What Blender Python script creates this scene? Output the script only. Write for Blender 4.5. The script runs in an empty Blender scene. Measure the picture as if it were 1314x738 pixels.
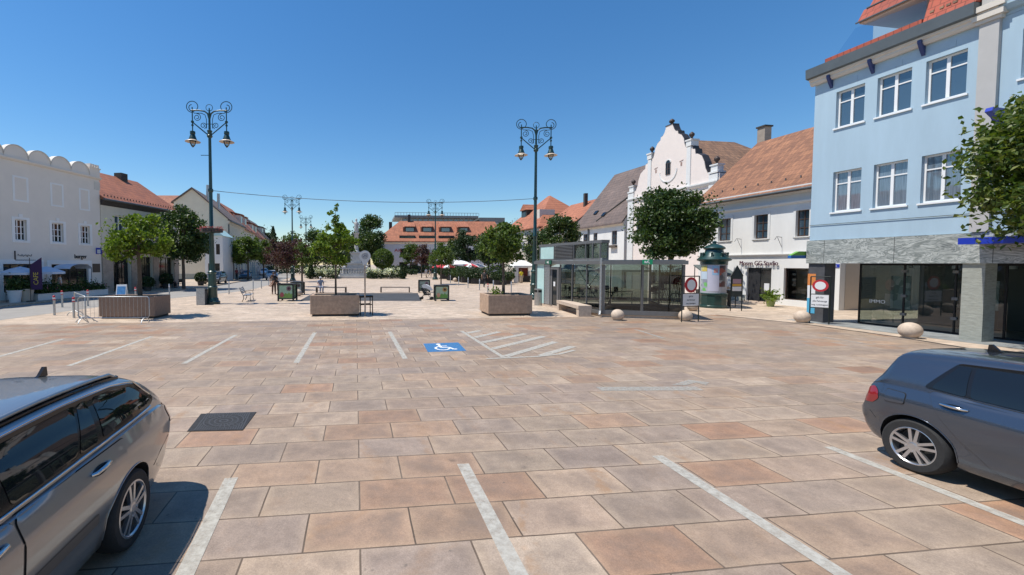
import bpy, bmesh, math, random
from math import sin, cos, pi, radians, atan2, sqrt, hypot
from mathutils import Vector, Matrix, noise
RND = random.Random(11)
SC = bpy.context.scene
COL = SC.collection
# ------------------------------------------------------------------ camera model (pixel <-> ground helpers for surveying the square)
F, CX, CY, EYE = 550.0, 520.0, 360.0, 2.5
PITCH = math.atan(22/550)
def ray(u, v):
    a = (u-CX)/F; b = (CY-v)/F
    return Vector((a, cos(PITCH)+b*sin(PITCH), -sin(PITCH)+b*cos(PITCH)))
def G(u, v, z=0.0):
    d = ray(u, v); t = (z-EYE)/d.z
    return Vector((d.x*t, d.y*t, z))
def AT(u, v, Y):
    d = ray(u, v); t = Y/d.y
    return Vector((d.x*t, Y, EYE+d.z*t))
# ------------------------------------------------------------------ mesh builder
class MB:
    def __init__(s): s.v = []; s.f = []; s.mi = []; s.cur = 0
    def add(s, vs, fs):
        n = len(s.v); s.v += [tuple(p) for p in vs]
        for f in fs: s.f.append(tuple(i+n for i in f)); s.mi.append(s.cur)
        return s
    def box(s, x0, x1, y0, y1, z0, z1):
        return s.add([(x0,y0,z0),(x1,y0,z0),(x1,y1,z0),(x0,y1,z0),(x0,y0,z1),(x1,y0,z1),(x1,y1,z1),(x0,y1,z1)],
              [(0,3,2,1),(4,5,6,7),(0,1,5,4),(1,2,6,5),(2,3,7,6),(3,0,4,7)])
    def obox(s, c, sx, sy, sz, rz=0.0, rx=0.0, ry=0.0):
        M = Matrix.Translation(c) @ Matrix.Rotation(rz,4,'Z') @ Matrix.Rotation(ry,4,'Y') @ Matrix.Rotation(rx,4,'X')
        q = [M @ Vector((x*sx/2,y*sy/2,z*sz/2)) for z in (-1,1) for (x,y) in ((-1,-1),(1,-1),(1,1),(-1,1))]
        return s.add(q, [(0,3,2,1),(4,5,6,7),(0,1,5,4),(1,2,6,5),(2,3,7,6),(3,0,4,7)])
    def prism(s, pts, z0, z1):          # plan polygon, vertical extrusion
        n = len(pts)
        vs = [(p[0],p[1],z0) for p in pts]+[(p[0],p[1],z1) for p in pts]
        return s.add(vs, [tuple(range(n-1,-1,-1)), tuple(range(n,2*n))]+[(i,(i+1)%n,n+(i+1)%n,n+i) for i in range(n)])
    def prisy(s, pts, y0, y1):          # (x,z) polygon extruded along y
        n = len(pts)
        vs = [(p[0],y0,p[1]) for p in pts]+[(p[0],y1,p[1]) for p in pts]
        return s.add(vs, [tuple(range(n)), tuple(range(2*n-1,n-1,-1))]+[(i,n+i,n+(i+1)%n,(i+1)%n) for i in range(n)])
    def prisx(s, pts, x0, x1):          # (y,z) polygon extruded along x
        n = len(pts)
        vs = [(x0,p[0],p[1]) for p in pts]+[(x1,p[0],p[1]) for p in pts]
        return s.add(vs, [tuple(range(n-1,-1,-1)), tuple(range(n,2*n))]+[(i,(i+1)%n,n+(i+1)%n,n+i) for i in range(n)])
    def sheet(s, pts):
        return s.add(pts, [tuple(range(len(pts)))])
    def tube(s, path, r, n=8, closed=False):
        P = [Vector(p) for p in path]; m = len(P)
        rr = r if isinstance(r,(list,tuple)) else [r]*m
        ref = None; rings = []
        for i in range(m):
            if closed: t = P[(i+1)%m]-P[i-1]
            else: t = P[min(i+1,m-1)]-P[max(i-1,0)]
            if t.length < 1e-9: t = Vector((0,0,1))
            t.normalize()
            if ref is None:
                ref = Vector((0,0,1)) if abs(t.z)<.9 else Vector((1,0,0))
            a = (ref-t*ref.dot(t))
            if a.length < 1e-6: a = t.orthogonal()
            a.normalize(); b = t.cross(a); ref = a
            rings.append([P[i]+(a*cos(2*pi*k/n)+b*sin(2*pi*k/n))*rr[i] for k in range(n)])
        vs = [p for q in rings for p in q]; fs = []
        for i in range(m if closed else m-1):
            j = (i+1)%m
            for k in range(n):
                fs.append((i*n+k, i*n+(k+1)%n, j*n+(k+1)%n, j*n+k))
        if not closed:
            fs.append(tuple(range(n-1,-1,-1))); fs.append(tuple(range((m-1)*n, m*n)))
        return s.add(vs, fs)
    def lathe(s, prof, c=(0,0,0), n=20, axis='z', cap=True):
        vs = []; fs = []; m = len(prof)
        for (r,h) in prof:
            for k in range(n):
                a = 2*pi*k/n
                if axis=='z': vs.append((c[0]+r*cos(a), c[1]+r*sin(a), c[2]+h))
                elif axis=='y': vs.append((c[0]+r*cos(a), c[1]+h, c[2]+r*sin(a)))
                else: vs.append((c[0]+h, c[1]+r*cos(a), c[2]+r*sin(a)))
        for i in range(m-1):
            for k in range(n):
                fs.append((i*n+k, i*n+(k+1)%n, (i+1)*n+(k+1)%n, (i+1)*n+k))
        if cap: fs.append(tuple(range(n-1,-1,-1))); fs.append(tuple(range((m-1)*n,m*n)))
        return s.add(vs, fs)
    def ball(s, c, r, n=16, m=10, sq=1.0):
        prof = [(max(1e-4, r*sin(pi*i/m)), -r*sq*cos(pi*i/m)) for i in range(m+1)]
        return s.lathe(prof, c, n)
    def build(s, name, mats, parent=None, smooth=None, fix=True):
        me = bpy.data.meshes.new(name)
        me.from_pydata(s.v, [], s.f)
        if not isinstance(mats,(list,tuple)): mats = [mats]
        for m in mats: me.materials.append(m)
        if len(mats) > 1: me.polygons.foreach_set('material_index', s.mi)
        if fix:
            bm = bmesh.new(); bm.from_mesh(me)
            bmesh.ops.recalc_face_normals(bm, faces=bm.faces[:]); bm.to_mesh(me); bm.free()
        if smooth is not None:
            me.polygons.foreach_set('use_smooth', [True]*len(me.polygons))
            if smooth < 179: me.set_sharp_from_angle(angle=radians(smooth))
        me.update()
        o = bpy.data.objects.new(name, me); COL.objects.link(o)
        if parent: o.parent = parent
        return o
def tag(o, label=None, cat=None, group=None, kind=None):
    if label: o['label'] = label
    if cat: o['category'] = cat
    if group: o['group'] = group
    if kind: o['kind'] = kind
    return o
def thing(name, label, cat, loc=(0,0,0), rz=0.0, group=None):
    o = bpy.data.objects.new(name, None); COL.objects.link(o); o.empty_display_size = .2
    o.location = loc; o.rotation_euler = (0,0,rz)
    return tag(o, label, cat, group)
def dup(o, loc=None, rz=None, label=None, parent=None, scale=None):
    c = o.copy(); COL.objects.link(c)
    if parent: c.parent = parent
    for ch in list(o.children): dup(ch, parent=c)
    if loc is not None: c.location = loc
    if rz is not None: c.rotation_euler = (0,0,rz)
    if label: c['label'] = label
    if scale is not None: c.scale = scale
    return c
def evald(o, name=None):
    bpy.context.view_layer.update()
    dg = bpy.context.evaluated_depsgraph_get()
    return bpy.data.meshes.new_from_object(o.evaluated_get(dg))
def text_obj(name, body, size, mat, parent, loc, rot=(pi/2,0,0), depth=.01, align='LEFT', sx=1.0):
    cu = bpy.data.curves.new('t','FONT'); cu.body = body; cu.size = size; cu.extrude = depth; cu.align_x = align; cu.align_y='BOTTOM_BASELINE' if False else 'BOTTOM'
    cu.resolution_u = 3
    o = bpy.data.objects.new('t', cu); COL.objects.link(o)
    me = evald(o); bpy.data.objects.remove(o); bpy.data.curves.remove(cu)
    me.name = name; me.materials.clear(); me.materials.append(mat)
    q = bpy.data.objects.new(name, me); COL.objects.link(q); q.parent = parent; q.location = loc; q.rotation_euler = rot; q.scale = (sx,1,1)
    return q
# ------------------------------------------------------------------ materials
def _n(nt, t, **kw):
    n = nt.nodes.new(t)
    for k, v in kw.items():
        if k.startswith('i_'): n.inputs[k[2:].replace('_',' ')].default_value = v
        else: setattr(n, k, v)
    return n
def newmat(name):
    m = bpy.data.materials.new(name); m.use_nodes = True
    nt = m.node_tree; b = nt.nodes['Principled BSDF']
    return m, nt, b
def c4(c): return (c[0],c[1],c[2],1.0)
def mul(c, k): return tuple(min(1,max(0,x*k)) for x in c)
def mat(name, col, rough=.6, metal=0.0, var=0.0, vs=3.0, bump=0.0, bs=40.0, coat=0.0, ior=None, grime=0.0, stretch=None):
    m, nt, b = newmat(name)
    b.inputs['Base Color'].default_value = c4(col); b.inputs['Roughness'].default_value = rough; b.inputs['Metallic'].default_value = metal
    if coat: b.inputs['Coat Weight'].default_value = coat; b.inputs['Coat Roughness'].default_value = .04
    if ior: b.inputs['IOR'].default_value = ior
    L = nt.links
    if var or bump or grime:
        tc = _n(nt,'ShaderNodeTexCoord'); src = tc.outputs['Object']
        if stretch:
            mp = _n(nt,'ShaderNodeMapping'); mp.inputs['Scale'].default_value = stretch; L.new(src, mp.inputs['Vector']); src = mp.outputs['Vector']
    if var:
        no = _n(nt,'ShaderNodeTexNoise', i_Scale=vs, i_Detail=6.0, i_Roughness=.65); L.new(src, no.inputs['Vector'])
        rp = _n(nt,'ShaderNodeMapRange'); rp.inputs['From Min'].default_value=.3; rp.inputs['From Max'].default_value=.7
        L.new(no.outputs['Fac'], rp.inputs['Value'])
        mx = _n(nt,'ShaderNodeMix', data_type='RGBA'); mx.inputs['A'].default_value = c4(mul(col,1-var)); mx.inputs['B'].default_value = c4(mul(col,1+var))
        L.new(rp.outputs['Result'], mx.inputs['Factor']); out = mx.outputs['Result']
        if grime:
            n2 = _n(nt,'ShaderNodeTexNoise', i_Scale=vs*.35, i_Detail=8.0, i_Roughness=.7); L.new(src, n2.inputs['Vector'])
            r2 = _n(nt,'ShaderNodeMapRange'); r2.inputs['From Min'].default_value=.52; r2.inputs['From Max'].default_value=.75; r2.inputs['To Max'].default_value=grime
            L.new(n2.outputs['Fac'], r2.inputs['Value'])
            m2 = _n(nt,'ShaderNodeMix', data_type='RGBA'); L.new(r2.outputs['Result'], m2.inputs['Factor']); L.new(out, m2.inputs['A']); m2.inputs['B'].default_value = c4(mul(col,.45))
            out = m2.outputs['Result']
        L.new(out, b.inputs['Base Color'])
    if bump:
        nb = _n(nt,'ShaderNodeTexNoise', i_Scale=bs, i_Detail=5.0); L.new(src, nb.inputs['Vector'])
        bp = _n(nt,'ShaderNodeBump', i_Strength=bump, i_Distance=.02); L.new(nb.outputs['Fac'], bp.inputs['Height']); L.new(bp.outputs['Normal'], b.inputs['Normal'])
    return m
def ramp(nt, pts):
    r = _n(nt,'ShaderNodeValToRGB'); e = r.color_ramp.elements
    while len(e) < len(pts): e.new(.5)
    for q,(p,c) in zip(e, pts): q.position = p; q.color = c4(c)
    return r
def paving(name, w, h, rot, cols, joint, jw, off=(0,0), spot=.35, bumpy=.25, rim=0.0):
    m, nt, b = newmat(name); L = nt.links
    tc = _n(nt,'ShaderNodeTexCoord'); mp = _n(nt,'ShaderNodeMapping'); mp.vector_type='TEXTURE'
    mp.inputs['Rotation'].default_value = (0,0,rot); mp.inputs['Location'].default_value = (off[0],off[1],0)
    L.new(tc.outputs['Object'], mp.inputs['Vector'])
    # slight wobble of the joints
    wn = _n(nt,'ShaderNodeTexNoise', i_Scale=1.3, i_Detail=2.0); L.new(mp.outputs['Vector'], wn.inputs['Vector'])
    ws = _n(nt,'ShaderNodeVectorMath', operation='SUBTRACT'); L.new(wn.outputs['Color'], ws.inputs[0]); ws.inputs[1].default_value=(.5,.5,.5)
    wm = _n(nt,'ShaderNodeVectorMath', operation='SCALE'); L.new(ws.outputs['Vector'], wm.inputs[0]); wm.inputs['Scale'].default_value = .035*h
    wa = _n(nt,'ShaderNodeVectorMath', operation='ADD'); L.new(mp.outputs['Vector'], wa.inputs[0]); L.new(wm.outputs['Vector'], wa.inputs[1])
    br = _n(nt,'ShaderNodeTexBrick', offset=.5, offset_frequency=2); L.new(wa.outputs['Vector'], br.inputs['Vector'])
    br.inputs['Scale'].default_value=1.0; br.inputs['Brick Width'].default_value=w; br.inputs['Row Height'].default_value=h
    br.inputs['Mortar Size'].default_value=jw; br.inputs['Mortar Smooth'].default_value=.3
    br.inputs['Color1'].default_value=(0,0,0,1); br.inputs['Color2'].default_value=(1,1,1,1); br.inputs['Mortar'].default_value=(.5,.5,.5,1)
    rp = ramp(nt, cols); L.new(br.outputs['Color'], rp.inputs['Fac'])
    # per slab random brightness
    wn2 = _n(nt,'ShaderNodeTexWhiteNoise', noise_dimensions='1D'); L.new(br.outputs['Color'], wn2.inputs['W'])
    def noise(scale, detail, rough, lo, hi, tmin, tmax):
        n = _n(nt,'ShaderNodeTexNoise', i_Scale=scale, i_Detail=detail, i_Roughness=rough); L.new(mp.outputs['Vector'], n.inputs['Vector'])
        r = _n(nt,'ShaderNodeMapRange'); r.inputs['From Min'].default_value=lo; r.inputs['From Max'].default_value=hi; r.inputs['To Min'].default_value=tmin; r.inputs['To Max'].default_value=tmax
        L.new(n.outputs['Fac'], r.inputs['Value']); return r.outputs['Result']
    a1 = noise(3.0, 7, .7, .3, .7, .74, 1.2)
    a2 = noise(75, 4, .8, .3, .7, .70, 1.28)
    a3 = noise(.25, 4, .6, .3, .7, .88, 1.10)
    def mulv(x, y):
        q = _n(nt,'ShaderNodeMath', operation='MULTIPLY'); L.new(x, q.inputs[0])
        if isinstance(y,float): q.inputs[1].default_value=y
        else: L.new(y, q.inputs[1])
        return q.outputs[0]
    r3 = _n(nt,'ShaderNodeMapRange'); r3.inputs['To Min'].default_value=.86; r3.inputs['To Max'].default_value=1.12; L.new(wn2.outputs['Value'], r3.inputs['Value'])
    k = mulv(mulv(mulv(a1,a2),a3), r3.outputs['Result'])
    vm = _n(nt,'ShaderNodeVectorMath', operation='SCALE'); L.new(rp.outputs['Color'], vm.inputs[0]); L.new(k, vm.inputs['Scale'])
    # rusty veins and grey wear
    vein = noise(3.1, 8, .75, .55, .72, 0, spot)
    mx = _n(nt,'ShaderNodeMix', data_type='RGBA'); L.new(vein, mx.inputs['Factor']); L.new(vm.outputs['Vector'], mx.inputs['A']); mx.inputs['B'].default_value=(.26,.165,.10,1)
    grey = noise(.9, 6, .7, .52, .75, 0, .5)
    mg = _n(nt,'ShaderNodeMix', data_type='RGBA'); L.new(grey, mg.inputs['Factor']); L.new(mx.outputs['Result'], mg.inputs['A']); mg.inputs['B'].default_value=c4(mul(joint,1.9))
    last = mg.outputs['Result']
    if rim:    # slabs are worn pale along their edges and darker towards the middle
        b2 = _n(nt,'ShaderNodeTexBrick', offset=.5, offset_frequency=2); L.new(wa.outputs['Vector'], b2.inputs['Vector'])
        b2.inputs['Scale'].default_value=1.0; b2.inputs['Brick Width'].default_value=w; b2.inputs['Row Height'].default_value=h; b2.inputs['Mortar Size'].default_value=.13; b2.inputs['Mortar Smooth'].default_value=1.0
        md = _n(nt,'ShaderNodeMix', data_type='RGBA'); dk = noise(1.7,8,.75,.38,.68,0,.62)
        ivr = _n(nt,'ShaderNodeMath', operation='SUBTRACT'); ivr.inputs[0].default_value=1; L.new(b2.outputs['Fac'], ivr.inputs[1])
        L.new(mulv(ivr.outputs[0], dk), md.inputs['Factor']); L.new(last, md.inputs['A']); md.inputs['B'].default_value=(.175,.135,.11,1)
        ml_ = _n(nt,'ShaderNodeMix', data_type='RGBA'); L.new(mulv(b2.outputs['Fac'], noise(1.1,7,.7,.35,.7,0,rim)), ml_.inputs['Factor']); L.new(md.outputs['Result'], ml_.inputs['A']); ml_.inputs['B'].default_value=(.43,.325,.225,1)
        last = ml_.outputs['Result']
        # rusty bands and dark seams of the stone itself
        wv_ = _n(nt,'ShaderNodeTexWave', wave_type='BANDS'); wv_.inputs['Scale'].default_value=.35; wv_.inputs['Distortion'].default_value=14; wv_.inputs['Detail'].default_value=5; wv_.inputs['Detail Scale'].default_value=.9; L.new(mp.outputs['Vector'], wv_.inputs['Vector'])
        rr_ = _n(nt,'ShaderNodeMapRange'); rr_.inputs['From Min'].default_value=.86; rr_.inputs['From Max'].default_value=.99; rr_.inputs['To Max'].default_value=.55; L.new(wv_.outputs['Fac'], rr_.inputs['Value'])
        mw_ = _n(nt,'ShaderNodeMix', data_type='RGBA'); L.new(mulv(mulv(rr_.outputs['Result'], noise(2.6,6,.75,.45,.6,0,1)), mulv(wn2.outputs['Value'], wn2.outputs['Value'])), mw_.inputs['Factor']); L.new(last, mw_.inputs['A']); mw_.inputs['B'].default_value=(.30,.165,.075,1)
        last = mw_.outputs['Result']
        # chewing gum and small dark specks
        vg = _n(nt,'ShaderNodeTexVoronoi', i_Scale=5.5); L.new(mp.outputs['Vector'], vg.inputs['Vector'])
        vq = _n(nt,'ShaderNodeMapRange'); vq.inputs['From Min'].default_value=.05; vq.inputs['From Max'].default_value=.11; vq.inputs['To Min'].default_value=.6; vq.inputs['To Max'].default_value=0; L.new(vg.outputs['Distance'], vq.inputs['Value'])
        mk = _n(nt,'ShaderNodeMix', data_type='RGBA'); L.new(mulv(vq.outputs['Result'], noise(4.3,2,.5,.50,.60,0,1)), mk.inputs['Factor']); L.new(last, mk.inputs['A']); mk.inputs['B'].default_value=(.10,.085,.07,1)
        last = mk.outputs['Result']
    # oil drips: few small dark spots
    vo = _n(nt,'ShaderNodeTexVoronoi', i_Scale=1.15); L.new(mp.outputs['Vector'], vo.inputs['Vector'])
    vr = _n(nt,'ShaderNodeMapRange'); vr.inputs['From Min'].default_value=.03; vr.inputs['From Max'].default_value=.085; vr.inputs['To Min'].default_value=.45; vr.inputs['To Max'].default_value=0
    L.new(vo.outputs['Distance'], vr.inputs['Value'])
    ms = _n(nt,'ShaderNodeMix', data_type='RGBA'); L.new(mulv(vr.outputs['Result'], noise(7,3,.6,.45,.6,0,1)), ms.inputs['Factor']); L.new(last, ms.inputs['A']); ms.inputs['B'].default_value=(.06,.05,.045,1)
    mj = _n(nt,'ShaderNodeMix', data_type='RGBA'); L.new(mulv(br.outputs['Fac'], noise(1.4,5,.7,.32,.62,.62,1)), mj.inputs['Factor']); L.new(ms.outputs['Result'], mj.inputs['A']); mj.inputs['B'].default_value=c4(joint)
    L.new(mj.outputs['Result'], b.inputs['Base Color'])
    b.inputs['Roughness'].default_value=.62; b.inputs['Specular IOR Level'].default_value=.35
    iv = _n(nt,'ShaderNodeMath', operation='SUBTRACT'); iv.inputs[0].default_value=1; L.new(br.outputs['Fac'], iv.inputs[1])
    hb = _n(nt,'ShaderNodeMath', operation='ADD'); L.new(iv.outputs[0], hb.inputs[0]); L.new(mulv(a2,.25), hb.inputs[1])
    bp = _n(nt,'ShaderNodeBump', i_Strength=bumpy, i_Distance=.01); L.new(hb.outputs[0], bp.inputs['Height']); L.new(bp.outputs['Normal'], b.inputs['Normal'])
    return m
def tiles(name, c1, c2, axis='x', w=.22, h=.30, mort=None, k=1.0):
    """roof tiles: courses follow the height z, columns follow the ridge"""
    m, nt, b = newmat(name); L = nt.links
    tc = _n(nt,'ShaderNodeTexCoord'); sp = _n(nt,'ShaderNodeSeparateXYZ'); L.new(tc.outputs['Object'], sp.inputs[0])
    cb = _n(nt,'ShaderNodeCombineXYZ'); L.new(sp.outputs['X' if axis=='x' else 'Y'], cb.inputs['X']); L.new(sp.outputs['Z'], cb.inputs['Y'])
    br = _n(nt,'ShaderNodeTexBrick'); L.new(cb.outputs[0], br.inputs['Vector']); br.inputs['Scale'].default_value=1.0
    br.inputs['Brick Width'].default_value=w; br.inputs['Row Height'].default_value=h; br.inputs['Mortar Size'].default_value=.018; br.inputs['Mortar Smooth'].default_value=.6
    br.inputs['Color1'].default_value=c4(c1); br.inputs['Color2'].default_value=c4(c2); br.inputs['Mortar'].default_value=c4(mort or mul(c1,.45))
    no = _n(nt,'ShaderNodeTexNoise', i_Scale=.6, i_Detail=7.0, i_Roughness=.7); L.new(tc.outputs['Object'], no.inputs['Vector'])
    rp = _n(nt,'ShaderNodeMapRange'); rp.inputs['From Min'].default_value=.3; rp.inputs['From Max'].default_value=.7; rp.inputs['To Min'].default_value=.72; rp.inputs['To Max'].default_value=1.18; L.new(no.outputs['Fac'], rp.inputs['Value'])
    vm = _n(nt,'ShaderNodeVectorMath', operation='SCALE'); L.new(br.outputs['Color'], vm.inputs[0]); L.new(rp.outputs['Result'], vm.inputs['Scale'])
    L.new(vm.outputs['Vector'], b.inputs['Base Color']); b.inputs['Roughness'].default_value=.75
    wv = _n(nt,'ShaderNodeMath', operation='FRACT'); dv = _n(nt,'ShaderNodeMath', operation='DIVIDE'); L.new(sp.outputs['Z'], dv.inputs[0]); dv.inputs[1].default_value=h; L.new(dv.outputs[0], wv.inputs[0])
    bp = _n(nt,'ShaderNodeBump', i_Strength=.8*k, i_Distance=.05); L.new(wv.outputs[0], bp.inputs['Height']); bp.invert=True; L.new(bp.outputs['Normal'], b.inputs['Normal'])
    return m
def leafmat(name, c1, c2, c3=None, trans=.35, rough=.55):
    m, nt, b = newmat(name); L = nt.links
    ge = _n(nt,'ShaderNodeNewGeometry'); pts = [(0,c1),(.6,c2),(1,c3 or c2)]
    rp = ramp(nt, pts); L.new(ge.outputs['Random Per Island'], rp.inputs['Fac'])
    L.new(rp.outputs['Color'], b.inputs['Base Color']); b.inputs['Roughness'].default_value=rough; b.inputs['Specular IOR Level'].default_value=.4
    tr = _n(nt,'ShaderNodeBsdfTranslucent'); vm = _n(nt,'ShaderNodeVectorMath', operation='MULTIPLY'); L.new(rp.outputs['Color'], vm.inputs[0]); vm.inputs[1].default_value=(1.6,1.7,.7)
    L.new(vm.outputs['Vector'], tr.inputs['Color'])
    mx = _n(nt,'ShaderNodeMixShader'); mx.inputs[0].default_value=trans; L.new(b.outputs[0], mx.inputs[1]); L.new(tr.outputs[0], mx.inputs[2])
    L.new(mx.outputs[0], nt.nodes['Material Output'].inputs['Surface'])
    return m
def glassy(name, tint=(.75,.82,.82), refl=1.5, rough=.02, dirt=.0):
    """thin clear pane: fresnel mirror over a tinted see-through sheet"""
    m, nt, b = newmat(name); L = nt.links
    nt.nodes.remove(b)
    fr = _n(nt,'ShaderNodeFresnel'); fr.inputs['IOR'].default_value = refl
    tr = _n(nt,'ShaderNodeBsdfTransparent'); tr.inputs['Color'].default_value=c4(tint)
    gl = _n(nt,'ShaderNodeBsdfGlossy'); gl.inputs['Roughness'].default_value=rough; gl.inputs['Color'].default_value=(.95,.97,1,1)
    mx = _n(nt,'ShaderNodeMixShader'); L.new(fr.outputs[0], mx.inputs[0]); L.new(tr.outputs[0], mx.inputs[1]); L.new(gl.outputs[0], mx.inputs[2])
    L.new(mx.outputs[0], nt.nodes['Material Output'].inputs['Surface'])
    return m
def wornpaint(name, col, keep=.62, scale=9.0):
    m, nt, b = newmat(name); L = nt.links
    b.inputs['Base Color'].default_value=c4(col); b.inputs['Roughness'].default_value=.7
    tc = _n(nt,'ShaderNodeTexCoord')
    n1 = _n(nt,'ShaderNodeTexNoise', i_Scale=scale, i_Detail=8.0, i_Roughness=.75); L.new(tc.outputs['Object'], n1.inputs['Vector'])
    r = _n(nt,'ShaderNodeMapRange'); r.inputs['From Min'].default_value=keep-.2; r.inputs['From Max'].default_value=keep+.16; r.inputs['To Min'].default_value=.12; r.inputs['To Max'].default_value=.75
    L.new(n1.outputs['Fac'], r.inputs['Value'])
    tr = _n(nt,'ShaderNodeBsdfTransparent'); mx = _n(nt,'ShaderNodeMixShader'); L.new(r.outputs['Result'], mx.inputs[0]); L.new(b.outputs[0], mx.inputs[1]); L.new(tr.outputs[0], mx.inputs[2])
    L.new(mx.outputs[0], nt.nodes['Material Output'].inputs['Surface'])
    return m
def marblemat(name):
    m, nt, b = newmat(name); L = nt.links
    tc = _n(nt,'ShaderNodeTexCoord'); mp = _n(nt,'ShaderNodeMapping'); mp.inputs['Scale'].default_value=(.9,1,3.4); mp.inputs['Rotation'].default_value=(0,.22,0); L.new(tc.outputs['Object'], mp.inputs['Vector'])
    no = _n(nt,'ShaderNodeTexNoise', i_Scale=1.0, i_Detail=4.0, i_Roughness=.55, i_Distortion=2.4); L.new(mp.outputs['Vector'], no.inputs['Vector'])
    rp = ramp(nt, [(.30,(.12,.135,.13)),(.40,(.36,.38,.36)),(.45,(.16,.18,.17)),(.50,(.30,.32,.30)),(.55,(.50,.52,.49)),(.59,(.19,.21,.20)),(.66,(.44,.46,.43)),(.75,(.2,.22,.21))]); L.new(no.outputs['Fac'], rp.inputs['Fac'])
    L.new(rp.outputs['Color'], b.inputs['Base Color']); b.inputs['Roughness'].default_value=.35
    return m
def signmat(name, cols, scale=6.0):
    """printed sheet: irregular coloured fields"""
    m, nt, b = newmat(name); L = nt.links
    tc = _n(nt,'ShaderNodeTexCoord'); vo = _n(nt,'ShaderNodeTexVoronoi', i_Scale=scale); L.new(tc.outputs['Object'], vo.inputs['Vector'])
    sp = _n(nt,'ShaderNodeSeparateXYZ'); L.new(vo.outputs['Color'], sp.inputs[0])
    n = len(cols); rp = ramp(nt, [(i/max(1,n-1),c) for i,c in enumerate(cols)]); L.new(sp.outputs['X'], rp.inputs['Fac'])
    L.new(rp.outputs['Color'], b.inputs['Base Color']); b.inputs['Roughness'].default_value=.4
    return m
M = {}
ROWROT = atan2(.1145,.9934)
_lx,_ly = -.468,4.2627; _off = (_lx*cos(ROWROT)-_ly*sin(ROWROT), _lx*sin(ROWROT)+_ly*cos(ROWROT))
M['slabs'] = paving('granite_slabs', .99, .5867, ROWROT, [(0,(.325,.185,.115)),(.13,(.34,.23,.155)),(.28,(.345,.265,.195)),(.45,(.325,.25,.19)),(.62,(.30,.232,.185)),(.80,(.34,.243,.17)),(1,(.385,.30,.225))], (.088,.062,.042), .010, off=_off, rim=.34)
M['plaza'] = paving('plaza_pavers', .6, .30, ROWROT, [(0,(.44,.345,.255)),(.4,(.49,.385,.29)),(.7,(.46,.355,.265)),(1,(.53,.43,.335))], (.30,.235,.175), .006, spot=.12, bumpy=.1)
M['walkway'] = paving('pavement_pavers', .4, .2, ROWROT+.05, [(0,(.42,.34,.255)),(.5,(.48,.385,.29)),(1,(.44,.35,.26))], (.25,.2,.15), .006, spot=.2, bumpy=.1)
M['greystone'] = paving('grey_stone_strip', .8, .4, -1.4, [(0,(.22,.23,.225)),(.5,(.27,.28,.27)),(1,(.25,.255,.245))], (.15,.15,.145), .006, spot=.05, bumpy=.1)
M['darkgrate'] = mat('dark_basin_stone',(.045,.046,.048),.8,0,.25,.8,.1,30,grime=.4)
M['asphalt'] = mat('worn_asphalt',(.27,.255,.235),.9,0,.12,1.2,.3,60,grime=.25)
M['wpaint'] = wornpaint('worn_white_paint',(.46,.44,.385),.60,11)
M['wpaint_faint'] = wornpaint('faint_white_paint',(.40,.39,.35),.50,14)
M['bpaint'] = wornpaint('blue_marking_paint',(.035,.17,.38),.66,16)
M['iron'] = mat('cast_iron',(.045,.042,.04),.6,.5,.3,20,.5,60)
M['lampgreen'] = mat('dark_green_enamel',(.012,.045,.04),.35,.1,.2,3,coat=.3)
M['black'] = mat('black_metal',(.015,.015,.016),.45,.3)
M['rubber'] = mat('black_rubber',(.018,.018,.018),.8,0,.2,20,.2,80)
M['steel'] = mat('brushed_steel',(.42,.42,.41),.35,.9,.15,8)
M['galv'] = mat('galvanised_steel',(.45,.46,.46),.45,.8,.2,15)
M['greyframe'] = mat('grey_aluminium',(.185,.185,.185),.45,.5,.08,4)
M['granite'] = mat('pink_granite',(.40,.275,.19),.7,0,.25,6,.3,60,grime=.5)
M['granite_brown'] = mat('brown_ribbed_stone',(.26,.17,.12),.75,0,.25,9,.3,50,grime=.5,stretch=(6,6,.6))
M['plinth'] = mat('dark_plinth',(.05,.045,.04),.8,0,.2,5)
M['ball'] = mat('pale_sandstone',(.50,.40,.31),.8,0,.15,9,.2,60,grime=.25)
M['soil'] = mat('planter_soil',(.045,.033,.022),.95,0,.3,12,.8,30)
M['woodpale'] = mat('weathered_wood',(.34,.27,.21),.75,0,.2,6,.2,40,stretch=(1,1,8))
M['bark'] = mat('tree_bark',(.10,.075,.055),.9,0,.3,10,.8,25,stretch=(4,4,1))
M['white'] = mat('white_paint',(.68,.68,.66),.5,0,.04,3)
M['winwhite'] = mat('white_window_frame',(.78,.78,.77),.4)
M['winbrown'] = mat('dark_brown_window_frame',(.06,.035,.025),.5)
M['pane'] = mat('window_glass',(.045,.075,.105),.03,0,ior=2.3)
M['panedark'] = mat('dark_shop_glass',(.012,.016,.017),.06,0,ior=1.6)
M['panecurt'] = mat('curtained_window_glass',(.12,.155,.195),.03,0,.4,7,ior=2.2,stretch=(7,7,.25))
M['curtain'] = mat('net_curtain',(.35,.38,.42),.9,0,.15,20)
M['glass'] = glassy('clear_glass',(.31,.365,.345),1.6)
M['frost'] = mat('frosted_green_glass',(.42,.60,.58),.35,0,.08,2)
M['bluewall'] = mat('light_blue_render',(.36,.485,.575),.85,0,.06,1.1,.12,90,grime=.13,stretch=(1.3,1,.22))
M['paleblue'] = mat('blue_grey_pilaster',(.44,.43,.415),.85,0,.05,2,.1,90)
M['cream'] = mat('cream_cornice',(.62,.57,.50),.8,0,.05,2)
M['leadgrey'] = mat('lead_grey_sheet',(.12,.135,.14),.5,.4,.1,2)
M['whitewall'] = mat('white_render',(.72,.715,.69),.9,0,.05,.9,.1,80,grime=.16,stretch=(1,1,.35))
M['pinkwall'] = mat('pinkish_white_render',(.73,.65,.60),.9,0,.04,.9,.1,80,grime=.08)
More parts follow.
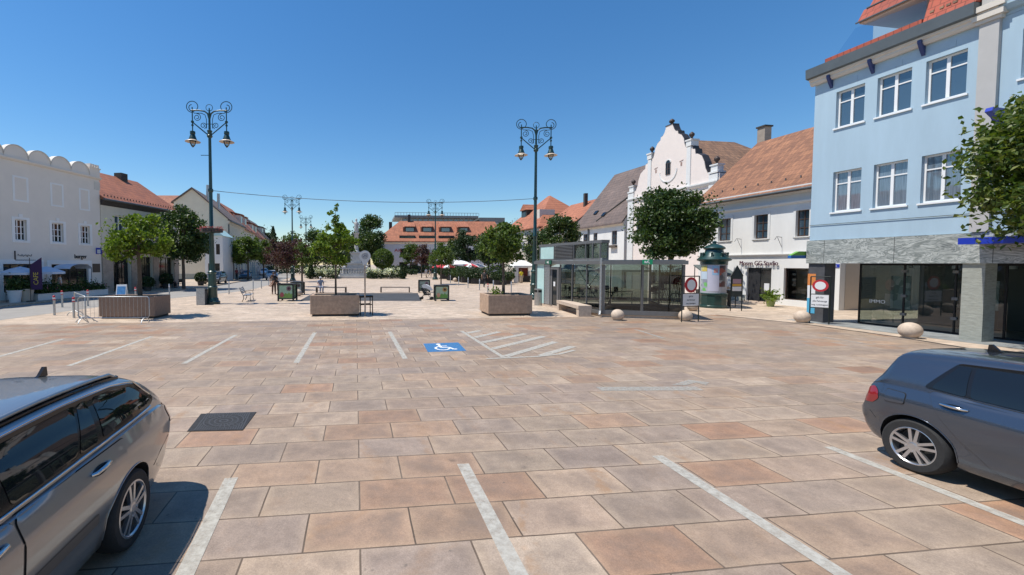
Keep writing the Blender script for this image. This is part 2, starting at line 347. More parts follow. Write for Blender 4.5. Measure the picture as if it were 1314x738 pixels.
M['greywall'] = mat('pale_grey_render',(.77,.69,.60),.9,0,.04,.8,.1,80,grime=.06)
M['trimgrey'] = mat('bluish_white_trim',(.82,.80,.77),.8,0,.03,2)
M['beigewall'] = mat('beige_render',(.52,.45,.37),.9,0,.06,.9,.1,80,grime=.2)
M['yellowwall'] = mat('pale_yellow_render',(.66,.60,.48),.9,0,.05,.9,.1,80,grime=.15)
M['lilacwall'] = mat('lilac_grey_render',(.56,.55,.58),.9,0,.05,.9,.1,80,grime=.1)
M['sandstone'] = mat('coursed_sandstone',(.42,.33,.26),.85,0,.2,4,.3,30,grime=.3)
M['marble'] = marblemat('grey_veined_marble')
M['pillar'] = mat('rough_green_grey_stone',(.30,.31,.27),.75,0,.22,5,.5,14,stretch=(1,1,4))
M['darkpillar'] = mat('dark_grey_pillar_stone',(.07,.07,.075),.6,0,.2,4)
M['tile_red'] = tiles('red_clay_tiles',(.34,.115,.055),(.25,.085,.045),k=.8)
M['tile_redy'] = tiles('red_clay_tiles_cross',(.36,.115,.06),(.27,.09,.05),axis='y',k=.8)
M['tile_house'] = tiles('weathered_orange_tiles',(.31,.14,.07),(.185,.082,.045),h=.34)
M['tile_brown'] = tiles('old_brown_tiles',(.17,.12,.10),(.12,.09,.08),h=.34)
M['tile_nave'] = tiles('mossy_brown_tiles',(.26,.145,.085),(.15,.085,.055),axis='x',h=.3)
M['tile_orange'] = tiles('orange_clay_tiles',(.42,.155,.08),(.32,.115,.06),h=.4)
M['tile_mansard'] = tiles('bright_red_mansard_tiles',(.36,.075,.04),(.30,.06,.035),h=.28,k=.6)
M['soffit'] = mat('pale_soffit_board',(.55,.48,.42),.8,0,.06,3)
M['flatroof'] = mat('dark_flat_roof_sheet',(.16,.18,.19),.6,.1,.1,.5)
M['royal'] = mat('royal_blue_panel',(.012,.035,.38),.35,0,coat=.3)
M['signred'] = mat('sign_red',(.45,.02,.03),.45)
M['signwhite'] = mat('sign_white',(.72,.72,.72),.45)
M['ink'] = mat('sign_lettering_black',(.02,.02,.022),.6)
M['maroonink'] = mat('maroon_lettering',(.085,.03,.05),.6)
M['green'] = mat('exit_sign_green',(.0,.28,.12),.4)
M['awngreen'] = mat('awning_green',(.13,.33,.05),.6)
M['awnblue'] = mat('awning_blue',(.02,.12,.38),.6)
M['leaf_bright'] = leafmat('bright_maple_leaves',(.06,.105,.010),(.115,.18,.016),(.19,.245,.03),.32)
M['leaf_mid'] = leafmat('mid_green_leaves',(.035,.068,.011),(.075,.12,.018),(.125,.17,.028),.3)
M['leaf_dark'] = leafmat('dark_chestnut_leaves',(.018,.042,.010),(.040,.074,.015),(.085,.125,.030),.25,.40)
M['leaf_deep'] = leafmat('deep_green_leaves',(.014,.034,.012),(.026,.052,.016),(.045,.075,.022),.2)
M['leaf_purple'] = leafmat('purple_plum_leaves',(.045,.016,.022),(.075,.025,.03),(.06,.05,.02),.25)
M['leaf_near'] = leafmat('glossy_chestnut_leaves',(.035,.068,.010),(.075,.115,.017),(.16,.18,.035),.32,.4)
M['blossom'] = leafmat('cream_white_blossom',(.62,.62,.48),(.75,.76,.62),(.70,.72,.5),.2)
M['redflower'] = leafmat('mixed_red_blossom',(.45,.04,.06),(.5,.10,.14),(.06,.11,.02),.2)
M['pinkflower'] = leafmat('pink_blossom',(.6,.18,.3),(.65,.3,.38),(.06,.11,.02),.2)
EXPO = 0.62
# ================================================================== SETTING: ground, light, camera
def struct(o): o['kind'] = 'structure'; return o
def gsheet(name, pts, z, m):
    return struct(MB().sheet([(p[0],p[1],z) for p in pts]).build(name, m))
gsheet('plaza_ground', [(-400,-60),(400,-60),(400,700),(-400,700)], 0.0, M['plaza'])
def slot(y):  # drain slot line between parking area and pavement
    pts = [(-30,13.0),(5,15.5),(9.5,16.1),(12.6,16.55),(14.5,16.7),(17.5,16.4),(20.8,15.0),(22.3,14.2)]
    for (y0,x0),(y1,x1) in zip(pts, pts[1:]):
        if y0 <= y <= y1: return x0+(x1-x0)*(y-y0)/(y1-y0)
    return pts[-1][1]
ys = [-30,-10,0,5,7,9.5,11,12.6,14.5,16,17.5,19,20.7]
gsheet('slab_paving', [(slot(y),y) for y in ys]+[(-21.5,16.9),(-24,14),(-26,6),(-26,-30)], .004, M['slabs'])
mb = MB(); pv = None
for y in ys:
    q = (slot(y),y)
    if pv: mb.sheet([(pv[0]-.05,pv[1],.012),(pv[0]+.06,pv[1],.012),(q[0]+.06,q[1],.012),(q[0]-.05,q[1],.012)])
    pv = q
struct(mb.build('drain_channel_path', M['iron']))
# street on the left
road_r = [(-15.0,-5),(-17.2,12),(-17.8,19),(-17.6,24),(-16.9,30),(-15.4,35),(-14.6,39),(-14.9,43),(-15.6,48),(-17.5,60),(-23,90),(-36,140)]
road_l = [(-24.6,-5),(-24.0,12),(-23.4,19),(-23.0,24),(-22.6,30),(-21.6,36),(-20.6,42),(-20.8,48),(-22.2,58),(-24.3,68),(-28.5,90),(-44,140)]
for nm, z, A, B in (('asphalt_road',.004,road_l,road_r),):
    mb = MB()
    for i in range(len(A)-1): mb.sheet([(A[i][0],A[i][1],z),(B[i][0],B[i][1],z),(B[i+1][0],B[i+1][1],z),(A[i+1][0],A[i+1][1],z)])
    struct(mb.build(nm, M['asphalt']))
# raised pavement before the left-hand houses (a real kerb)
mb = MB(); A = road_l; 
for i in range(len(A)-1):
    (x0,y0),(x1,y1) = A[i],A[i+1]
    mb.add([(x0-14,y0,0),(x0-.02,y0,0),(x1-.02,y1,0),(x1-14,y1,0),(x0-14,y0,.1),(x0-.02,y0,.1),(x1-.02,y1,.1),(x1-14,y1,.1)],[(4,5,6,7),(1,2,6,5),(0,1,5,4)])
struct(mb.build('pavement_kerb', M['walkway']))
# dark stone basin in the middle of the square
b0 = [G(384,386),G(541,386.3),G(536,376.2),G(402,376.2)]
gsheet('dark_stone_basin', b0, .006, M['darkgrate'])
# grey stone strip under the arcade on the right
def facx(y): return 20.56-.164*y
gsheet('grey_stone_path', [(facx(19)-.5,19),(facx(17)-.55,17),(facx(14)-.62,14),(facx(8)-.6,8),(facx(8)+3.5,8),(facx(19)+3.5,19)], .006, M['greystone'])
# ---- painted markings
def strip(mb, a, b, w, z=.009):
    d = (b-a).normalized(); n = Vector((-d.y,d.x,0))*w/2
    mb.sheet([(a.x+n.x,a.y+n.y,z),(a.x-n.x,a.y-n.y,z),(b.x-n.x,b.y-n.y,z),(b.x+n.x,b.y+n.y,z)])
for (p,q,w) in [((297,614),(222,770),.15),((594,596),(697,800),.15),((843,585.5),(1155,786),.15),((1063,574),(1440,722),.14),
              ((82,435),(-30,466),.14),((195,432),(88,470),.14),((303,430),(236,467),.14),((404,427),(380,466),.14),((500,426),(520,461),.14)]:
    mb = MB(); strip(mb, G(*p), G(*q), w); struct(mb.build('painted_line_marking', M['wpaint']))
mb = MB()
strip(mb, G(592,425), G(646,459), .13)
hs = [((599,428),(616,424.5)),((609,433.5),(641,426)),((618.5,440),(675,428.5)),((632,448),(698,432)),((648,458),(713,439)),((694,457),(735,445))]
for i,(p,q) in enumerate(hs): strip(mb, G(*p), G(*q), .22, .0095+.0006*i)
pl = [G(624,461),G(655,459.6),G(690,458),G(718,455),G(737,450)]
for i,(a,b) in enumerate(zip(pl,pl[1:])): strip(mb, a, b, .10, .0135+.0004*i)
struct(mb.build('hatched_bay_marking', M['wpaint']))
mb = MB()
strip(mb, G(768,499.5), G(898,499), .26)
hd = [(862,494.5),(884,487.8),(910,491.5),(906,494.6),(893,491.6),(880,494.9)]
mb.sheet([tuple(G(*p)[:2])+(.011,) for p in hd])
struct(mb.build('worn_arrow_marking', M['wpaint_faint']))
mb = MB(); strip(mb, G(815,423), G(852,434.5), .13)
strip(mb, G(1004,424.5), G(1028,427), .1, .0096); strip(mb, G(1056,433), G(1108,441), .1, .0102); strip(mb, G(1120,441), G(1166,446.5), .1, .0108)
struct(mb.build('faint_line_marking', M['wpaint_faint']))
# disabled bay symbol
q = [G(543,441.3),G(588,439.8),G(598.5,450.6),G(549,452.2)]
def bil(x, y, z):   # x right, y up
    lo = q[3].lerp(q[2], x); hi = q[0].lerp(q[1], x); p = lo.lerp(hi, y); return (p.x,p.y,z)
struct(MB().sheet([bil(0,0,.009),bil(1,0,.009),bil(1,1,.009),bil(0,1,.009)]).build('blue_bay_marking', M['bpaint']))
mb = MB()
def stroke(pts, w, z):
    for (a,b) in zip(pts,pts[1:]):
        dx,dy = b[0]-a[0],b[1]-a[1]; l = hypot(dx,dy) or 1; nx,ny = -dy/l*w/2,dx/l*w/2
        mb.sheet([bil(a[0]+nx,a[1]+ny,z),bil(a[0]-nx,a[1]-ny,z),bil(b[0]-nx,b[1]-ny,z),bil(b[0]+nx,b[1]+ny,z)]); z += .0003
mb.sheet([bil(.40+.065*cos(t*pi/6),.84+.08*sin(t*pi/6),.012) for t in range(12)])
stroke([(.40,.74),(.42,.44),(.62,.44),(.72,.20),(.80,.23)], .075, .0125)
stroke([(.41,.60),(.60,.60)], .06, .0145)
stroke([(.37,.56),(.27,.45),(.25,.32),(.32,.19),(.44,.14),(.56,.19),(.62,.31)], .06, .0155)
struct(mb.build('wheelchair_bay_marking', M['signwhite']))
# ---- sky and sun
W = bpy.data.worlds.new('World'); SC.world = W; W.use_nodes = True
nt = W.node_tree; bg = nt.nodes['Background']; sky = nt.nodes.new('ShaderNodeTexSky'); sky.sky_type = 'NISHITA'
SUN_EL, SUN_AZ = 65.0, -92.0      # azimuth measured clockwise from +Y: the sun stands to the left
sky.sun_disc = False; sky.sun_elevation = radians(SUN_EL); sky.sun_rotation = radians(SUN_AZ); sky.altitude = 300; sky.air_density = 1.25; sky.dust_density = .1; sky.ozone_density = 6.0
hs = nt.nodes.new('ShaderNodeHueSaturation'); hs.inputs['Saturation'].default_value = 1.22; nt.links.new(sky.outputs[0], hs.inputs['Color']); nt.links.new(hs.outputs[0], bg.inputs['Color']); bg.inputs["Strength"].default_value = .088
sl = bpy.data.lights.new('sun','SUN'); sl.energy = 3.8; sl.angle = radians(.55); sl.color = (1.0,.95,.87)
so = bpy.data.objects.new('sun', sl); COL.objects.link(so)
sd = Vector((sin(radians(SUN_AZ))*cos(radians(SUN_EL)), cos(radians(SUN_AZ))*cos(radians(SUN_EL)), sin(radians(SUN_EL))))
so.rotation_euler = sd.to_track_quat('Z','Y').to_euler(); so.location = sd*60
SC.view_settings.view_transform = 'Standard'; SC.view_settings.look = 'None'; SC.view_settings.exposure = EXPO; SC.view_settings.gamma = 1; SC.view_settings.use_curve_mapping = False
# ---- camera
cd = bpy.data.cameras.new('camera'); cam = bpy.data.objects.new('camera', cd); COL.objects.link(cam); SC.camera = cam
cd.sensor_width = 36; cd.lens = 36*F/1314; cd.shift_x = (657-CX)/1314; cd.shift_y = -(369-CY)/1314; cd.clip_end = 2000; cd.clip_start = .05
cam.location = (0,0,EYE); cam.rotation_euler = (pi/2-PITCH,0,0)
# ================================================================== BUILDINGS
class Fr:
    """facade frame: x along the facade (left to right seen from its front), y into the building"""
    def __init__(s, P0, P1):
        s.o = Vector((P0[0],P0[1],0)); d = Vector((P1[0]-P0[0],P1[1]-P0[1],0)); s.L = d.length; s.t = d/s.L
        s.n = Vector((-s.t.y, s.t.x, 0)); s.rz = atan2(s.t.y, s.t.x)
    def at(s, u, v, off=0.0):
        d = ray(u,v); o = s.o+s.n*off; e = Vector((0,0,EYE))
        k = (o-e).dot(s.n)/d.dot(s.n); p = e+d*k
        return ((p-s.o).dot(s.t), p.z)
    def w(s, x, y, z=0): return s.o+s.t*x+s.n*y+Vector((0,0,z))
def wallgrid(mb, x0, x1, z0, z1, holes, rv):
    xs = sorted({x0,x1,*[h[0] for h in holes],*[h[1] for h in holes]}); zs = sorted({z0,z1,*[h[2] for h in holes],*[h[3] for h in holes]})
    for i in range(len(xs)-1):
        for j in range(len(zs)-1):
            cx, cz = (xs[i]+xs[i+1])/2, (zs[j]+zs[j+1])/2
            if any(h[0]<cx<h[1] and h[2]<cz<h[3] for h in holes): continue
            mb.add([(xs[i],0,zs[j]),(xs[i+1],0,zs[j]),(xs[i+1],0,zs[j+1]),(xs[i],0,zs[j+1])],[(0,1,2,3)])
    for (a,b,c,d) in holes:
        mb.add([(a,0,c),(b,0,c),(b,0,d),(a,0,d),(a,rv,c),(b,rv,c),(b,rv,d),(a,rv,d)],[(0,4,5,1),(1,5,6,2),(2,6,7,3),(3,7,4,0)])
def window(parent, h, y, fm, pm_=None, nm=1, tr=(.68,), fw=.06, sill=None, curtain=None, name='window', sillmat=None, bar=.045):
    a,b,c,d = h; mb = MB()
    mb.box(a,a+fw,y-.05,y,c,d); mb.box(b-fw,b,y-.05,y,c,d); mb.box(a+fw,b-fw,y-.05,y,c,c+fw); mb.box(a+fw,b-fw,y-.05,y,d-fw,d)
    xs = [a+(b-a)*k/(nm+1) for k in range(1,nm+1)]
    for x in xs: mb.box(x-bar,x+bar,y-.055,y-.002,c+fw,d-fw)
    edges = [a+fw]+[e for x in xs for e in (x-bar,x+bar)]+[b-fw]
    for t in tr:
        z = c+(d-c)*t
        for k in range(0,len(edges),2): mb.box(edges[k],edges[k+1],y-.045,y-.004,z-.022,z+.022)
    w = mb.build(name, fm, parent)
    MB().sheet([(a+.01,y-.02,c+.01),(b-.01,y-.02,c+.01),(b-.01,y-.02,d-.01),(a+.01,y-.02,d-.01)]).build('pane', pm_ or M['pane'], w)
    if curtain: MB().box(a+.02,b-.02,y+.10,y+.11,c+.02,d-.02).build('curtain', curtain, w)
    if sill: MB().box(a-.06,b+.06,-sill,y-.056,c-.06,c-.003).build('sill', sillmat or fm, w)
    return w
def sides(mb, L, D, z0, ze, zr=None, yr=None):
    """side and back walls (pentagon when a ridge height is given)"""
    if zr is None:
        for x in (0,L): mb.sheet([(x,0,z0),(x,D,z0),(x,D,ze),(x,0,ze)])
    else:
        for x in (0,L): mb.sheet([(x,0,z0),(x,D,z0),(x,D,ze),(x,yr,zr),(x,0,ze)])
    mb.sheet([(0,D,z0),(L,D,z0),(L,D,ze),(0,D,ze)])
def gable_roof(L, D, ze, zr, over=.35, oe=.15, th=.18, yr=None):
    yr = yr or D/2; k = (zr-ze)/yr; k2 = (zr-ze)/(D-yr)
    return MB().prisx([(-over,ze-over*k),(yr,zr),(D+over,ze-over*k2),(D+over,ze-over*k2+th),(yr,zr+th*1.25),(-over,ze-over*k+th)], -oe, L+oe)
def hip_roof(L, D, ze, zr, hl, hr, over=.35, th=.15):
    o = over; z0 = ze; mb = MB()
    b = [(-o,-o,z0),(L+o,-o,z0),(L+o,D+o,z0),(-o,D+o,z0)]; t = [(x,y,z+th) for x,y,z in b]; r = [(hl,D/2,zr),(L-hr,D/2,zr)]
    return mb.add(b+t+r,[(3,2,1,0),(0,1,5,4),(1,2,6,5),(2,3,7,6),(3,0,4,7),(4,5,9,8),(5,6,9),(6,7,8,9),(7,4,8)])
def house(name, label, P0, P1, D, ze, zr, wm, rm, holes=(), wst=None, roof='gable', hl=0, hr=0, group=None, rv=.18, oe=.12, over=.35, yr=None, cat='house'):
    fr = Fr(P0,P1); t = thing(name, label, cat, fr.o, fr.rz, group)
    mb = MB(); wallgrid(mb, 0, fr.L, 0, ze, list(holes), rv); sides(mb, fr.L, D, 0, ze, zr if roof=='gable' else None, yr or D/2)
    mb.build('wall', wm, t, fix=False)
    r = (gable_roof(fr.L,D,ze,zr,over,oe,yr=yr) if roof=='gable' else hip_roof(fr.L,D,ze,zr,hl,hr,over)).build('roof', rm, t)
    w = dict(fm=M['winbrown'], nm=1, tr=(.66,)); w.update(wst or {})
    for h in holes: window(t, h, rv-.03, **w)
    return t, fr, r
def gutter(parent, L, y, z, r=.07, name='gutter', m=None):
    MB().tube([(-.1,y,z),(L+.1,y,z)], r, 8).build(name, m or M['leadgrey'], parent, 60)
def cornice(parent, x0, x1, z, prof, m, name='cornice'):
    MB().prisx([(-p[0],z+p[1]) for p in prof], x0, x1).build(name, m, parent)

# ---------------- right: light blue office building
bf = Fr((17.5,18.6),(17.5+.1618*11,18.6-.9868*11)); bl = thing('blue_office_building','three storey light blue building with marble band and glass shop front','building',bf.o,bf.rz)
def bh(s0,s1,z0,z1): return (s0,s1,z0,z1)
row_s = [(.80,1.76),(2.15,3.13),(3.50,4.49),(5.62,6.60),(7.0,8.0),(8.4,9.4)]
holes = [bh(a,b,8.02,9.48) for a,b in row_s]+[bh(a,b,4.60,6.24) for a,b in row_s]
mb = MB(); wallgrid(mb, 0, 11, 3.48, 10.05, holes, .20)
mb.sheet([(0,0,3.48),(0,10,3.48),(0,10,10.05),(0,0,10.05)]); mb.sheet([(11,0,0),(11,10,0),(11,10,10.05),(11,0,10.05)]); mb.sheet([(0,10,0),(11,10,0),(11,10,10.05),(0,10,10.05)])
mb.sheet([(0,0.02,2.52),(11,.02,2.52),(11,10,2.52),(0,10,2.52)])     # soffit of the arcade
mb.sheet([(0,0,10.05),(11,0,10.05),(11,10,10.05),(0,10,10.05)])
mb.build('wall', M['bluewall'], bl, fix=False)
for i,h in enumerate(holes): window(bl, h, .17, M['winwhite'], M['pane'] if i < 6 else M['panecurt'], 1, (.70,), .065, .05)
for a,b in row_s[:3]: MB().box((a+b)/2-.09+.12,(a+b)/2+.22,-.012,.0,9.66,9.86).build('vent_cover', M['bluewall'], bl)
MB().prisx([(-.07,2.50),(.02,2.50),(.02,3.47),(-.07,3.47)], -.06, 11).build('marble_band', M['marble'], bl)
for x in (.62,2.9,5.3): MB().box(x-.006,x+.006,-.073,-.068,2.52,3.46).build('band_joint', M['ink'], bl)
MB().tube([(0,-.03,4.13),(4.75,-.03,4.10),(11,-.03,4.10)], .012, 5).build('facade_cable', M['leadgrey'], bl)
# corner pillar, mid pillars
for (x0,x1,y0,y1,m,n) in ((.0,.62,.0,.55,'darkpillar','corner_pillar'),(4.62,5.12,.0,.5,'pillar','stone_pillar'),(8.9,9.4,.0,.5,'pillar','stone_pillar')):
    MB().box(x0,x1,y0,y1,.006,2.51).build(n, M[m], bl)
mb = MB()
for (z0,z1,mi) in ((.35,1.0,0),(1.0,1.55,1),(1.55,2.05,2)):
    mb.cur = mi; mb.box(-.012,.30,-.012,.0,z0,z1); mb.box(-.012,0,0,.45,z0,z1)
mb.build('pillar_poster', [mat('poster_sky_blue',(.08,.36,.55),.5), M['signwhite'], mat('poster_orange',(.62,.22,.06),.5)], bl)
# recessed shop glazing
GY = 1.27
mb = MB()
for x in (1.02,2.42,3.80,4.95,6.3,7.7,9.2,10.9): mb.box(x-.02,x+.02,GY-.03,GY+.03,.02,2.5)
mb.box(1.0,10.9,GY-.025,GY+.025,2.42,2.50); mb.box(1.0,10.9,GY-.025,GY+.025,.02,.07)
mb.build('shop_frame', M['black'], bl)
for x in (2.42,3.80,6.3,7.7):
    for z in (.55,1.25,2.2): MB().box(x-.07,x+.07,GY-.05,GY+.05,z-.05,z+.05).build('glass_clamp', M['greyframe'], bl)
sg = MB().sheet([(1.0,GY,.05),(10.9,GY,.05),(10.9,GY,2.45),(1.0,GY,2.45)]).build('shop_window', glassy('shop_glass',(.55,.62,.60),1.62), bl)
MB().sheet([(1.0,GY,.05),(1.0,5,.05),(1.0,5,2.45),(1.0,GY,2.45)]).build('shop_window', sg.data.materials[0], bl)
text_obj('lettering','IMMO',.20,M['signwhite'],sg,(1.35,GY-.012,.86),depth=.002)
# interior seen through the glazing
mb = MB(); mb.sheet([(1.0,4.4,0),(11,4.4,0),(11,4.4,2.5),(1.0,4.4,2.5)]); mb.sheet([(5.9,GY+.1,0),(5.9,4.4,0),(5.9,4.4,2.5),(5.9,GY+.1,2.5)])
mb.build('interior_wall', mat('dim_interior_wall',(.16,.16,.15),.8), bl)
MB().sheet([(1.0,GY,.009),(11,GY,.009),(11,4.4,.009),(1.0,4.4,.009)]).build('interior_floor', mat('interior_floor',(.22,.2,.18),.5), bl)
MB().box(1.7,2.3,GY+.5,GY+.53,.7,2.0).build('window_poster', signmat('property_photos',[(.4,.45,.45),(.15,.2,.18),(.55,.55,.5),(.2,.28,.3)],5), bl)
MB().box(5.35,6.15,GY+.6,GY+.64,.3,1.75).build('window_poster', mat('pale_display_panel',(.42,.43,.45),.6), bl); MB().box(4.05,4.55,GY+.5,GY+.53,.9,1.9).build('window_poster', signmat('property_sheets',[(.5,.5,.48),(.2,.25,.22),(.35,.4,.42)],6), bl)
mb = MB(); mb.lathe([(.30,0),(.36,.25),(.34,.42),(.001,.40)],(5.75,GY+1.2,.02),14); mb.box(5.45,6.05,GY+1.35,GY+1.5,.3,.8); mb.build('armchair', M['ink'], bl)
for x in (1.6,2.9,4.3,6.6): MB().lathe([(.09,2.30),(.09,2.44)],(x,GY+1.6,0),12).build('ceiling_spot', M['signwhite'], bl)
mb = MB(); mb.box(2.7,3.5,3.2,3.9,.02,.75); mb.box(6.3,7.6,2.2,3.0,.02,.8); mb.box(6.5,7.2,3.1,3.5,.8,1.2)
mb.build('desk', mat('desk_wood',(.2,.15,.11),.5), bl)
# cornice, gutter
cornice(bl,-.10,4.78,10.05,[(0,0),(.10,0),(.16,.08),(.16,.16),(.22,.20),(.22,.27),(0,.27)],M['cream'])
MB().prisx([(-.24,10.32),(-.34,10.36),(-.36,10.74),(.3,10.74),(.3,10.32)],-.14,4.76).build('gutter', M['leadgrey'], bl)
for x in (.62,2.0,3.42): MB().prisx([(-.012,9.72),(-.12,9.9),(-.235,10.15),(-.235,10.24),(-.012,10.24)],x-.05,x+.05).build('gutter_bracket', mat('navy_bracket',(.03,.05,.16),.5), bl)
# pilaster with capital
MB().box(4.78,5.20,-.12,.02,3.5,10.02).build('pilaster', M['paleblue'], bl); MB().box(4.80,5.18,-.10,.02,10.55,14.5).build('pilaster', M['paleblue'], bl)
mb = MB(); mb.box(4.72,5.26,-.17,.02,10.02,10.14); mb.box(4.66,5.32,-.23,.02,10.14,10.30); mb.box(4.69,5.29,-.20,.02,10.30,10.38); mb.box(4.62,5.36,-.27,.02,10.38,10.55); mb.build('capital', M['cream'], bl)
# taller wall right of it
mb = MB(); mb.box(5.2,11,.0,9.9,10.06,14.2); mb.box(5.2,5.9,-.03,0,10.42,11.3); mb.prisy([(5.2,11.3),(5.9,12.0),(11,13.5),(11,10.42),(5.9,10.42),(5.9,11.3)],-.03,-.002)
mb.build('upper_wall', M['bluewall'], bl)
cornice(bl,5.2,11,10.16,[(0,0),(.10,.04),(.20,.18),(.20,.25),(0,.25)],M['bluewall'],'string_course')
# mansard roof and terrace
mb = MB(); mb.prisx([(-.28,10.76),(.55,13.4),(6,13.4),(6,10.76)],3.52,4.76); mb.build('mansard_roof', M['tile_mansard'], bl)
mb = MB(); mb.box(.55,3.5,-.30,-.05,10.75,10.90); mb.build('roof_edge', M['tile_mansard'], bl)
mb = MB(); mb.prisx([(-.30,11.78),(2.6,11.78),(2.6,12.3),(.0,12.3)],1.62,3.50); mb.build('dormer_roof', M['tile_mansard'], bl)
mb = MB(); mb.prisx([(-.24,11.72),(2.6,11.72),(2.6,11.775),(-.24,11.775)],1.66,3.50); mb.build('soffit', M['soffit'], bl)
mb = MB(); mb.prisx([(.02,12.33),(2.6,12.33),(2.6,12.7),(.24,12.7)],1.78,3.50); mb.build('dormer_roof', M['tile_mansard'], bl)
mb = MB(); mb.tube([(1.6,-.33,11.77),(3.5,-.33,11.77)],.035,6); mb.tube([(1.72,-.01,12.31),(3.5,-.01,12.31)],.035,6); mb.build('roof_gutter', M['leadgrey'], bl)
mb = MB(); mb.box(.2,3.5,2.6,2.7,10.06,12.7); mb.build('terrace_wall', M['bluewall'], bl)
MB().sheet([(.5,-.12,10.9),(3.5,-.12,10.9),(3.5,-.12,11.55),(1.45,-.12,11.70),(.85,-.12,11.0)]).build('glass_balustrade', glassy('balustrade_glass',(.72,.80,.86),1.45), bl)
mb = MB(); k = (.83/2.64); mb.add([(3.95,-.28+.9*k-.04,11.66),(4.55,-.28+.9*k-.04,11.66),(4.55,-.28+1.7*k-.04,12.46),(3.95,-.28+1.7*k-.04,12.46),(3.95,-.28+.9*k+.05,11.66),(4.55,-.28+.9*k+.05,11.66),(4.55,-.28+1.7*k+.05,12.46),(3.95,-.28+1.7*k+.05,12.46)],[(0,1,2,3),(0,4,5,1),(1,5,6,2),(2,6,7,3),(3,7,4,0)])
mb.build('skylight', M['panedark'], bl)
mb = MB()
for i in range(9): mb.obox((3.7+.12*(i%3)+.28*(i//3),-.30+.35*k*(1+(i%2)*1.1),11.05+.4*(i%2)*1.4),.10,.06,.07)
mb.build('snow_guard', M['tile_nave'], bl)
# blue strip canopy and sculpted projecting sign
MB().prisx([(-.95,3.09),(-.10,3.09),(-.10,3.29),(-.95,3.29)],5.0,11).build('canopy', M['royal'], bl)
mb = MB(); pts = [(-.1,0),(-1.15,.05),(-1.2,-.06),(-.95,-.22),(-.8,-.42),(-.5,-.62),(-.25,-.66),(-.1,-.5)]
mb.prisx([(y-.0,7.05+z) for y,z in pts],5.55,5.70); mb.build('projecting_sign', M['royal'], bl)
# ---------------- green-blue awning sign beside the corner pillar
t = thing('bank_sign','small projecting sign of green over blue at the corner pillar','sign',bf.w(-.08,-.3,2.72),bf.rz)
MB().prisx([(-.5,.0),(-.5,.12),(.4,.12),(.4,.0)],-.16,-.02).build('blue_panel', M['awnblue'], t)
MB().prisx([(-.5,.125),(-.1,.30),(.4,.30),(.4,.125)],-.16,-.02).build('green_panel', M['awngreen'], t)

# ---------------- white two storey house with orange roof
def rx(y): return 26.66-.16*y
hA, hB = (rx(31.6),31.6), (rx(22.7),22.7)
fr = Fr(hA,hB)
def hole(fr,u0,u1,va,vb,off=0):
    s0,zt = fr.at(u0,va,off); s1,zb = fr.at(u1,vb,off); return (s0,s1,zb,zt)
wh = []
for (u0,u1,va,vb) in ((922.5,937.5,280,309),(968.5,985,275.5,307.5),(1022,1038,270,305.5)):
    s0,z1 = fr.at(u0,va); s1,z0 = fr.at(u1,vb); wh.append((s0,s1,z0+.0,z1-.05))
zt = [h[3] for h in wh]; wh = [(a,b,4.05,5.55) for a,b,_,_ in wh]
d0 = fr.at(958.5,346)[0]; d1 = fr.at(990,346)[0]; w0 = fr.at(1006,346)[0]; w1 = fr.at(1046,346)[0]
dz = 2.22
lower = [(d0,d1,.12,dz),(w0,w1,.35,dz)]
fr2 = fr
t = thing('white_shop_house','white two storey house with orange tiled roof and dark shop doorway','house',fr.o,fr.rz)
mb = MB(); wallgrid(mb,0,fr.L,0,7.0,wh+lower,.2); sides(mb,fr.L,10,0,7.0,11.35,5); mb.build('wall', M['whitewall'], t, fix=False)
gable_roof(fr.L,10,7.0,11.35,.45,.25,.16).build('roof', M['tile_house'], t)
for h in wh:
    w = window(t,h,.19,M['winbrown'],M['pane'],1,(.33,.66),.06,.07,sillmat=M['white'],bar=.03)
    a,b,c,d = h; mb = MB(); mb.box(a-.14,a,-.03,0,c-.06,d+.14); mb.box(b,b+.14,-.03,0,c-.06,d+.14); mb.box(a,b,-.03,0,d,d+.14); mb.build('surround', M['white'], w)
cornice(t,0,fr.L,5.95,[(0,0),(.10,.04),(.14,.12),(.14,.18),(0,.18)],M['white'],'string_course')
cornice(t,0,fr.L,6.55,[(0,0),(.12,.06),(.30,.30),(.30,.42),(0,.42)],M['white'])
cornice(t,0,fr.L,2.95,[(0,0),(.07,.02),(.12,.08),(.12,.13),(0,.13)],M['white'],'string_course')
MB().box(0,d0-.05,-.04,0,0,.45).build('base_course', M['pillar'], t)
mb = MB(); mb.box(d0,d0+(d1-d0)*.5,.12,.17,.12,dz); mb.build('door', M['ink'], t)
d = mb = MB(); mb.box(d0+(d1-d0)*.5,d1,.15,.19,.12,dz); dd = mb.build('door', M['panedark'], t)
MB().box(d0+(d1-d0)*.66,d0+(d1-d0)*.86,.135,.148,.8,1.25).build('notice', M['signwhite'], dd)
mb = MB(); mb.box(d0-.2,d1+.15,-.35,0,0,.06); mb.box(d0-.1,d1+.05,-.1,.2,.06,.12); mb.build('step', M['ball'], t)
sw = window(t,(w0,w1,.35,dz),.19,M['winbrown'],glassy('vitrine_glass',(.62,.6,.52),1.5),0,(),.05,None,name='shop_window')
mb = MB(); mb.box(w0,w1,.9,.95,.35,dz); mb.box(w0,w1,.2,.9,.30,.34); mb.build('display_back', mat('display_backdrop',(.40,.36,.28),.8), sw)
mb = MB(); mb.obox(((w0+w1)/2+.25,.55,.65),.55,.04,.6,0,-.2); mb.build('display_picture', M['ink'], sw)
mb = MB()
for i in range(3): mb.box(w0+.12,w0+.32,.45,.5,1.15+.32*i,1.27+.32*i)
mb.build('display_card', M['signwhite'], sw)
sx, sz = fr.at(950,342)
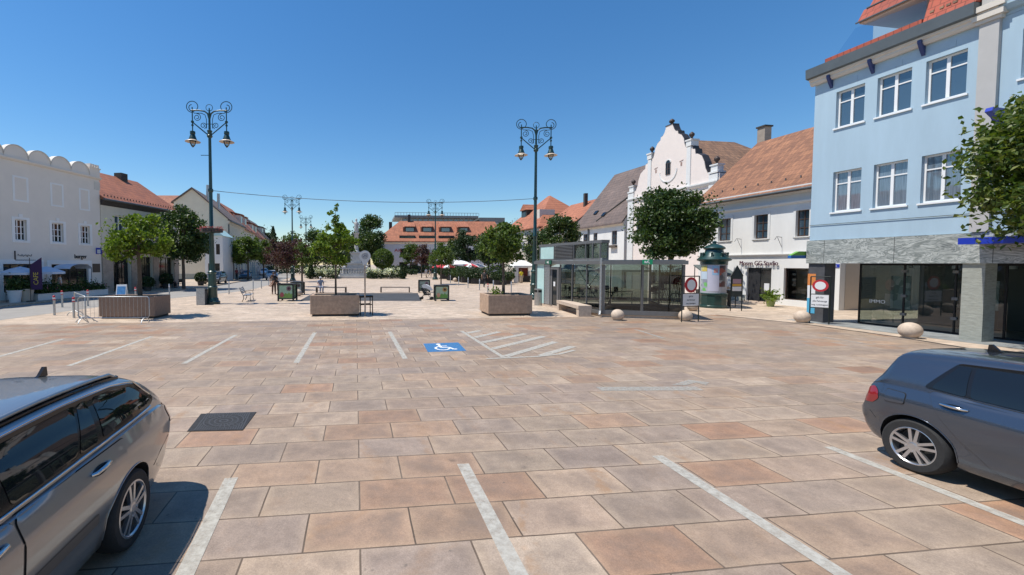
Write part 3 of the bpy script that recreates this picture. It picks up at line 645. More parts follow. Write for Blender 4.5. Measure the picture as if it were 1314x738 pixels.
text_obj('lettering','Mosen GG Studio',.40,M['maroonink'],t,(d0-.45,-.10,2.30),depth=.02,sx=.86)
for u,v in ((951,312),(1003,310)):
    s,z = fr.at(u,v); mb = MB(); mb.tube([(s,0,z+.25),(s,-.35,z+.3),(s,-.5,z+.1)],.015,5); mb.tube([(s,0,z-.3),(s,-.3,z+.25)],.012,5); mb.build('sign_bracket', M['black'], t)
mb = MB(); k = 4.35/5
for i in range(10): mb.obox((.6+i*fr.L/10.5,.35,7.0+.35*k+.25),.05,.05,.12)
mb.build('snow_guard', M['leadgrey'], t)
gutter(t,fr.L,-.5,6.70)
text_obj('street_nameplate','Hauptplatz',.13,M['signwhite'],MB().box(fr.L-.62,fr.L-.02,-.03,0,2.28,2.46).build('nameplate', M['royal'], t),(fr.L-.58,-.034,2.30),depth=.002,sx=.8)
# side wall of it facing the alley: beige with a grille
MB().box(fr.L+.012,fr.L+.018,.35,9.9,.0,2.9).build('beige_side_wall', M['beigewall'], t)
mb = MB(); mb.box(fr.L+.02,fr.L+.05,1.35,2.3,.6,1.75); 
for i in range(9): mb.obox((fr.L+.06,1.82,.68+i*.12),.03,.9,.03,0,0,.5)
mb.build('vent_grille', M['leadgrey'], t)

# ---------------- town hall with curved baroque gable
def tx(y): return 29.04-.16*y
fr = Fr((tx(43.45),43.45),(tx(32.3),32.3)); gc = fr.L/2+.05
tn = thing('town_hall','pinkish white town hall with curved baroque gable and stone urns','town hall',fr.o,fr.rz)
half = [(5.15,0),(5.15,9.35),(4.35,9.35),(4.05,9.55),(3.85,9.95),(3.72,10.5),(3.45,11.05),(3.05,11.3),(2.85,11.35),(2.80,11.75),(2.55,11.8),(2.5,12.05),(1.98,12.05),(1.82,12.15),(1.70,12.5),(1.62,12.9),(1.35,13.3),(1.0,13.5),(.95,13.75),(.72,13.8),(.55,14.0),(.42,14.3),(.36,14.5)]
poly = [(gc-d,z) for d,z in half]+[(gc+d,z) for d,z in reversed(half)]
holes = [(gc-.28,gc+.28,10.2,11.35)]
mb = MB(); mb.prisy(poly,0,.55); mb.box(gc-5.1,gc+5.1,.55,10,0,9.3); mb.build('gable_wall', M['pinkwall'], tn)
mb = MB()   # sheet metal coping that follows the curves
for side in (-1,1):
    pts = [(gc+side*d,z) for d,z in half[1:]]
    for (a,b) in zip(pts,pts[1:]):
        dx,dz = b[0]-a[0],b[1]-a[1]; l = hypot(dx,dz); nx,nz = (-dz/l,dx/l) if side>0 else (dz/l,-dx/l)
        nx,nz = (nx,nz) if (nx*side>0 or nz>0) else (-nx,-nz)
        q = [(a[0]+nx*.004,a[1]+nz*.004),(b[0]+nx*.004,b[1]+nz*.004),(b[0]+nx*.05,b[1]+nz*.05),(a[0]+nx*.05,a[1]+nz*.05)]
        mb.prisy(q,.04,.62)
mb.prisy([(gc-.42,14.505),(gc+.42,14.505),(gc+.42,14.56),(gc-.42,14.56)],-.04,.62)
mb.build('coping', mat('dark_metal_coping',(.05,.045,.045),.5,.3), tn)
for s in (-1,1):
    mb = MB(); x = gc+s*4.68; mb.box(x-.40,x+.40,-.10,0,0,9.36); mb.box(x-.42,x+.42,-.14,.6,9.41,9.55); mb.box(x-.30,x+.30,-.03,.5,9.55,10.0); mb.box(x-.37,x+.37,-.09,.56,10.0,10.1)
    mb.build('pilaster', M['white'], tn); mb = MB(); x = gc+s*2.24; mb.box(x-.20,x+.20,-.07,0,8.0,12.05); mb.box(x-.27,x+.27,-.10,.6,12.11,12.55); mb.box(x-.33,x+.33,-.15,.64,12.55,12.66); mb.build('pilaster', M['white'], tn)
ub_ = mat('dark_bronze_urn',(.05,.035,.03),.6,.2)
urn = [(.02,0),(.16,0),(.17,.06),(.07,.12),(.1,.2),(.2,.34),(.2,.46),(.12,.55),(.05,.62),(.02,.64)]
for s in (-1,1):
    MB().lathe(urn,(gc+s*4.68,.2,10.1),12).build('urn',ub_,tn,50); MB().lathe(urn,(gc+s*2.24,.2,12.66),12).build('urn',ub_,tn,50)
mb = MB(); mb.lathe([(.02,0),(.2,0),(.2,.05),(.08,.1),(.22,.25),(.22,.36),(.08,.5),(.02,.52)],(gc,.25,14.56),12)
mb.build('urn', ub_, tn, 50)
w = window(tn,(gc-.26,gc+.26,10.25,11.25),.0,M['winbrown'],M['panedark'],1,(.5,),.05)
mb = MB()
def arc(c,r,a0,a1,n=18): return [(c[0]+r*cos(a0+(a1-a0)*i/n),c[1]+r*sin(a0+(a1-a0)*i/n)) for i in range(n+1)]
for (r0,r1) in ((.92,1.02),):
    o_ = arc((gc,10.6),r1,pi,2*pi); i_ = arc((gc,10.6),r0,pi,2*pi)
    for k in range(18): mb.prisy([o_[k],o_[k+1],i_[k+1],i_[k]],-.05,0)
a_ = arc((gc,11.25),.26,0,pi,10); b_ = arc((gc,11.25),.34,0,pi,10)
for k in range(10): mb.prisy([a_[k],a_[k+1],b_[k+1],b_[k]],-.05,0)
mb.build('window_moulding', M['white'], tn)
MB().prisy(arc((gc,11.25),.25,0,pi,10),-.03,-.001).build('window_arch', M['panedark'], tn)
for s in (-1,1):
    mb = MB(); mb.prisy([(gc+s*1.45-.2,11.05),(gc+s*1.45+.2,11.12),(gc+s*1.45+.2,11.18),(gc+s*1.45-.2,11.11)],-.02,0); mb.box(gc+s*1.45-.08,gc+s*1.45+.08,-.02,0,10.7,11.0); mb.build('relief', mat('relief_brown',(.3,.2,.17),.8), tn)
for x in (gc-3.3,gc-1.1,gc+1.1,gc+3.3):
    w = window(tn,(x-.5,x+.5,5.2,7.0),.0,M['winwhite'],M['pane'],1,(.66,),.06,.1)
cornice(tn,gc-5.15,gc+5.15,8.55,[(0,0),(.12,.05),(.2,.2),(.2,.3),(0,.3)],M['white'])
# nave roof behind: ridge runs away from the gable
mb = MB(); o = .2; zt_, ze_ = 13.35, 8.9
mb.add([(gc-5.3,.5,ze_),(gc+5.3,.5,ze_),(gc+5.3,11,ze_),(gc-5.3,11,ze_),(gc,.5,zt_),(gc,6.6,zt_)],[(0,1,4),(0,4,5,3),(1,2,5,4),(2,3,5)])
mb.build('nave_roof', tiles('mossy_brown_tiles_cross',(.27,.15,.085),(.16,.09,.055),axis='y',h=.3), tn)
ch = MB(); ch.box(gc+2.1,gc+2.75,6.6,7.25,11.0,13.9); c_ = ch.build('chimney', mat('grey_chimney_render',(.33,.28,.23),.9,0,.15,2), tn)
mb = MB(); mb.box(gc+2.02,gc+2.83,6.52,7.33,13.9,14.02); mb.build('chimney_cap', M['plinth'], c_)

# ---------------- left neighbour with the steep brown roof
fr = Fr((tx(52.1),52.1),(tx(43.4),43.4))
hs_ = [hole(fr,761.5,766.3,302,314),hole(fr,785,791.5,299.5,315.5)]
hs_ = [(a,b,4.45,5.9) for a,b,_,_ in hs_]+[(hs_[0][0]-2.0,hs_[0][0]-1.1,4.45,5.9)]
t,fr,r = house('brown_roof_house','white house with a long steep brown roof left of the gable',(tx(52.1),52.1),(tx(43.4),43.4),10,6.95,13.1,M['whitewall'],M['tile_brown'],hs_,dict(tr=(.5,),sill=.06,sillmat=M['white']),oe=.05)
cornice(t,0,fr.L,6.35,[(0,0),(.1,.05),(.28,.25),(.28,.4),(0,.4)],M['cream'])
MB().tube([(fr.at(756,300)[0],-.1,6.6),(fr.at(756,300)[0],-.1,0)],.10,8).build('downpipe', M['leadgrey'], t)
mb = MB(); mb.box(hs_[1][0]-.1,hs_[1][1]+.1,-.28,-.05,4.15,4.4); fb = mb.build('flower_box', M['bark'], t)
k = 6.15/5
for (x,y,n) in ((2.6,.9,0),(4.6,.55,0),(7.3,2.2,0)): MB().obox((x,y,6.95+y*k+.28),.55,.5,.16,0,atan2(k,1)).build('skylight', M['panedark'], t)
mb = MB(); mb.tube([(fr.L*.45,.05,7.2),(fr.L-.4,2.9,6.95+2.9*k+.35)],.09,6); mb.build('roof_ridge_trim', M['plinth'], t)

# ---------------- two orange houses further along the right side
t,fr,r = house('orange_roof_house','small house with orange tiled roof behind the dark tree',(tx(61),61),(tx(52.6),52.6),9,7.3,10.6,M['yellowwall'],M['tile_orange'],[(1.2,2.2,4.6,6.2),(3.6,4.6,4.6,6.2),(6,7,4.6,6.2)],oe=.05)
MB().box(5.2,5.6,3.2,3.6,9.0,11.6).build('chimney', M['plinth'], t)
f = Fr((tx(75),75),(tx(61.5),61.5)); t = thing('orange_gable_house','tall house with orange half gable roof and dark dormer','house',f.o,f.rz)
mb = MB(); mb.box(0,f.L,0,10,0,7.6); mb.build('wall', M['cream'], t)
mb = MB(); hip_roof(f.L,10,7.6,13.0,6.0,6.2,.4); mb = hip_roof(f.L,10,7.6,13.3,6.4,6.6,.4); mb.build('roof', M['tile_orange'], t)
dm = MB(); dm.box(3.3,5.3,1.9,5.0,9.2,11.2); d_ = dm.build('dormer', M['plinth'], t)
MB().prisy([(3.0,11.205),(5.6,11.205),(4.3,12.2)],1.7,5.0).build('dormer_roof', M['tile_orange'], d_)
MB().box(3.6,5.0,1.85,1.899,9.6,10.9).build('window', M['panedark'], d_)
dm = MB(); dm.box(10.5,11.6,1.0,3.4,8.7,10.5); dm.build('chimney', M['cream'], t)
for x in (1.2,3.4,5.6,7.8,10): window(t,(x,x+1,4.4,6.0),-.01,M['winwhite'],M['pane'],1,(.66,))

# ---------------- left: grey house with scalloped parapet
fr = Fr((-28.6,11.5),(-25.0,35.3)); 
def lx(y): return -25+.149*(y-35.3)
fr = Fr((lx(9),9),(lx(35.3),35.3))
lt = thing('scalloped_house','pale grey house with round scalloped parapet and cafe shop fronts','house',fr.o,fr.rz)
wins = []; blanks = []
for (u0,u1,va,vb) in ((19,34,276,306),(66.5,81,281,310),(103,115,286,311.5)):
    a,_ = fr.at(u0,290); b,_ = fr.at(u1,290); wins.append((a,b,4.05,5.45))
for (u0,u1) in ((17.5,35.5),(65.5,80.5),(102,114)):
    a,_ = fr.at(u0,250); b,_ = fr.at(u1,250); blanks.append((a,b,6.65,8.35))
p = wins[1][0]-wins[0][0]
for k in (1,2,3,4): wins.append((wins[0][0]-p*k,wins[0][1]-p*k,4.05,5.45)); blanks.append((blanks[0][0]-p*k,blanks[0][1]-p*k,6.65,8.35))
s0,s1 = fr.at(4,350)[0],fr.at(50,350)[0]; s2,s3 = fr.at(66,350)[0],fr.at(113,350)[0]
shops = [(s0,s1,.12,2.45),(s2,s3,.12,2.42),(s0-7,s0-2,.12,2.45)]
mb = MB(); wallgrid(mb,0,fr.L,0,9.5,wins+shops,.22); sides(mb,fr.L,11,0,9.5); mb.sheet([(0,0,9.5),(fr.L,0,9.5),(fr.L,11,9.5),(0,11,9.5)]); mb.build('wall', M['greywall'], lt, fix=False)
for h in wins:
    w = window(lt,h,.2,M['winwhite'],M['panedark'],2,(.33,.66),.06,.05,bar=.035); a,b,c,d = h
    mb = MB(); mb.box(a-.2,a,-.03,0,c-.15,d+.16); mb.box(b,b+.2,-.03,0,c-.15,d+.16); mb.box(a,b,-.03,0,d,d+.16); mb.box((a+b)/2-.12,(a+b)/2+.12,-.05,0,d+.165,d+.36); mb.box(a,b,-.05,0,c-.15,c-.062); mb.build('surround', M['trimgrey'], w)
for a,b,c,d in blanks:
    mb = MB(); mb.box(a-.06,a+.08,-.02,0,c,d); mb.box(b-.08,b+.06,-.02,0,c,d); mb.box(a+.08,b-.08,-.02,0,c,c+.12); mb.box(a+.08,b-.08,-.02,0,d-.12,d); mb.build('blind_window', M['trimgrey'], lt)
for a,b,c,d in shops:
    mb = MB(); mb.box(a-.32,a-.02,-.05,0,0.1,d+.3); mb.box(b+.02,b+.32,-.05,0,.1,d+.3); mb.box(a-.02,b+.02,-.05,0,d+.02,d+.3); mb.build('shop_surround', M['trimgrey'], lt)
    w = window(lt,(a,b,c,d),.2,M['black'],M['panedark'],3,(.8,),.06,None,name='shop_window',bar=.03)
cornice(lt,0,fr.L+.1,9.28,[(0,0),(.08,.03),(.16,.12),(.16,.2),(0,.2)],M['greywall'])
pc = []
for u in (20,51,77,102): pc.append(fr.at(u,190)[0])
pit = (pc[3]-pc[0])/3; last = pc[3]
k = 0
while last-pit*k > .6:
    x = last-pit*k; r_ = pit*.5
    a_ = arc((x,9.55),r_-.01,0,pi,16); MB().prisy([(x+r_-.01,9.505)]+a_+[(x-r_+.01,9.505)],-.02,.35).build('parapet_arch', M['greywall'], lt)
    b_ = arc((x,9.55),r_-.01,0,pi,16); c_ = arc((x,9.55),r_+.06,0,pi,16); mb = MB()
    for i in range(1,15): mb.prisy([b_[i],b_[i+1],c_[i+1],c_[i]],-.06,.38)
    mb.build('parapet_coping', M['cream'], lt); k += 1
mb = MB(); x0 = last+pit*.5+.02; mb.box(x0,fr.L+.05,-.04,.5,9.505,10.25)
for i in range(4): mb.box(x0+.02+i*(fr.L-x0)/4,x0+.02+(i+.6)*(fr.L-x0)/4,-.08,.5,10.25,10.45)
mb.box(x0-.03,fr.L+.1,-.10,.5,10.12,10.2); mb.build('corner_parapet', M['greywall'], lt)
s,z = fr.at(124,239); MB().box(s-.25,s+.3,-.02,0,z-.3,z+.35).build('wall_plaque', M['cream'], lt)
s,z = fr.at(123.5,344); MB().box(s-.35,s+.35,-.03,0,z-.35,z+.35).build('menu_board', mat('menu_board_brown',(.08,.06,.045),.5), lt)
# script sign with bracket bar, and bold black sign
s,z = fr.at(19,330); mb = MB(); mb.box(s-.03,s+.03,-.05,0,z-.22,z+.42); mb.box(s+.03,s+1.35,-.05,0,z-.22,z-.17)
mb.tube([(s+.15+.045*i,-.04,z+.12+.10*sin(i*1.7)*cos(i*.45)) for i in range(22)],.014,5); mb.build('script_lettering', M['ink'], lt)
s,z = fr.at(95,327); text_obj('lettering','burger',.46,M['ink'],lt,(s,-.03,z-.36),depth=.02,sx=.86)
s,z = fr.at(123,322); mb = MB(); mb.box(s,s+.05,-.5,0,z-.25,z+.25); mb.build('projecting_sign', M['royal'], lt); 
MB().box(s-.012,s+.062,-.42,-.12,z-.2,z+.1).build('sign_face', M['signwhite'], lt)
MB().prisx([(-.02,0),(0,0),(0,.6),(-.02,.6)],.2,fr.L-.1).build('base_course', M['trimgrey'], lt)

# ---------------- left: arcade house with red roof
f = Fr((lx(35.35),35.35),(lx(44.6),44.6)); L_ = f.L
ar = [(1.1,3.0,.1,3.1),(3.9,5.7,.1,3.1),(6.5,8.6,.1,3.1)]
up = [(1.4,2.5,4.7,6.6),(4.2,5.3,4.7,6.6),(6.9,8.0,4.7,6.6)]
t,f,r = house('arcade_house','beige arcade house with red tiled roof behind the bright maple',(lx(35.35),35.35),(lx(44.6),44.6),9,7.9,10.8,M['beigewall'],M['tile_red'],[],oe=.03)
o_ = [c for c in t.children if c.name.startswith('wall')][0]; bpy.data.objects.remove(o_)
mb = MB(); wallgrid(mb,0,L_,0,7.9,ar+up,.35); sides(mb,L_,9,0,7.9,10.8,4.5); mb.build('wall', M['yellowwall'], t, fix=False)
for h in up: window(t,h,.2,M['winwhite'],M['pane'],1,(.66,),.07,.08)
for h in ar: window(t,h,.33,M['black'],M['panedark'],2,(.75,),.05,None,name='shop_window',bar=.02)
for (a,b) in ((.0,1.05),(3.05,3.85),(5.75,6.45),(8.65,L_)): MB().box(a,b,-.10,0,.1,3.4).build('stone_pier', M['sandstone'], t)
cornice(t,0,L_,7.3,[(0,0),(.15,.1),(.35,.35),(.35,.5),(0,.5)],M['plinth'])
cornice(t,0,L_,3.42,[(0,0),(.12,.05),(.12,.2),(0,.2)],M['sandstone'],'string_course')
gutter(t,L_,-.45,7.75,.09)
mb = MB()
for i in range(26): mb.obox((.3+i*L_/27,-.1,8.13),.07,.05,.14)
mb.build('snow_guard', M['plinth'], t)
mb = MB(); mb.box(6.6,7.4,3.9,4.7,10.2,11.4); mb.build('chimney', M['plinth'], t)
# rear red roof between
t,f,r = house('red_roof_house','house with low red roof seen between the arcade house and the gable end',(-45,70.5),(-36.2,70.7),8,10.6,14.0,M['greywall'],M['tile_red'],[(1.5,2.6,5,6.6),(4.5,5.6,5,6.6)],oe=.05)
# ---------------- grey gable end house
def sx_(y): return -27.2-.19*(y-66)
P0 = (sx_(66),66); P1 = (sx_(79),79)
hs_ = [(1.0+2.3*i,2.1+2.3*i,5.2,7.0) for i in range(5)]+[(.8+2.4*i,2.4+2.4*i,.2,2.9) for i in range(5)]
f = Fr(P0,P1); t = thing('gable_end_house','grey house whose blank gable end faces the square, brown tiled roof','house',f.o,f.rz)
mb = MB(); wallgrid(mb,0,f.L,0,9.3,hs_,.18)
for x in (0,f.L): mb.sheet([(x,0,0),(x,7.6,0),(x,7.6,11.7),(x,5.0,13.7),(x,0,9.3)])
mb.sheet([(0,7.6,0),(f.L,7.6,0),(f.L,7.6,11.7),(0,7.6,11.7)]); mb.build('wall', M['yellowwall'], t, fix=False)
MB().prisx([(-.4,8.95),(5.0,13.7),(7.9,11.5),(7.9,11.7),(5.0,13.95),(-.4,9.18)],-.25,f.L+.1).build('roof', M['tile_brown'], t)
for h in hs_: window(t,h,.15,M['winwhite'],M['pane'],1,(.66,))
MB().box(-.05,-.01,.0,7.6,0,.9).build('base_course', M['pillar'], t)
for x,y,z0_,z1_ in ((2.0,3.3,12.0,14.7),(3.2,2.0,10.9,13.6)): MB().lathe([(.22,z0_),(.22,z1_)],(x,y,0),10).build('chimney', M['galv'], t, 40)
cornice(t,0,f.L,8.55,[(0,0),(.12,.1),(.3,.35),(.3,.5),(0,.5)],M['cream']); gutter(t,f.L,-.5,8.95,.1)
MB().tube([(.2,-.12,8.5),(.2,-.12,0)],.08,6).build('downpipe', M['leadgrey'], t)
for i,(y0,y1,ze,zr,wm,rm,lab,nm) in enumerate(((79.2,92,9.0,13.6,'yellowwall','tile_orange','yellowish row house with orange roof beyond the gable end','row_house'),(92.2,107,8.5,13.2,'cream','tile_red','cream row house with red roof, second beyond the gable end','row_house'),(107.2,124,9.0,13.6,'greywall','tile_brown','farthest grey row house with dormers on the left of the street','row_house'))):
    hs_ = [(1.2+2.5*k,2.3+2.5*k,4.8,6.6) for k in range(5)]+[(1.0+2.5*k,2.6+2.5*k,.2,2.8) for k in range(5)]
    t,f,r = house(nm,lab,(sx_(y0),y0),(sx_(y1),y1),9,ze,zr,M[wm],M[rm],hs_,dict(fm=M['winwhite']),oe=.04)
    for k in range(2):
        d_ = MB().box(2.5+4.5*k,4.3+4.5*k,1.0,4,ze+1.0,ze+2.6).build('dormer', M['cream'], t); MB().prisx([(.7,ze+2.6),(4,ze+3.4),(4,ze+3.55),(.6,ze+2.75)],2.3+4.5*k,4.5+4.5*k).build('dormer_roof', M[rm], d_)
        MB().box(2.8+4.5*k,4.0+4.5*k,.97,1.0,ze+1.2,ze+2.4).build('window', M['panedark'], d_)
# small white house with glazed pediment
f = Fr((-26.9,57.6),(-24.6,57.9)); 
t = thing('white_corner_house','narrow white house with pale glazed pediment below the grey gable end','house',f.o,f.rz)
mb = MB(); hs_ = [(.35,.8,3.7,5.1),(1.45,1.95,3.7,5.1),(.4,1.9,.1,2.5)]; wallgrid(mb,0,f.L,0,6.2,hs_,.15); sides(mb,f.L,5,0,6.2); mb.build('wall', M['whitewall'], t, fix=False)
for h in hs_: window(t,h,.12,M['winbrown'],M['panedark'],1,(.6,))
mb = MB(); mb.prisy([(-.15,6.2),(f.L+.15,6.2),(f.L/2,7.3)],-.15,5); mb.build('pediment_roof', M['frost'], t)
# ---------------- far end: long orange roofed building
f = Fr((-7.0,104),(24.5,106)); L_ = f.L
hs_ = []
for u in (517.5,531,545,560,575): 
    s,_ = f.at(u,320); hs_.append((s-.75,s+.75,4.0,6.1)); hs_.append((s-1.0,s+1.0,.3,2.8))
t = thing('long_orange_roof_building','long lilac grey building with big orange roof and rows of dormers','building',f.o,f.rz)
mb = MB(); wallgrid(mb,0,L_,0,7.7,hs_,.2); sides(mb,L_,11,0,7.7); mb.build('wall', M['lilacwall'], t, fix=False)
for h in hs_: window(t,h,.17,M['winbrown'],M['panedark'],1,(.6,))
hip_roof(L_,11,7.7,13.3,6.0,1,.5).build('roof', M['tile_orange'], t)
kk = 5.6/6.0
for i,u in enumerate((526,548.5,572,595)):
    s,z = f.at(u,296,2.0); d_ = MB().box(s-1.25,s+1.25,2.4,5,9.9,11.5).build('dormer', M['plinth'], t)
    MB().box(s-1.0,s+1.0,2.36,2.4,10.1,11.3).build('window', M['pane'], d_)
    mb = MB(); mb.prisx([(2.2,11.5),(5.2,12.9),(5.2,13.05),(2.1,11.65)],s-1.4,s+1.4); mb.prisx([(2.2,9.75),(2.2,11.5),(5,12.8),(5,9.75)],s-1.7,s-1.3); mb.build('dormer_roof', M['tile_orange'], d_)
for i,u in enumerate((523,548,573,598)):
    s,z = f.at(u,305,.5); d_ = MB().box(s-2.0,s+1.9,.35,2.2,8.1,9.3).build('dormer', M['plinth'], t)
    MB().box(s-1.7,s+1.6,.32,.35,8.25,9.1).build('window', M['panedark'], d_)
for u in (500,505):
    s,z = f.at(u-4,297); d_ = MB().box(-.6+.9*(u-500)/5,.2+.9*(u-500)/5,2,4,8.6,9.9).build('dormer', M['plinth'], t)
text_obj('lettering','AK',1.0,M['signred'],t,(f.at(506,323)[0],-.04,f.at(506,323)[1]-.2),depth=.02,sx=1.4)
cornice(t,0,L_,7.2,[(0,0),(.15,.1),(.3,.3),(.3,.45),(0,.45)],M['cream'])
mb = MB(); mb.box(3.2,4.0,5,5.8,9.8,13.0); mb.build('chimney', M['plinth'], t); MB().box(8,8.7,5,5.7,12.8,14.9).build('chimney', M['plinth'], t)
# modern flat block behind it
f = Fr((-1.0,140),(33,143)); t = thing('flat_roof_block','grey modern flat roofed block rising behind the orange roof','building',f.o,f.rz)
mb = MB(); mb.box(0,f.L,0,14,0,15.9); mb.box(0,24,1.5,13,15.9,17.3); mb.build('wall', mat('pale_grey_panels',(.36,.40,.43),.7,0,.08,.5), t)
mb = MB(); mb.box(-2.5,25,-1,14,17.3,18.0); mb.box(25.5,f.L,-.2,14,15.9,17.6); mb.build('roof', M['flatroof'], t)
for k in range(14): MB().box(.5+k*1.7,1.6+k*1.7,1.46,1.5,16.1,17.1).build('window', M['pane'], t)
mb = MB(); 
for k in range(30): mb.tube([(-2.4+k*.95,-1,18),(-2.4+k*.95,-1,18.9)],.05,4)
mb.tube([(-2.4,-1,18.9),(25,-1,18.9)],.06,4); mb.build('railing', M['leadgrey'], t)
M['wellgrey'] = mat('louvre_dark',(.02,.02,.022),.8)
# ================================================================== GLASS PAVILION (garage entrance)
A_ = Vector((9.2,19.9,0)); pv = thing('glass_pavilion','glass and grey steel entrance pavilion with flat roofs and green exit signs','pavilion',A_)
def Lp(x,y): return (x-A_.x,y-A_.y)
A,B,Cc,D = Lp(9.2,19.9),Lp(12.3,18.95),Lp(7.95,25.9),Lp(14.3,25.0)
def lerp2(a,b,t): return (a[0]+(b[0]-a[0])*t,a[1]+(b[1]-a[1])*t)
def wallseg(mb,a,b,z0,z1,th=.06,off=0.0):
    d = Vector((b[0]-a[0],b[1]-a[1],0)); l = d.length; d /= l; n = Vector((-d.y,d.x,0))
    c = Vector(((a[0]+b[0])/2,(a[1]+b[1])/2,(z0+z1)/2))+n*off
    mb.obox(c,l,th,z1-z0,atan2(d.y,d.x))
def pane(a,b,z0,z1,m,name='pane',parent=None):
    return MB().sheet([(a[0],a[1],z0),(b[0],b[1],z0),(b[0],b[1],z1),(a[0],a[1],z1)]).build(name,m,parent or pv,fix=False)
mb = MB(); 
def inset(p,c,k): return (p[0]+(c[0]-p[0])*k,p[1]+(c[1]-p[1])*k)
ctr = lerp2(A,D,.5)
mb.prism([A,B,D,Cc],.0,.14); mb.build('floor_slab', M['ball'], pv)
mb = MB(); wallseg(mb,A,B,.14,.34,.16); wallseg(mb,lerp2(Cc,A,.62),A,.14,.30,.16); wallseg(mb,B,D,.14,.34,.14); mb.build('plinth', M['greyframe'], pv)
mb = MB()
cols = [(A,.065),(B,.05),(Cc,.05),(D,.05),(lerp2(A,B,.5),.045),(lerp2(Cc,A,.42),.04),(lerp2(Cc,A,.60),.03),(lerp2(Cc,A,.80),.03),(lerp2(B,D,.33),.03),(lerp2(B,D,.66),.03),(lerp2(Cc,D,.33),.03),(lerp2(Cc,D,.66),.03),(lerp2(Cc,A,.15),.03),(lerp2(Cc,A,.25),.04)]
for p,r in cols: MB().box(p[0]-r,p[0]+r,p[1]-r,p[1]+r,.141,2.44).build('column', M['greyframe'], pv)
mb = MB(); q = lerp2(Cc,A,.985); mb.tube([(q[0]-.12,q[1]-.15,2.75),(q[0]-.12,q[1]-.15,.3),(q[0]-.22,q[1]-.3,.12)],.055,8); mb.build('downpipe', M['galv'], pv)
# roofs
def roofpoly(pts,z0,z1,g): 
    cx = sum(p[0] for p in pts)/len(pts); cy = sum(p[1] for p in pts)/len(pts); out = []
    for p in pts:
        d = Vector((p[0]-cx,p[1]-cy)); l = d.length; out.append((cx+d.x*(1+g/l),cy+d.y*(1+g/l)))
    return out
mb = MB(); mb.prism(roofpoly([A,B,D,Cc],0,0,.22),2.45,2.62); r_ = mb.build('roof', M['greyframe'], pv)
MB().prism(roofpoly([A,B,D,Cc],0,0,.10),2.625,2.66).build('roof_sheet', M['flatroof'], r_)
# upper box along the left side
q0,q1 = lerp2(Cc,A,.06),lerp2(Cc,A,.96); nn = Vector((q1[0]-q0[0],q1[1]-q0[1])).normalized(); nx,ny = -nn.y,nn.x
e0,e1 = (q0[0]+nx*1.4,q0[1]+ny*1.4),(q1[0]+nx*.40,q1[1]+ny*.40)
mb = MB(); mb.prism(roofpoly([q0,q1,e1,e0],0,0,.12),3.46,3.60); mb.build('upper_roof', M['greyframe'], pv)
mb = MB(); wallseg(mb,q0,q1,2.665,2.75,.05); wallseg(mb,q1,e1,2.665,2.75,.05)
for t_ in (0,.28,.62,.80,.9,1): 
    p = lerp2(q0,q1,t_); mb.box(p[0]-.03,p[0]+.03,p[1]-.03,p[1]+.03,2.665,3.46)
p = e1; mb.box(p[0]-.03,p[0]+.03,p[1]-.03,p[1]+.03,2.665,3.46); mb.build('upper_frame', M['greyframe'], pv)
pane(lerp2(q0,q1,.01),lerp2(q0,q1,.27),2.75,3.46,M['frost'],'frosted_pane')
lv = MB()
for i in range(9): 
    wallseg(lv,lerp2(q0,q1,.29),lerp2(q0,q1,.61),2.77+i*.077,2.81+i*.077,.10)
lv.build('louvre', M['greyframe'], pv)
lv = MB(); wallseg(lv,lerp2(q0,q1,.285),lerp2(q0,q1,.615),2.752,3.458,.02,.09); lv.build('louvre_back', M['wellgrey'], pv)
for a_,b_ in ((.63,.79),(.81,.89),(.91,.99)): pane(lerp2(q0,q1,a_),lerp2(q0,q1,b_),2.75,3.46,M['glass'])
pane(q1,e1,2.75,3.46,M['glass']); pane(e0,e1,2.75,3.46,M['glass'])
# lower left wall: frosted pane, ribbed panel, door, panes
pane(lerp2(Cc,A,.01),lerp2(Cc,A,.14),.15,2.45,M['frost'],'frosted_pane')
lv = MB()
for i in range(24): wallseg(lv,lerp2(Cc,A,.155),lerp2(Cc,A,.245),.2+i*.093,.26+i*.093,.07)
wallseg(lv,lerp2(Cc,A,.155),lerp2(Cc,A,.245),.15,2.44,.03); lv.build('ribbed_panel', M['galv'], pv)
mb = MB(); a_,b_ = lerp2(Cc,A,.26),lerp2(Cc,A,.40); wallseg(mb,a_,lerp2(Cc,A,.29),.15,2.3,.07); wallseg(mb,lerp2(Cc,A,.37),b_,.15,2.3,.07); wallseg(mb,lerp2(Cc,A,.29),lerp2(Cc,A,.37),2.15,2.3,.07); dr = mb.build('door', M['greyframe'], pv)
pane(lerp2(Cc,A,.29),lerp2(Cc,A,.37),.2,2.15,M['panedark'],'door_pane',dr)
p = lerp2(Cc,A,.33); MB().obox((p[0]-.03,p[1],1.35),.18,.012,.25,atan2(A[1]-Cc[1],A[0]-Cc[0])).build('notice', M['signwhite'], dr)
for a_,b_ in ((.44,.59),(.61,.79),(.81,.985)): pane(lerp2(Cc,A,a_),lerp2(Cc,A,b_),.3,2.45,M['glass'])
pane(lerp2(A,B,.03),lerp2(A,B,.485),.34,2.45,M['glass']); pane(lerp2(A,B,.515),lerp2(A,B,.98),.34,2.45,M['glass'])
for k in range(3): pane(lerp2(B,D,k*.33+.01),lerp2(B,D,k*.33+.32),.34,2.45,M['glass']); pane(lerp2(Cc,D,k*.33+.01),lerp2(Cc,D,k*.33+.32),.2,2.45,M['glass'])
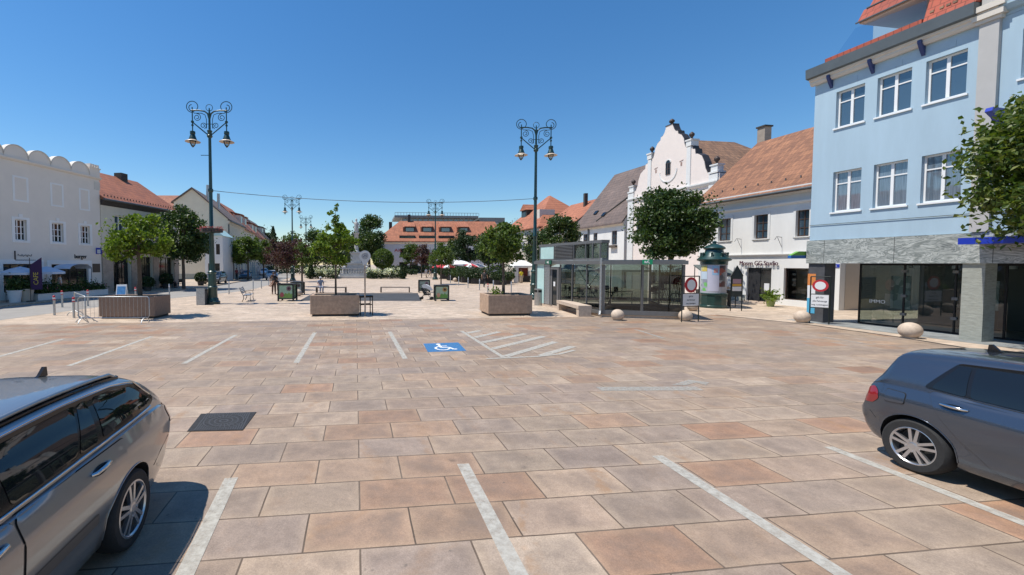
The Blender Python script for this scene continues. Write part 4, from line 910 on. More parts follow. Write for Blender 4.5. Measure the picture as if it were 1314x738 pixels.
# bracing rods, hand rail, lift shaft inside
mb = MB()
for (a_,b_) in ((lerp2(B,D,.05),lerp2(B,D,.32)),(lerp2(B,D,.34),lerp2(B,D,.65))):
    mb.tube([(a_[0]-.05,a_[1],.4),(b_[0]-.05,b_[1],2.4)],.012,5); mb.tube([(a_[0]-.09,a_[1],2.4),(b_[0]-.09,b_[1],.4)],.012,5)
a_,b_ = lerp2(Cc,A,.62),lerp2(Cc,A,.97); mb.tube([(a_[0]+.1,a_[1],2.4),(b_[0]+.1,b_[1],.4)],.014,5); mb.tube([(a_[0]+.14,a_[1],.4),(b_[0]+.14,b_[1],2.4)],.014,5)
mb.build('bracing_rod', M['steel'], pv)
mb = MB(); mb.tube([(.35,.2,.60),(.75,.55,1.15)],.03,8); mb.tube([(.6,1.0,.15),(.6,1.0,1.1),(2.2,1.6,1.1),(2.2,1.6,.15)],.02,6); mb.tube([(.6,1.0,.65),(2.2,1.6,.65)],.015,6); mb.build('hand_rail', M['steel'], pv)
mb = MB(); mb.prism([(.8,1.3),(3.2,.7),(3.6,3.6),(1.0,4.0)],.141,.16); mb.build('stair_opening', M['darkgrate'], pv)
mb = MB()
for (x,y) in ((1.0,1.2),(1.35,1.3),(1.7,1.4)): mb.obox((x,y+.3,.17),.12,1.1,.012,.9)
mb.build('stair_glass_edge', M['frost'], pv)
for (a_,b_,t_,l_) in ((A,B,.54,.30),(Cc,A,.30,.5)):
    p = lerp2(a_,b_,t_); an = atan2(b_[1]-a_[1],b_[0]-a_[0]); d = Vector((cos(an),sin(an),0)); n = Vector((d.y,-d.x,0))
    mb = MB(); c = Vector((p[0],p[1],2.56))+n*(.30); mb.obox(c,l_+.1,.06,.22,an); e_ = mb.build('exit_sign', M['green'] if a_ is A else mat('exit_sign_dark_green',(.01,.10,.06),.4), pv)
    mb = MB(); c2 = c+n*.034
    mb.obox(c2+d*(-.02)+Vector((0,0,.0)),.05,.006,.11,an,0,.4); mb.obox(c2+d*(.05)+Vector((0,0,-.03)),.035,.006,.09,an,0,-.5); mb.obox(c2+d*.04+Vector((0,0,.06)),.035,.006,.035,an); mb.obox(c2+d*(-.10),.05,.006,.10,an)
    mb.build('pictogram', M['signwhite'], e_)
# bench in front of the pavilion
def slab_bench(name,label,P0,P1,w,h,m,th=.12,leg=.25,group=None):
    f = Fr(P0,P1); t = thing(name,label,'bench',f.o,f.rz,group)
    MB().box(0,f.L,0,w,h-th,h).build('seat', m, t)
    for x in (0.0,f.L-leg): MB().box(x,x+leg,.02,w-.02,0,h-.002-th).build('leg', m, t)
    return t
slab_bench('stone_bench','pale stone slab bench standing before the glass pavilion',tuple(G(714,397.5))[:2],tuple(G(742,406.5))[:2],.62,.52,M['ball'],.16,.3)
# ================================================================== STREET LAMPS
def spiral(cx,cz,r0,r1,a0,turns,n=26,y=0.0,sgn=1):
    return [(cx+sgn*(r0+(r1-r0)*i/n)*cos(a0+turns*2*pi*i/n),y,cz+(r0+(r1-r0)*i/n)*sin(a0+turns*2*pi*i/n)) for i in range(n+1)]
def make_lamp(name,label,loc,rz=0.0,basket=False,group='ornate green street lamps of the square'):
    t = thing(name,label,'street lamp',loc,rz,group)
    mb = MB(); mb.lathe([(.44,0),(.44,.16),(.36,.22),(.34,.34),(.29,.40),(.27,.95),(.30,1.0),(.30,1.08),(.25,1.14),(.22,1.9),(.26,1.95),(.26,2.03),(.19,2.1),(.165,2.5)],n=20); mb.build('base', M['lampgreen'], t, 35)
    mb = MB(); mb.lathe([(.165,2.5),(.13,4.4),(.15,4.45),(.15,4.55),(.12,4.6),(.105,7.0),(.15,7.05),(.15,7.2),(.10,7.25),(.085,10.35),(.15,10.42),(.17,10.5),(.12,10.56),(.13,10.72),(.16,10.8),(.07,10.86),(.055,11.9),(.03,12.2)],n=14); mb.build('post', M['lampgreen'], t, 35)
    mb = MB()
    for s in (-1,1):
        # main arm curves up out of the post and runs out level
        arm = [(0,0,11.0),(s*.02,0,11.55),(s*.10,0,11.85),(s*.28,0,12.0),(s*.6,0,12.05),(s*1.08,0,12.05)]
        mb.tube(arm,[.05,.05,.05,.045,.045,.045],8)
        mb.tube([(s*(1.02+.34*cos(a)*k),0,12.27+.34*sin(a)*k) for a,k in [(-1.9+i*.28,1-.62*max(0,i-18)/16) for i in range(35)]],.026,6)
        mb.tube([(s*.18,0,10.95),(s*.18,0,11.5),(s*.26,0,11.78),(s*.48,0,11.88),(s*.92,0,11.88)],.022,6)
        mb.tube(spiral(s*.74,11.62,.24,.06,1.5,1.6,sgn=s),.022,6)
        mb.tube(spiral(s*.38,11.12,.20,.05,-1.2,1.5,sgn=-s),.022,6)
        mb.tube([(s*.1,0,10.55),(s*.98,0,11.30)],.035,6)
        mb.tube([(s*1.02,0,12.25),(s*1.02,0,10.75)],.035,8)
        mb.lathe([(.03,0),(.09,.02),(.09,.12),(.03,.14)],(s*1.02,0,11.28),10); mb.lathe([(.03,0),(.07,.02),(.07,.10),(.03,.12)],(s*1.02,0,11.08),10)
    mb.tube([(.20*cos(i*pi/9),0,12.22+.20*sin(i*pi/9)) for i in range(18)],.018,5,closed=True)
    mb.tube([(-.2,0,11.22),(.2,0,11.22)],.02,6)
    mb.build('bracket_arm', M['lampgreen'], t, 60)
    for s in (-1,1):
        c = (s*1.02,0,10.2)
        mb = MB(); mb.lathe([(.05,.6),(.15,.56),(.16,.42),(.13,.38),(.20,.16),(.24,.06),(.24,.0)],c,16); h = mb.build('lantern', M['lampgreen'], t, 40)
        mb = MB(); mb.lathe([(.23,.04),(.44,-.07),(.445,-.085),(.22,.0)],c,20,cap=False); mb.build('lamp_brim', mat('pale_lamp_brim',(.55,.45,.36),.4) if 'lampbrim' not in M else M['lampbrim'], h, 60)
        mb = MB(); mb.lathe([(.20,-.01),(.19,-.14),(.12,-.30),(.05,-.40),(.01,-.43)],c,14); mb.build('lamp_glass', M['lampglass'], h, 60)
    t.scale = (1,1,.976)
    if basket:
        mb = MB()
        for k in range(8):
            a = k*pi/4; mb.obox((.52*cos(a),.52*sin(a),4.62),.20,.44,.22,a)
        mb.tube([(.14,0,4.5),(.5,0,4.5)],.02,5); mb.tube([(-.14,0,4.5),(-.5,0,4.5)],.02,5); mb.tube([(0,.14,4.5),(0,.5,4.5)],.02,5); mb.tube([(0,-.14,4.5),(0,-.5,4.5)],.02,5); bk = mb.build('flower_basket', M['plinth'], t)
        mb = MB()
        for i in range(420):
            a = RND.uniform(0,2*pi); r = RND.gauss(.54,.10); leafq(mb,(r*cos(a),r*sin(a),4.74+RND.uniform(-.16,.12)),.07)
        mb.build('flowers', M['redflower'], bk)
        MB().box(-.55,-.1,-.02,.02,9.28,9.31).build('sensor_arm', M['lampgreen'], t); 
    return t
M['lampbrim'] = mat('pale_lamp_brim',(.52,.42,.33),.4); M['lampglass'] = glassy('lamp_glass',(.75,.72,.66),1.5)
def leafq(mb,p,s,up=.55,rnd=RND):
    n = Vector((rnd.gauss(0,1),rnd.gauss(0,1),abs(rnd.gauss(0,1))*up+.25)); n.normalize()
    a = n.orthogonal().normalized(); a.rotate(Matrix.Rotation(rnd.uniform(0,2*pi),3,n)); b = n.cross(a)
    s = s*rnd.uniform(.7,1.25); p = Vector(p)
    mb.add([p-a*s*.55,p+b*s*.34+n*s*.1,p+a*s*.6-n*s*.06,p-b*s*.34+n*s*.1],[(0,1,2,3)])
lampL = G(273,390); lampR = G(685.5,384.3)
make_lamp('street_lamp','ornate dark green twin lamp with flower ring beside the silver litter bin',lampL,.03,True)
lr = make_lamp('street_lamp','ornate dark green twin lamp standing at the glass pavilion corner',lampR,.02)
for u,y,Y,lab in ((375.5,0,62,'ornate twin street lamp behind the purple leaved tree'),(558.5,0,66,'ornate twin street lamp behind the sunflower poster stand'),(393,0,88,'farthest twin street lamp, small against the sky at the street')):
    p = AT(u,338,Y); dup(lr,(p.x,p.y,0),.0,lab)
mb = MB(); p0 = Vector((lampL.x,lampL.y,6.95)); p1 = Vector((lampR.x,lampR.y,6.95))
mb.tube([p0.lerp(p1,i/24)+Vector((0,0,-.85*4*(i/24)*(1-i/24)*.55)) for i in range(25)],.018,5); tag(mb.build('overhead_cable',M['leadgrey']),'thin cable strung between the two near street lamps','cable')
# ================================================================== PLANTERS
def planter(label,P0,P1,w,h,m,rec=True):
    f = Fr(P0,P1); t = thing('stone_planter',label,'planter',f.o,f.rz,'big planters of the square')
    mb = MB(); mb.box(.08,f.L-.08,.08,w-.08,0,.10); mb.build('plinth', M['plinth'], t)
    mb = MB(); o = [(0,0),(f.L,0),(f.L,w),(0,w)]; i = [(.14,.14),(f.L-.14,.14),(f.L-.14,w-.14),(.14,w-.14)]
    vs = [(x,y,.10) for x,y in o]+[(x,y,h) for x,y in o]+[(x,y,h) for x,y in i]+[(x,y,h-.12) for x,y in i]
    fs = [(3,2,1,0)]+[(k,(k+1)%4,4+(k+1)%4,4+k) for k in range(4)]+[(4+k,4+(k+1)%4,8+(k+1)%4,8+k) for k in range(4)]+[(8+k,8+(k+1)%4,12+(k+1)%4,12+k) for k in range(4)]
    b = mb.add(vs,fs).build('trough', m, t)
    bv = b.modifiers.new('b','BEVEL'); bv.width = .02; bv.segments = 2; bv.limit_method = 'ANGLE'
    MB().sheet([(.14,.14,h-.06),(f.L-.14,.14,h-.06),(f.L-.14,w-.14,h-.06),(.14,w-.14,h-.06)]).build('soil', M['soil'], t)
    return f,t
f1,t1 = planter('brown ribbed stone planter behind the crowd barriers',tuple(G(127,409.3))[:2],tuple(G(199,409))[:2],1.4,1.0,M['granite_brown'])
f2,t2 = planter('pink granite planter in the middle, before the round sign',tuple(G(398,406.3))[:2],tuple(G(461,405.6))[:2],1.5,1.0,M['granite'])
f3,t3 = planter('pink granite planter left of the glass pavilion',tuple(G(626.5,405.6))[:2],tuple(G(683,405))[:2],1.6,1.0,M['granite'])
mb = MB()
for i in range(160): 
    p = f3.w(.55+RND.gauss(0,.12),.5+RND.gauss(0,.1),1.0+abs(RND.gauss(0,.14))); leafq(mb,p-f3.w(.55,.5,.9),.1)
g_ = mb.build('planter_plant', M['leaf_bright']); g_.location = f3.w(.55,.5,.9); tag(g_,'tuft of bright green plants at the left end of the right planter','plant')
# ================================================================== CROWD BARRIERS
def barrier(label,P0,P1,n=16):
    f = Fr(P0,P1); t = thing('crowd_barrier',label,'barrier',f.o,f.rz,'crowd barriers at the left planter')
    L_ = f.L; mb = MB(); mb.tube([(0.05,0,.22),(0,0,.3),(0,0,1.02),(.06,0,1.1),(L_-.06,0,1.1),(L_,0,1.02),(L_,0,.3),(L_-.05,0,.22),(.05,0,.22)],.021,8); mb.build('frame', M['galv'], t, 60)
    mb = MB()
    for i in range(1,n): mb.tube([(L_*i/n,0,.22),(L_*i/n,0,1.1)],.0055,5)
    mb.build('bars', M['galv'], t)
    for x in (.18,L_-.18):
        mb = MB(); mb.tube([(x,-.32,.01),(x,-.24,.13),(x,-.08,.21),(x,.08,.21),(x,.24,.13),(x,.32,.01)],.02,6); mb.build('leg', M['galv'], t, 60)
    return t
barrier('galvanised crowd barrier along the front of the brown planter',tuple(G(101,415))[:2],tuple(G(192,414))[:2],18)
barrier('galvanised crowd barrier at the outer end, turned towards the road',tuple(G(110,413.5))[:2],tuple(G(96,404))[:2],10)
# ================================================================== BOLLARDS
def make_bollard(label,loc,kind='red'):
    t = thing('bollard',label,'bollard',loc,0,'slim steel bollards along the road' if kind!='red' else 'steel bollards with red and white tops')
    if kind=='red':
        MB().lathe([(.05,0),(.05,.92),(.001,.921)],n=12).build('post', M['galv'], t, 50)
        MB().lathe([(.053,.78),(.053,.86),(.001,.865)],n=12).build('white_band', M['signwhite'], t, 50)
        mb = MB(); mb.lathe([(.054,.861),(.054,.93),(.03,.96),(.001,.965)],n=12); mb.build('red_cap', M['signred'], t, 50); MB().lathe([(.056,.73),(.056,.779)],n=12).build('red_band', M['signred'], t, 50)
    else:
        MB().lathe([(.045,0),(.045,1.02),(.03,1.05),(.001,1.055)],n=10).build('post', M['galv'], t, 50); MB().lathe([(.07,0),(.07,.03),(.046,.032)],n=10).build('base_ring', M['galv'], t, 50)
        MB().lathe([(.047,.86),(.047,.93)],n=10).build('reflective_band', M['signwhite'], t, 50)
    return t
for u,v,lab in ((70,404.5,'red topped steel bollard in front of the cafe, leftmost'),(80,394.5,'red topped bollard nearest the white cafe planter box'),(95,408,'red topped bollard just left of the crowd barriers'),(113,393,'red topped bollard seen behind the crowd barrier rail'),(174,387.5,'red topped bollard directly behind the brown planter'),(626,380,'red topped bollard behind the right granite planter')):
    make_bollard(lab,G(u,v))
b0_ = None
for u,v,lab in ((217.5,383.5,'slim grey bollard between the brown planter and the silver bin'),(294,377.5,'slim grey bollard right of the flower ringed lamp'),(325,373,'slim grey bollard behind the iron bench'),(335.5,370.3,'second slim grey bollard behind the iron bench'),(345,367,'third slim grey bollard, near the dark dressed man'),
                (578,363.7,'thin grey bollard farthest along the cafe terrace'),(588.5,366.4,'thin grey bollard before the terrace, second from far'),(600.6,369.6,'thin grey bollard before the terrace, middle one'),(615.3,372.5,'thin grey bollard beside the person in black'),(633,375,'thin grey bollard near the stone ball at the terrace'),(656,378,'thin grey bollard nearest the white gazebo')):
    p = G(u,v)
    if b0_ is None: b0_ = make_bollard(lab,p,'grey')
    else: dup(b0_,p,0,lab)
# ================================================================== STONE BALLS
def stone_ball(u,v,r,lab):
    p = G(u,v); t = thing('stone_ball',lab,'bollard',p,0,'round stone bollards')
    mb = MB(); mb.ball((0,0,r*.86),r,22,14,.94); mb.build('ball', M['ball'], t, 179); MB().lathe([(r*.62,0),(r*.58,.06),(.001,.061)],n=18).build('foot', M['ball'], t, 50)
for u,v,r,lab in ((792.5,411,.27,'stone ball bollard before the glass front of the pavilion'),(879.5,412,.27,'stone ball bollard below the left no vehicles sign'),(1029,414,.28,'stone ball bollard at the corner pillar of the blue building'),(1167.5,433.5,.29,'largest looking stone ball, before the glass shop front'),(382.5,380,.29,'stone ball bollard right of the purple flower poster stand'),(584,361.5,.3,'far stone ball bollard beside the cafe terrace plants'),(636,364.5,.3,'far stone ball bollard left of the white gazebo'),(889,399,.27,'stone ball half hidden behind the left sign frame')):
    stone_ball(u,v,r,lab)
# ================================================================== BINS
p = G(259.5,391); t = thing('litter_bin','silver box litter bin with slanted lid beside the lamp','bin',p,.15)
MB().prisx([(-.28,.04),(.28,.04),(.28,.86),(-.28,.98)],-.22,.22).build('body', M['steel'], t); mb = MB(); mb.prisx([(-.31,.985),(.31,.865),(.31,.90),(-.31,1.02)],-.25,.25); mb.build('lid', M['galv'], t); MB().box(-.24,.24,-.30,-.281,.0,.97).build('front_panel', M['galv'], t); MB().box(.221,.25,-.25,.27,0,.86).build('side_panel', M['greyframe'], t)
p = G(691,391.8); t = thing('steel_bin','round brushed steel bin against the frosted pavilion glass','bin',p)
MB().lathe([(.24,0),(.24,.78)],n=24).build('body', M['steel'], t, 40); MB().lathe([(.22,.78),(.22,.92)],n=24).build('opening', M['black'], t, 40); MB().lathe([(.245,.921),(.245,1.0),(.001,1.02)],n=24).build('lid', M['steel'], t, 40)
for a in (0,2.1,4.2): MB().obox((.225*cos(a),.225*sin(a),.85),.03,.06,.14,a).build('lid_post', M['steel'], t)
# ================================================================== BENCHES
p = G(318,386); t = thing('iron_bench','grey slatted iron bench seen from its end beside the road','bench',p,1.80)
for x in (-.75,.75):
    mb = MB(); mb.tube([(x,-.30,0),(x,-.24,.2),(x,-.28,.42),(x,.18,.40),(x,.30,.62),(x,.42,.92)],.022,6); mb.tube([(x,.26,0),(x,.16,.2),(x,.18,.40)],.022,6); mb.tube([(x,-.26,.44),(x,-.24,.62),(x,.1,.66),(x,.28,.62)],.018,6); mb.build('side_frame', M['black'], t, 60)
mb = MB()
for k in range(6): mb.obox((0,-.25+.085*k,.43-.003*k),1.6,.06,.03)
mb.build('seat', M['galv'], t); mb = MB()
for k in range(4): mb.obox((0,.25+.045*k,.56+.10*k),1.6,.025,.07,0,-.35)
mb.build('backrest', M['galv'], t)
for (u0,u1,v,lab) in ((405,444,375.8,'low bench frame left of the round sign, with the seated person'),(488,526,375.6,'low empty bench frame right of the round sign')):
    a,b = G(u0,v),G(u1,v); f = Fr(tuple(a)[:2],tuple(b)[:2]); t = thing('low_bench',lab,'bench',f.o,f.rz,'low benches at the stone basin')
    MB().box(0,f.L,0,.5,.42,.50).build('seat', M['woodpale'], t)
    for x in (0,f.L-.1): MB().box(x,x+.1,.03,.47,0,.419).build('leg', M['bark'], t)
# dark steel frame table right of middle planter
f = Fr(tuple(G(462,405.2))[:2],tuple(G(479,404.5))[:2]); t = thing('steel_rack','small black steel frame table at the right end of the middle planter','rack',f.o,f.rz)
mb = MB(); mb.box(0,f.L,0,.5,.86,.95); mb.build('top', M['black'], t)
for x in (.03,f.L-.03):
    for y in (.03,.47): MB().tube([(x,y,0),(x,y,.86)],.025,6).build('leg', M['black'], t)
mb = MB(); mb.tube([(.03,.03,.52),(f.L-.03,.03,.52)],.022,6); mb.tube([(.03,.47,.52),(f.L-.03,.47,.52)],.022,6); mb.build('rail', M['black'], t)
# round sign on its post
p = G(468.5,405.5); t = thing('round_sign','round pale sign with teardrop outline on a slim brown post','sign',p,.0)
MB().tube([(0,0,0),(0,0,2.45)],.035,8).build('post', M['woodpale'], t)
mb = MB(); mb.prisy([(.27*cos(a),2.84+.27*sin(a)) for a in [(-.9+i*(pi+1.8)/22) for i in range(23)]]+[(-.07,2.40),(.07,2.40)],-.02,.02); d_ = mb.build('disc', mat('pale_sign_disc',(.55,.55,.55),.5), t)
mb = MB(); 
for r in (.10,.15): mb.tube([(r*cos(i*pi/10),-.024,2.86+r*sin(i*pi/10)) for i in range(20)],.012,4,closed=True)
mb.obox((-.02,-.026,2.86),.06,.01,.14,0,0,.5); mb.obox((.05,-.026,2.84),.05,.01,.08); mb.build('emblem', mat('emblem_grey',(.22,.22,.24),.6), d_)
# ================================================================== POSTER STANDS
def poster_stand(lab,u0,u1,v0,Y=None,kind=0,rz=0.0):
    a,b = G(u0,v0),G(u1,v0); f = Fr(tuple(a)[:2],tuple(b)[:2]); L_ = f.L; h = L_*1.06; t = thing('poster_stand',lab,'poster stand',f.o,f.rz+rz,'square framed poster stands')
    mb = MB(); w = L_*.09
    for y in (0,L_-w):
        for x in (0,L_-w): mb.box(x,x+w,y,y+w,0,h)
    for y in (0,L_-w): mb.box(w,L_-w,y,y+w,h-w,h); mb.box(w,L_-w,y,y+w,.12*h,.12*h+w*.6)
    for x in (0,L_-w): mb.box(x,x+w,w,L_-w,h-w,h); mb.box(x,x+w,w,L_-w,.12*h,.12*h+w*.6)
    mb.build('frame', mat('very_dark_green_frame',(.005,.010,.008),.5) if 'psf' not in M else M['psf'], t)
    z0,z1 = .12*h+w*.6,h-w; x0,x1 = w,L_-w
    pal = [((.30,.45,.32),(.16,.02,.09),(.16,.30,.06),(.35,.07,.08)),((.32,.42,.30),(.45,.22,.02),(.10,.26,.05),(.50,.26,.17)),((.28,.32,.29),(.05,.05,.06),(.30,.33,.30),(.10,.16,.07)),((.26,.32,.27),(.30,.14,.20),(.10,.10,.09),(.12,.20,.10))][kind]
    ms = [mat('poster_print',c,.35,0,.18,6) for c in pal]+[mat('flower_eye',(.05,.012,.015),.5)]
    for side,(yy,sg) in enumerate(((w*.4,-1),(L_-w*.4,1))):
        mb = MB(); mb.cur = 0; mb.box(x0,x1,yy-.01,yy+.01,z0,z1)
        cx,cz = x0+(x1-x0)*.74,z0+(z1-z0)*.76; r = (x1-x0)*.17
        mb.cur = 1; yo = yy+sg*.012
        for k in range(9):
            a_ = k*2*pi/9; mb.prisy([(cx+r*.2*cos(a_),cz+r*.2*sin(a_)),(cx+r*cos(a_-.3),cz+r*sin(a_-.3)),(cx+r*1.15*cos(a_),cz+r*1.15*sin(a_)),(cx+r*cos(a_+.3),cz+r*sin(a_+.3))],yo+sg*.001*k,yo+sg*(.001*k+.0008))
        mb.cur = 4; mb.prisy([(cx+r*.55*cos(i*pi/6),cz+r*.55*sin(i*pi/6)) for i in range(12)],yo+sg*.010,yo+sg*.011)
        mb.cur = 2; xs = [x0+(x1-x0)*q for q in (.02,.2,.35,.5,.62,.75,.88,.98)]; top = [.30,.36,.28,.42,.33,.45,.30,.38]
        mb.prisy([(xs[0],z0+.01)]+[(x,z0+(z1-z0)*q) for x,q in zip(xs,top)]+[(xs[-1],z0+.01)],yo,yo+sg*.002)
        mb.cur = 3; cx,cz = x0+(x1-x0)*.22,z0+(z1-z0)*.27; mb.prisy([(cx+(x1-x0)*.15*cos(i*pi/7)*(1+.2*sin(3*i)),cz+(z1-z0)*.2*sin(i*pi/7)) for i in range(14)],yo+sg*.003,yo+sg*.004)
        mb.cur = 2; mb.box(x0+(x1-x0)*.73,x0+(x1-x0)*.755,min(yo,yo+sg*.003),max(yo,yo+sg*.003),z0+(z1-z0)*.3,z0+(z1-z0)*.62)
        mb.build('poster', ms, t, fix=True)
    MB().box(x0,x1,w,L_-w,h+.001,h+.012).build('top_board', M['plinth'], t)
M['psf'] = mat('very_dark_green_frame',(.005,.010,.008),.5)
poster_stand('square poster stand with purple flower and red blossoms, before the dark dressed man',356,377,386.7,None,0,.02)
poster_stand('square poster stand with greyish print half hidden behind a stone ball',372.5,388,378.6,None,2,.02)
poster_stand('square poster stand with a yellow sunflower on pale green',557.5,576.5,386.4,None,1,.0)
poster_stand('square poster stand with pinkish print behind the folded stroller',537,552,375.5,None,3,.0)
# stroller
p = G(546,384.5); t = thing('stroller','dark folding baby stroller with pale hood beside the sunflower poster stand','stroller',p,2.9)
mb = MB(); mb.tube([(-.42,-.22,.1),(.32,-.24,1.0)],.015,6); mb.tube([(-.42,.22,.1),(.32,.24,1.0)],.015,6); mb.tube([(.32,-.24,1.0),(.40,-.2,1.05),(.40,.2,1.05),(.32,.24,1.0)],.018,6); mb.tube([(.28,-.22,.1),(-.1,-.22,.62)],.015,6); mb.tube([(.28,.22,.1),(-.1,.22,.62)],.015,6); mb.build('frame', M['black'], t, 60)
mb = MB(); mb.prisy([(-.35,.34),(.05,.30),(.30,.78),(.24,.82),(-.02,.42),(-.34,.44)],-.19,.19); mb.build('seat', M['black'], t)
mb = MB(); mb.prisy([(.28,.82),(.18,1.02),(-.05,1.06),(-.3,.92),(-.5,.66),(-.42,.62),(-.1,.80)],-.21,.21); mb.build('hood', mat('pale_grey_fabric',(.45,.46,.48),.9), t)
for x,y in ((-.42,-.22),(-.42,.22),(.28,-.22),(.28,.22)): MB().lathe([(.09,-.02),(.1,-.015),(.1,.015),(.09,.02)],(x,y,.1),14,'y').build('wheel', M['rubber'], t, 50)
# ================================================================== NO VEHICLES SIGN FRAMES
def sign_frame(lab,u0,u1,v0,v1,w=.62):
    a,b = G(u0,v0),G(u1,v1); f = Fr(tuple(a)[:2],tuple(b)[:2]); L_ = f.L; t = thing('sign_frame',lab,'traffic sign',f.o,f.rz,'no vehicles signs in steel frames')
    H_ = 1.95
    for x in (0,L_): MB().tube([(x,0,0),(x,0,H_)],.022,8).build('post', M['psf'], t)
    for zb_,rb_ in ((H_,.022),(1.22,.018),(.66,.018)): MB().tube([(0,0,zb_),(L_,0,zb_)],rb_,8).build('cross_bar', M['psf'], t)
    cx = L_/2; r = min(.33,L_*.42)
    mb = MB(); mb.lathe([(r,-.012),(r,.012)],(cx,-.01,1.58),28,'y'); d_ = mb.build('sign_disc', M['signred'], t, 50)
    MB().lathe([(r*.68,-.004),(r*.68,.0)],(cx,-.0225,1.58),28,'y').build('sign_face', M['signwhite'], d_, 50)
    mb = MB(); mb.box(.03,L_-.03,-.02,.0,.69,1.20); pl_ = mb.build('text_plate', M['signwhite'], t)
    for i,(s_,sz) in enumerate((('gilt für',.105),('alle Fahrzeuge',.09),('ausg. Ladetätigkeit',.08))):
        text_obj('lettering',s_,sz,M['ink'],pl_,(cx,-.024,1.04-.145*i),depth=.001,align='CENTER',sx=.85)
sign_frame('no vehicles sign frame in front of the pavilion corner and advertising column',874.5,896,413.5,412.5)
sign_frame('no vehicles sign frame at the corner pillar of the blue building',1038.5,1063.5,414.5,416.5)
# ================================================================== ADVERTISING COLUMN
p = G(914.5,394.5); t = thing('advertising_column','round advertising column with green domed crown and pasted posters','advertising column',p)
MB().lathe([(.72,0),(.72,.12),(.66,.16),(.66,.72),(.70,.76),(.70,.82),(.62,.84)],n=12).build('base', M['lampgreen'], t, 20)
MB().lathe([(.61,.82),(.61,2.42)],n=40).build('drum', mat('pasted_paper',(.42,.43,.47),.7,0,.05,3), t, 60)
MB().lathe([(.62,2.42),(.65,2.45),(.65,2.60),(.80,2.66),(.82,2.73),(.78,2.77),(.64,2.88),(.60,2.94)],n=32).build('cornice', M['lampgreen'], t, 40)
mb = MB(); mb.lathe([(.58,2.94),(.54,3.02),(.46,3.10),(.42,3.26),(.50,3.30),(.53,3.36),(.47,3.43),(.36,3.50),(.22,3.56),(.10,3.60),(.09,3.65),(.12,3.70),(.07,3.75),(.01,3.78)],n=24); mb.build('dome', M['lampgreen'], t, 40)
mb = MB()
for k in range(8):
    a = k*pi/4; mb.obox((.62*cos(a),.62*sin(a),2.93),.09,.09,.2,a); mb.ball((.62*cos(a),.62*sin(a),3.06),.065,8,6)
mb.build('dome_ornament', M['lampgreen'], t, 40)
def curved(a0,a1,z0,z1,r,m,name,n=8):
    mb = MB()
    for i in range(n):
        x0,x1 = a0+(a1-a0)*i/n,a0+(a1-a0)*(i+1)/n; mb.sheet([(r*cos(x0),r*sin(x0),z0),(r*cos(x1),r*sin(x1),z0),(r*cos(x1),r*sin(x1),z1),(r*cos(x0),r*sin(x0),z1)])
    return mb.build(name,m,t,fix=False)
va = atan2(-p.y,-p.x)   # side of the drum that faces the parking area
curved(va-.45,va+.42,.95,2.40,.615,mat('lilac_white_poster',(.50,.50,.60),.5,0,.04,2),'poster')
curved(va-.10,va+.40,1.85,2.36,.618,mat('sky_blue_print',(.30,.48,.66),.5,0,.1,3),'poster')
curved(va+.0,va+.32,1.98,2.22,.621,signmat('orange_pink_print',[(.6,.28,.2),(.6,.45,.3),(.5,.3,.5),(.6,.2,.15)],9),'poster')
curved(va+.45,va+1.05,1.2,2.38,.615,signmat('small_bills',[(.03,.03,.04),(.4,.12,.08),(.05,.05,.06),(.3,.3,.3)],4.5),'poster')
curved(va-1.2,va-.48,.95,1.6,.616,signmat('green_bill',[(.1,.45,.05),(.45,.5,.5),(.3,.33,.4),(.1,.1,.12)],5),'poster')
curved(va-1.2,va-.52,2.05,2.38,.616,signmat('yellow_bill',[(.65,.45,.05),(.55,.5,.2)],5),'poster'); curved(va-1.2,va-.5,1.61,2.04,.616,mat('pale_bill',(.5,.6,.68),.5),'poster')
# information board with a small roof
a,b = G(937,399),G(951.5,399); f = Fr(tuple(a)[:2],tuple(b)[:2]); t = thing('notice_board','green pointed top notice board on two posts by the advertising column','notice board',f.o,f.rz)
for x in (0,f.L): MB().tube([(x,0,0),(x,0,1.85)],.025,6).build('post', M['psf'], t)
mb = MB(); mb.prisy([(0,.75),(f.L,.75),(f.L,1.85),(f.L*.5,2.35),(0,1.85)],-.02,.02); bd = mb.build('board', mat('dark_board',(.03,.045,.045),.5), t)
MB().tube([(-.02,0,1.84),(f.L/2,0,2.37),(f.L+.02,0,1.84)],.03,6).build('roof_trim', M['psf'], t)
mb = MB(); mb.box(.06,f.L-.06,-.025,-.021,1.05,1.28); mb.build('sheet', M['signwhite'], bd); MB().box(.06,f.L-.06,-.025,-.021,1.3,1.42).build('sheet', mat('orange_sheet',(.6,.33,.05),.6), bd); MB().box(.08,f.L-.08,-.025,-.021,1.44,1.68).build('sheet', mat('pink_sheet',(.4,.25,.28),.6), bd)
# dark rounded canopy tent / kiosk behind the column
p = G(934,395)+Vector((0,1.2,0)); t = thing('market_stall','dark green market stall with sloping awning behind the notice board','stall',p,-.1)
MB().prisx([(-.9,1.75),(.6,2.35),(.6,2.42),(-.95,1.82)],-.8,.8).build('awning', mat('grey_green_canvas',(.11,.13,.125),.8), t)
for x in (-.75,.75): 
    for y in (-.8,.55): MB().tube([(x,y,0),(x,y,1.8 if y<0 else 2.35)],.025,6).build('post', M['psf'], t)
MB().box(-.7,.7,-.5,.5,.0,.95).build('counter', M['plinth'], t); mb = MB()
for i in range(9): mb.obox((RND.uniform(-.6,.6),RND.uniform(-.4,.4),1.0+RND.uniform(0,.1)),.2,.18,.16,RND.uniform(0,1))
mb.build('goods', signmat('mixed_goods',[(.4,.35,.3),(.1,.09,.08),(.3,.15,.1),(.45,.45,.42)],5), t)
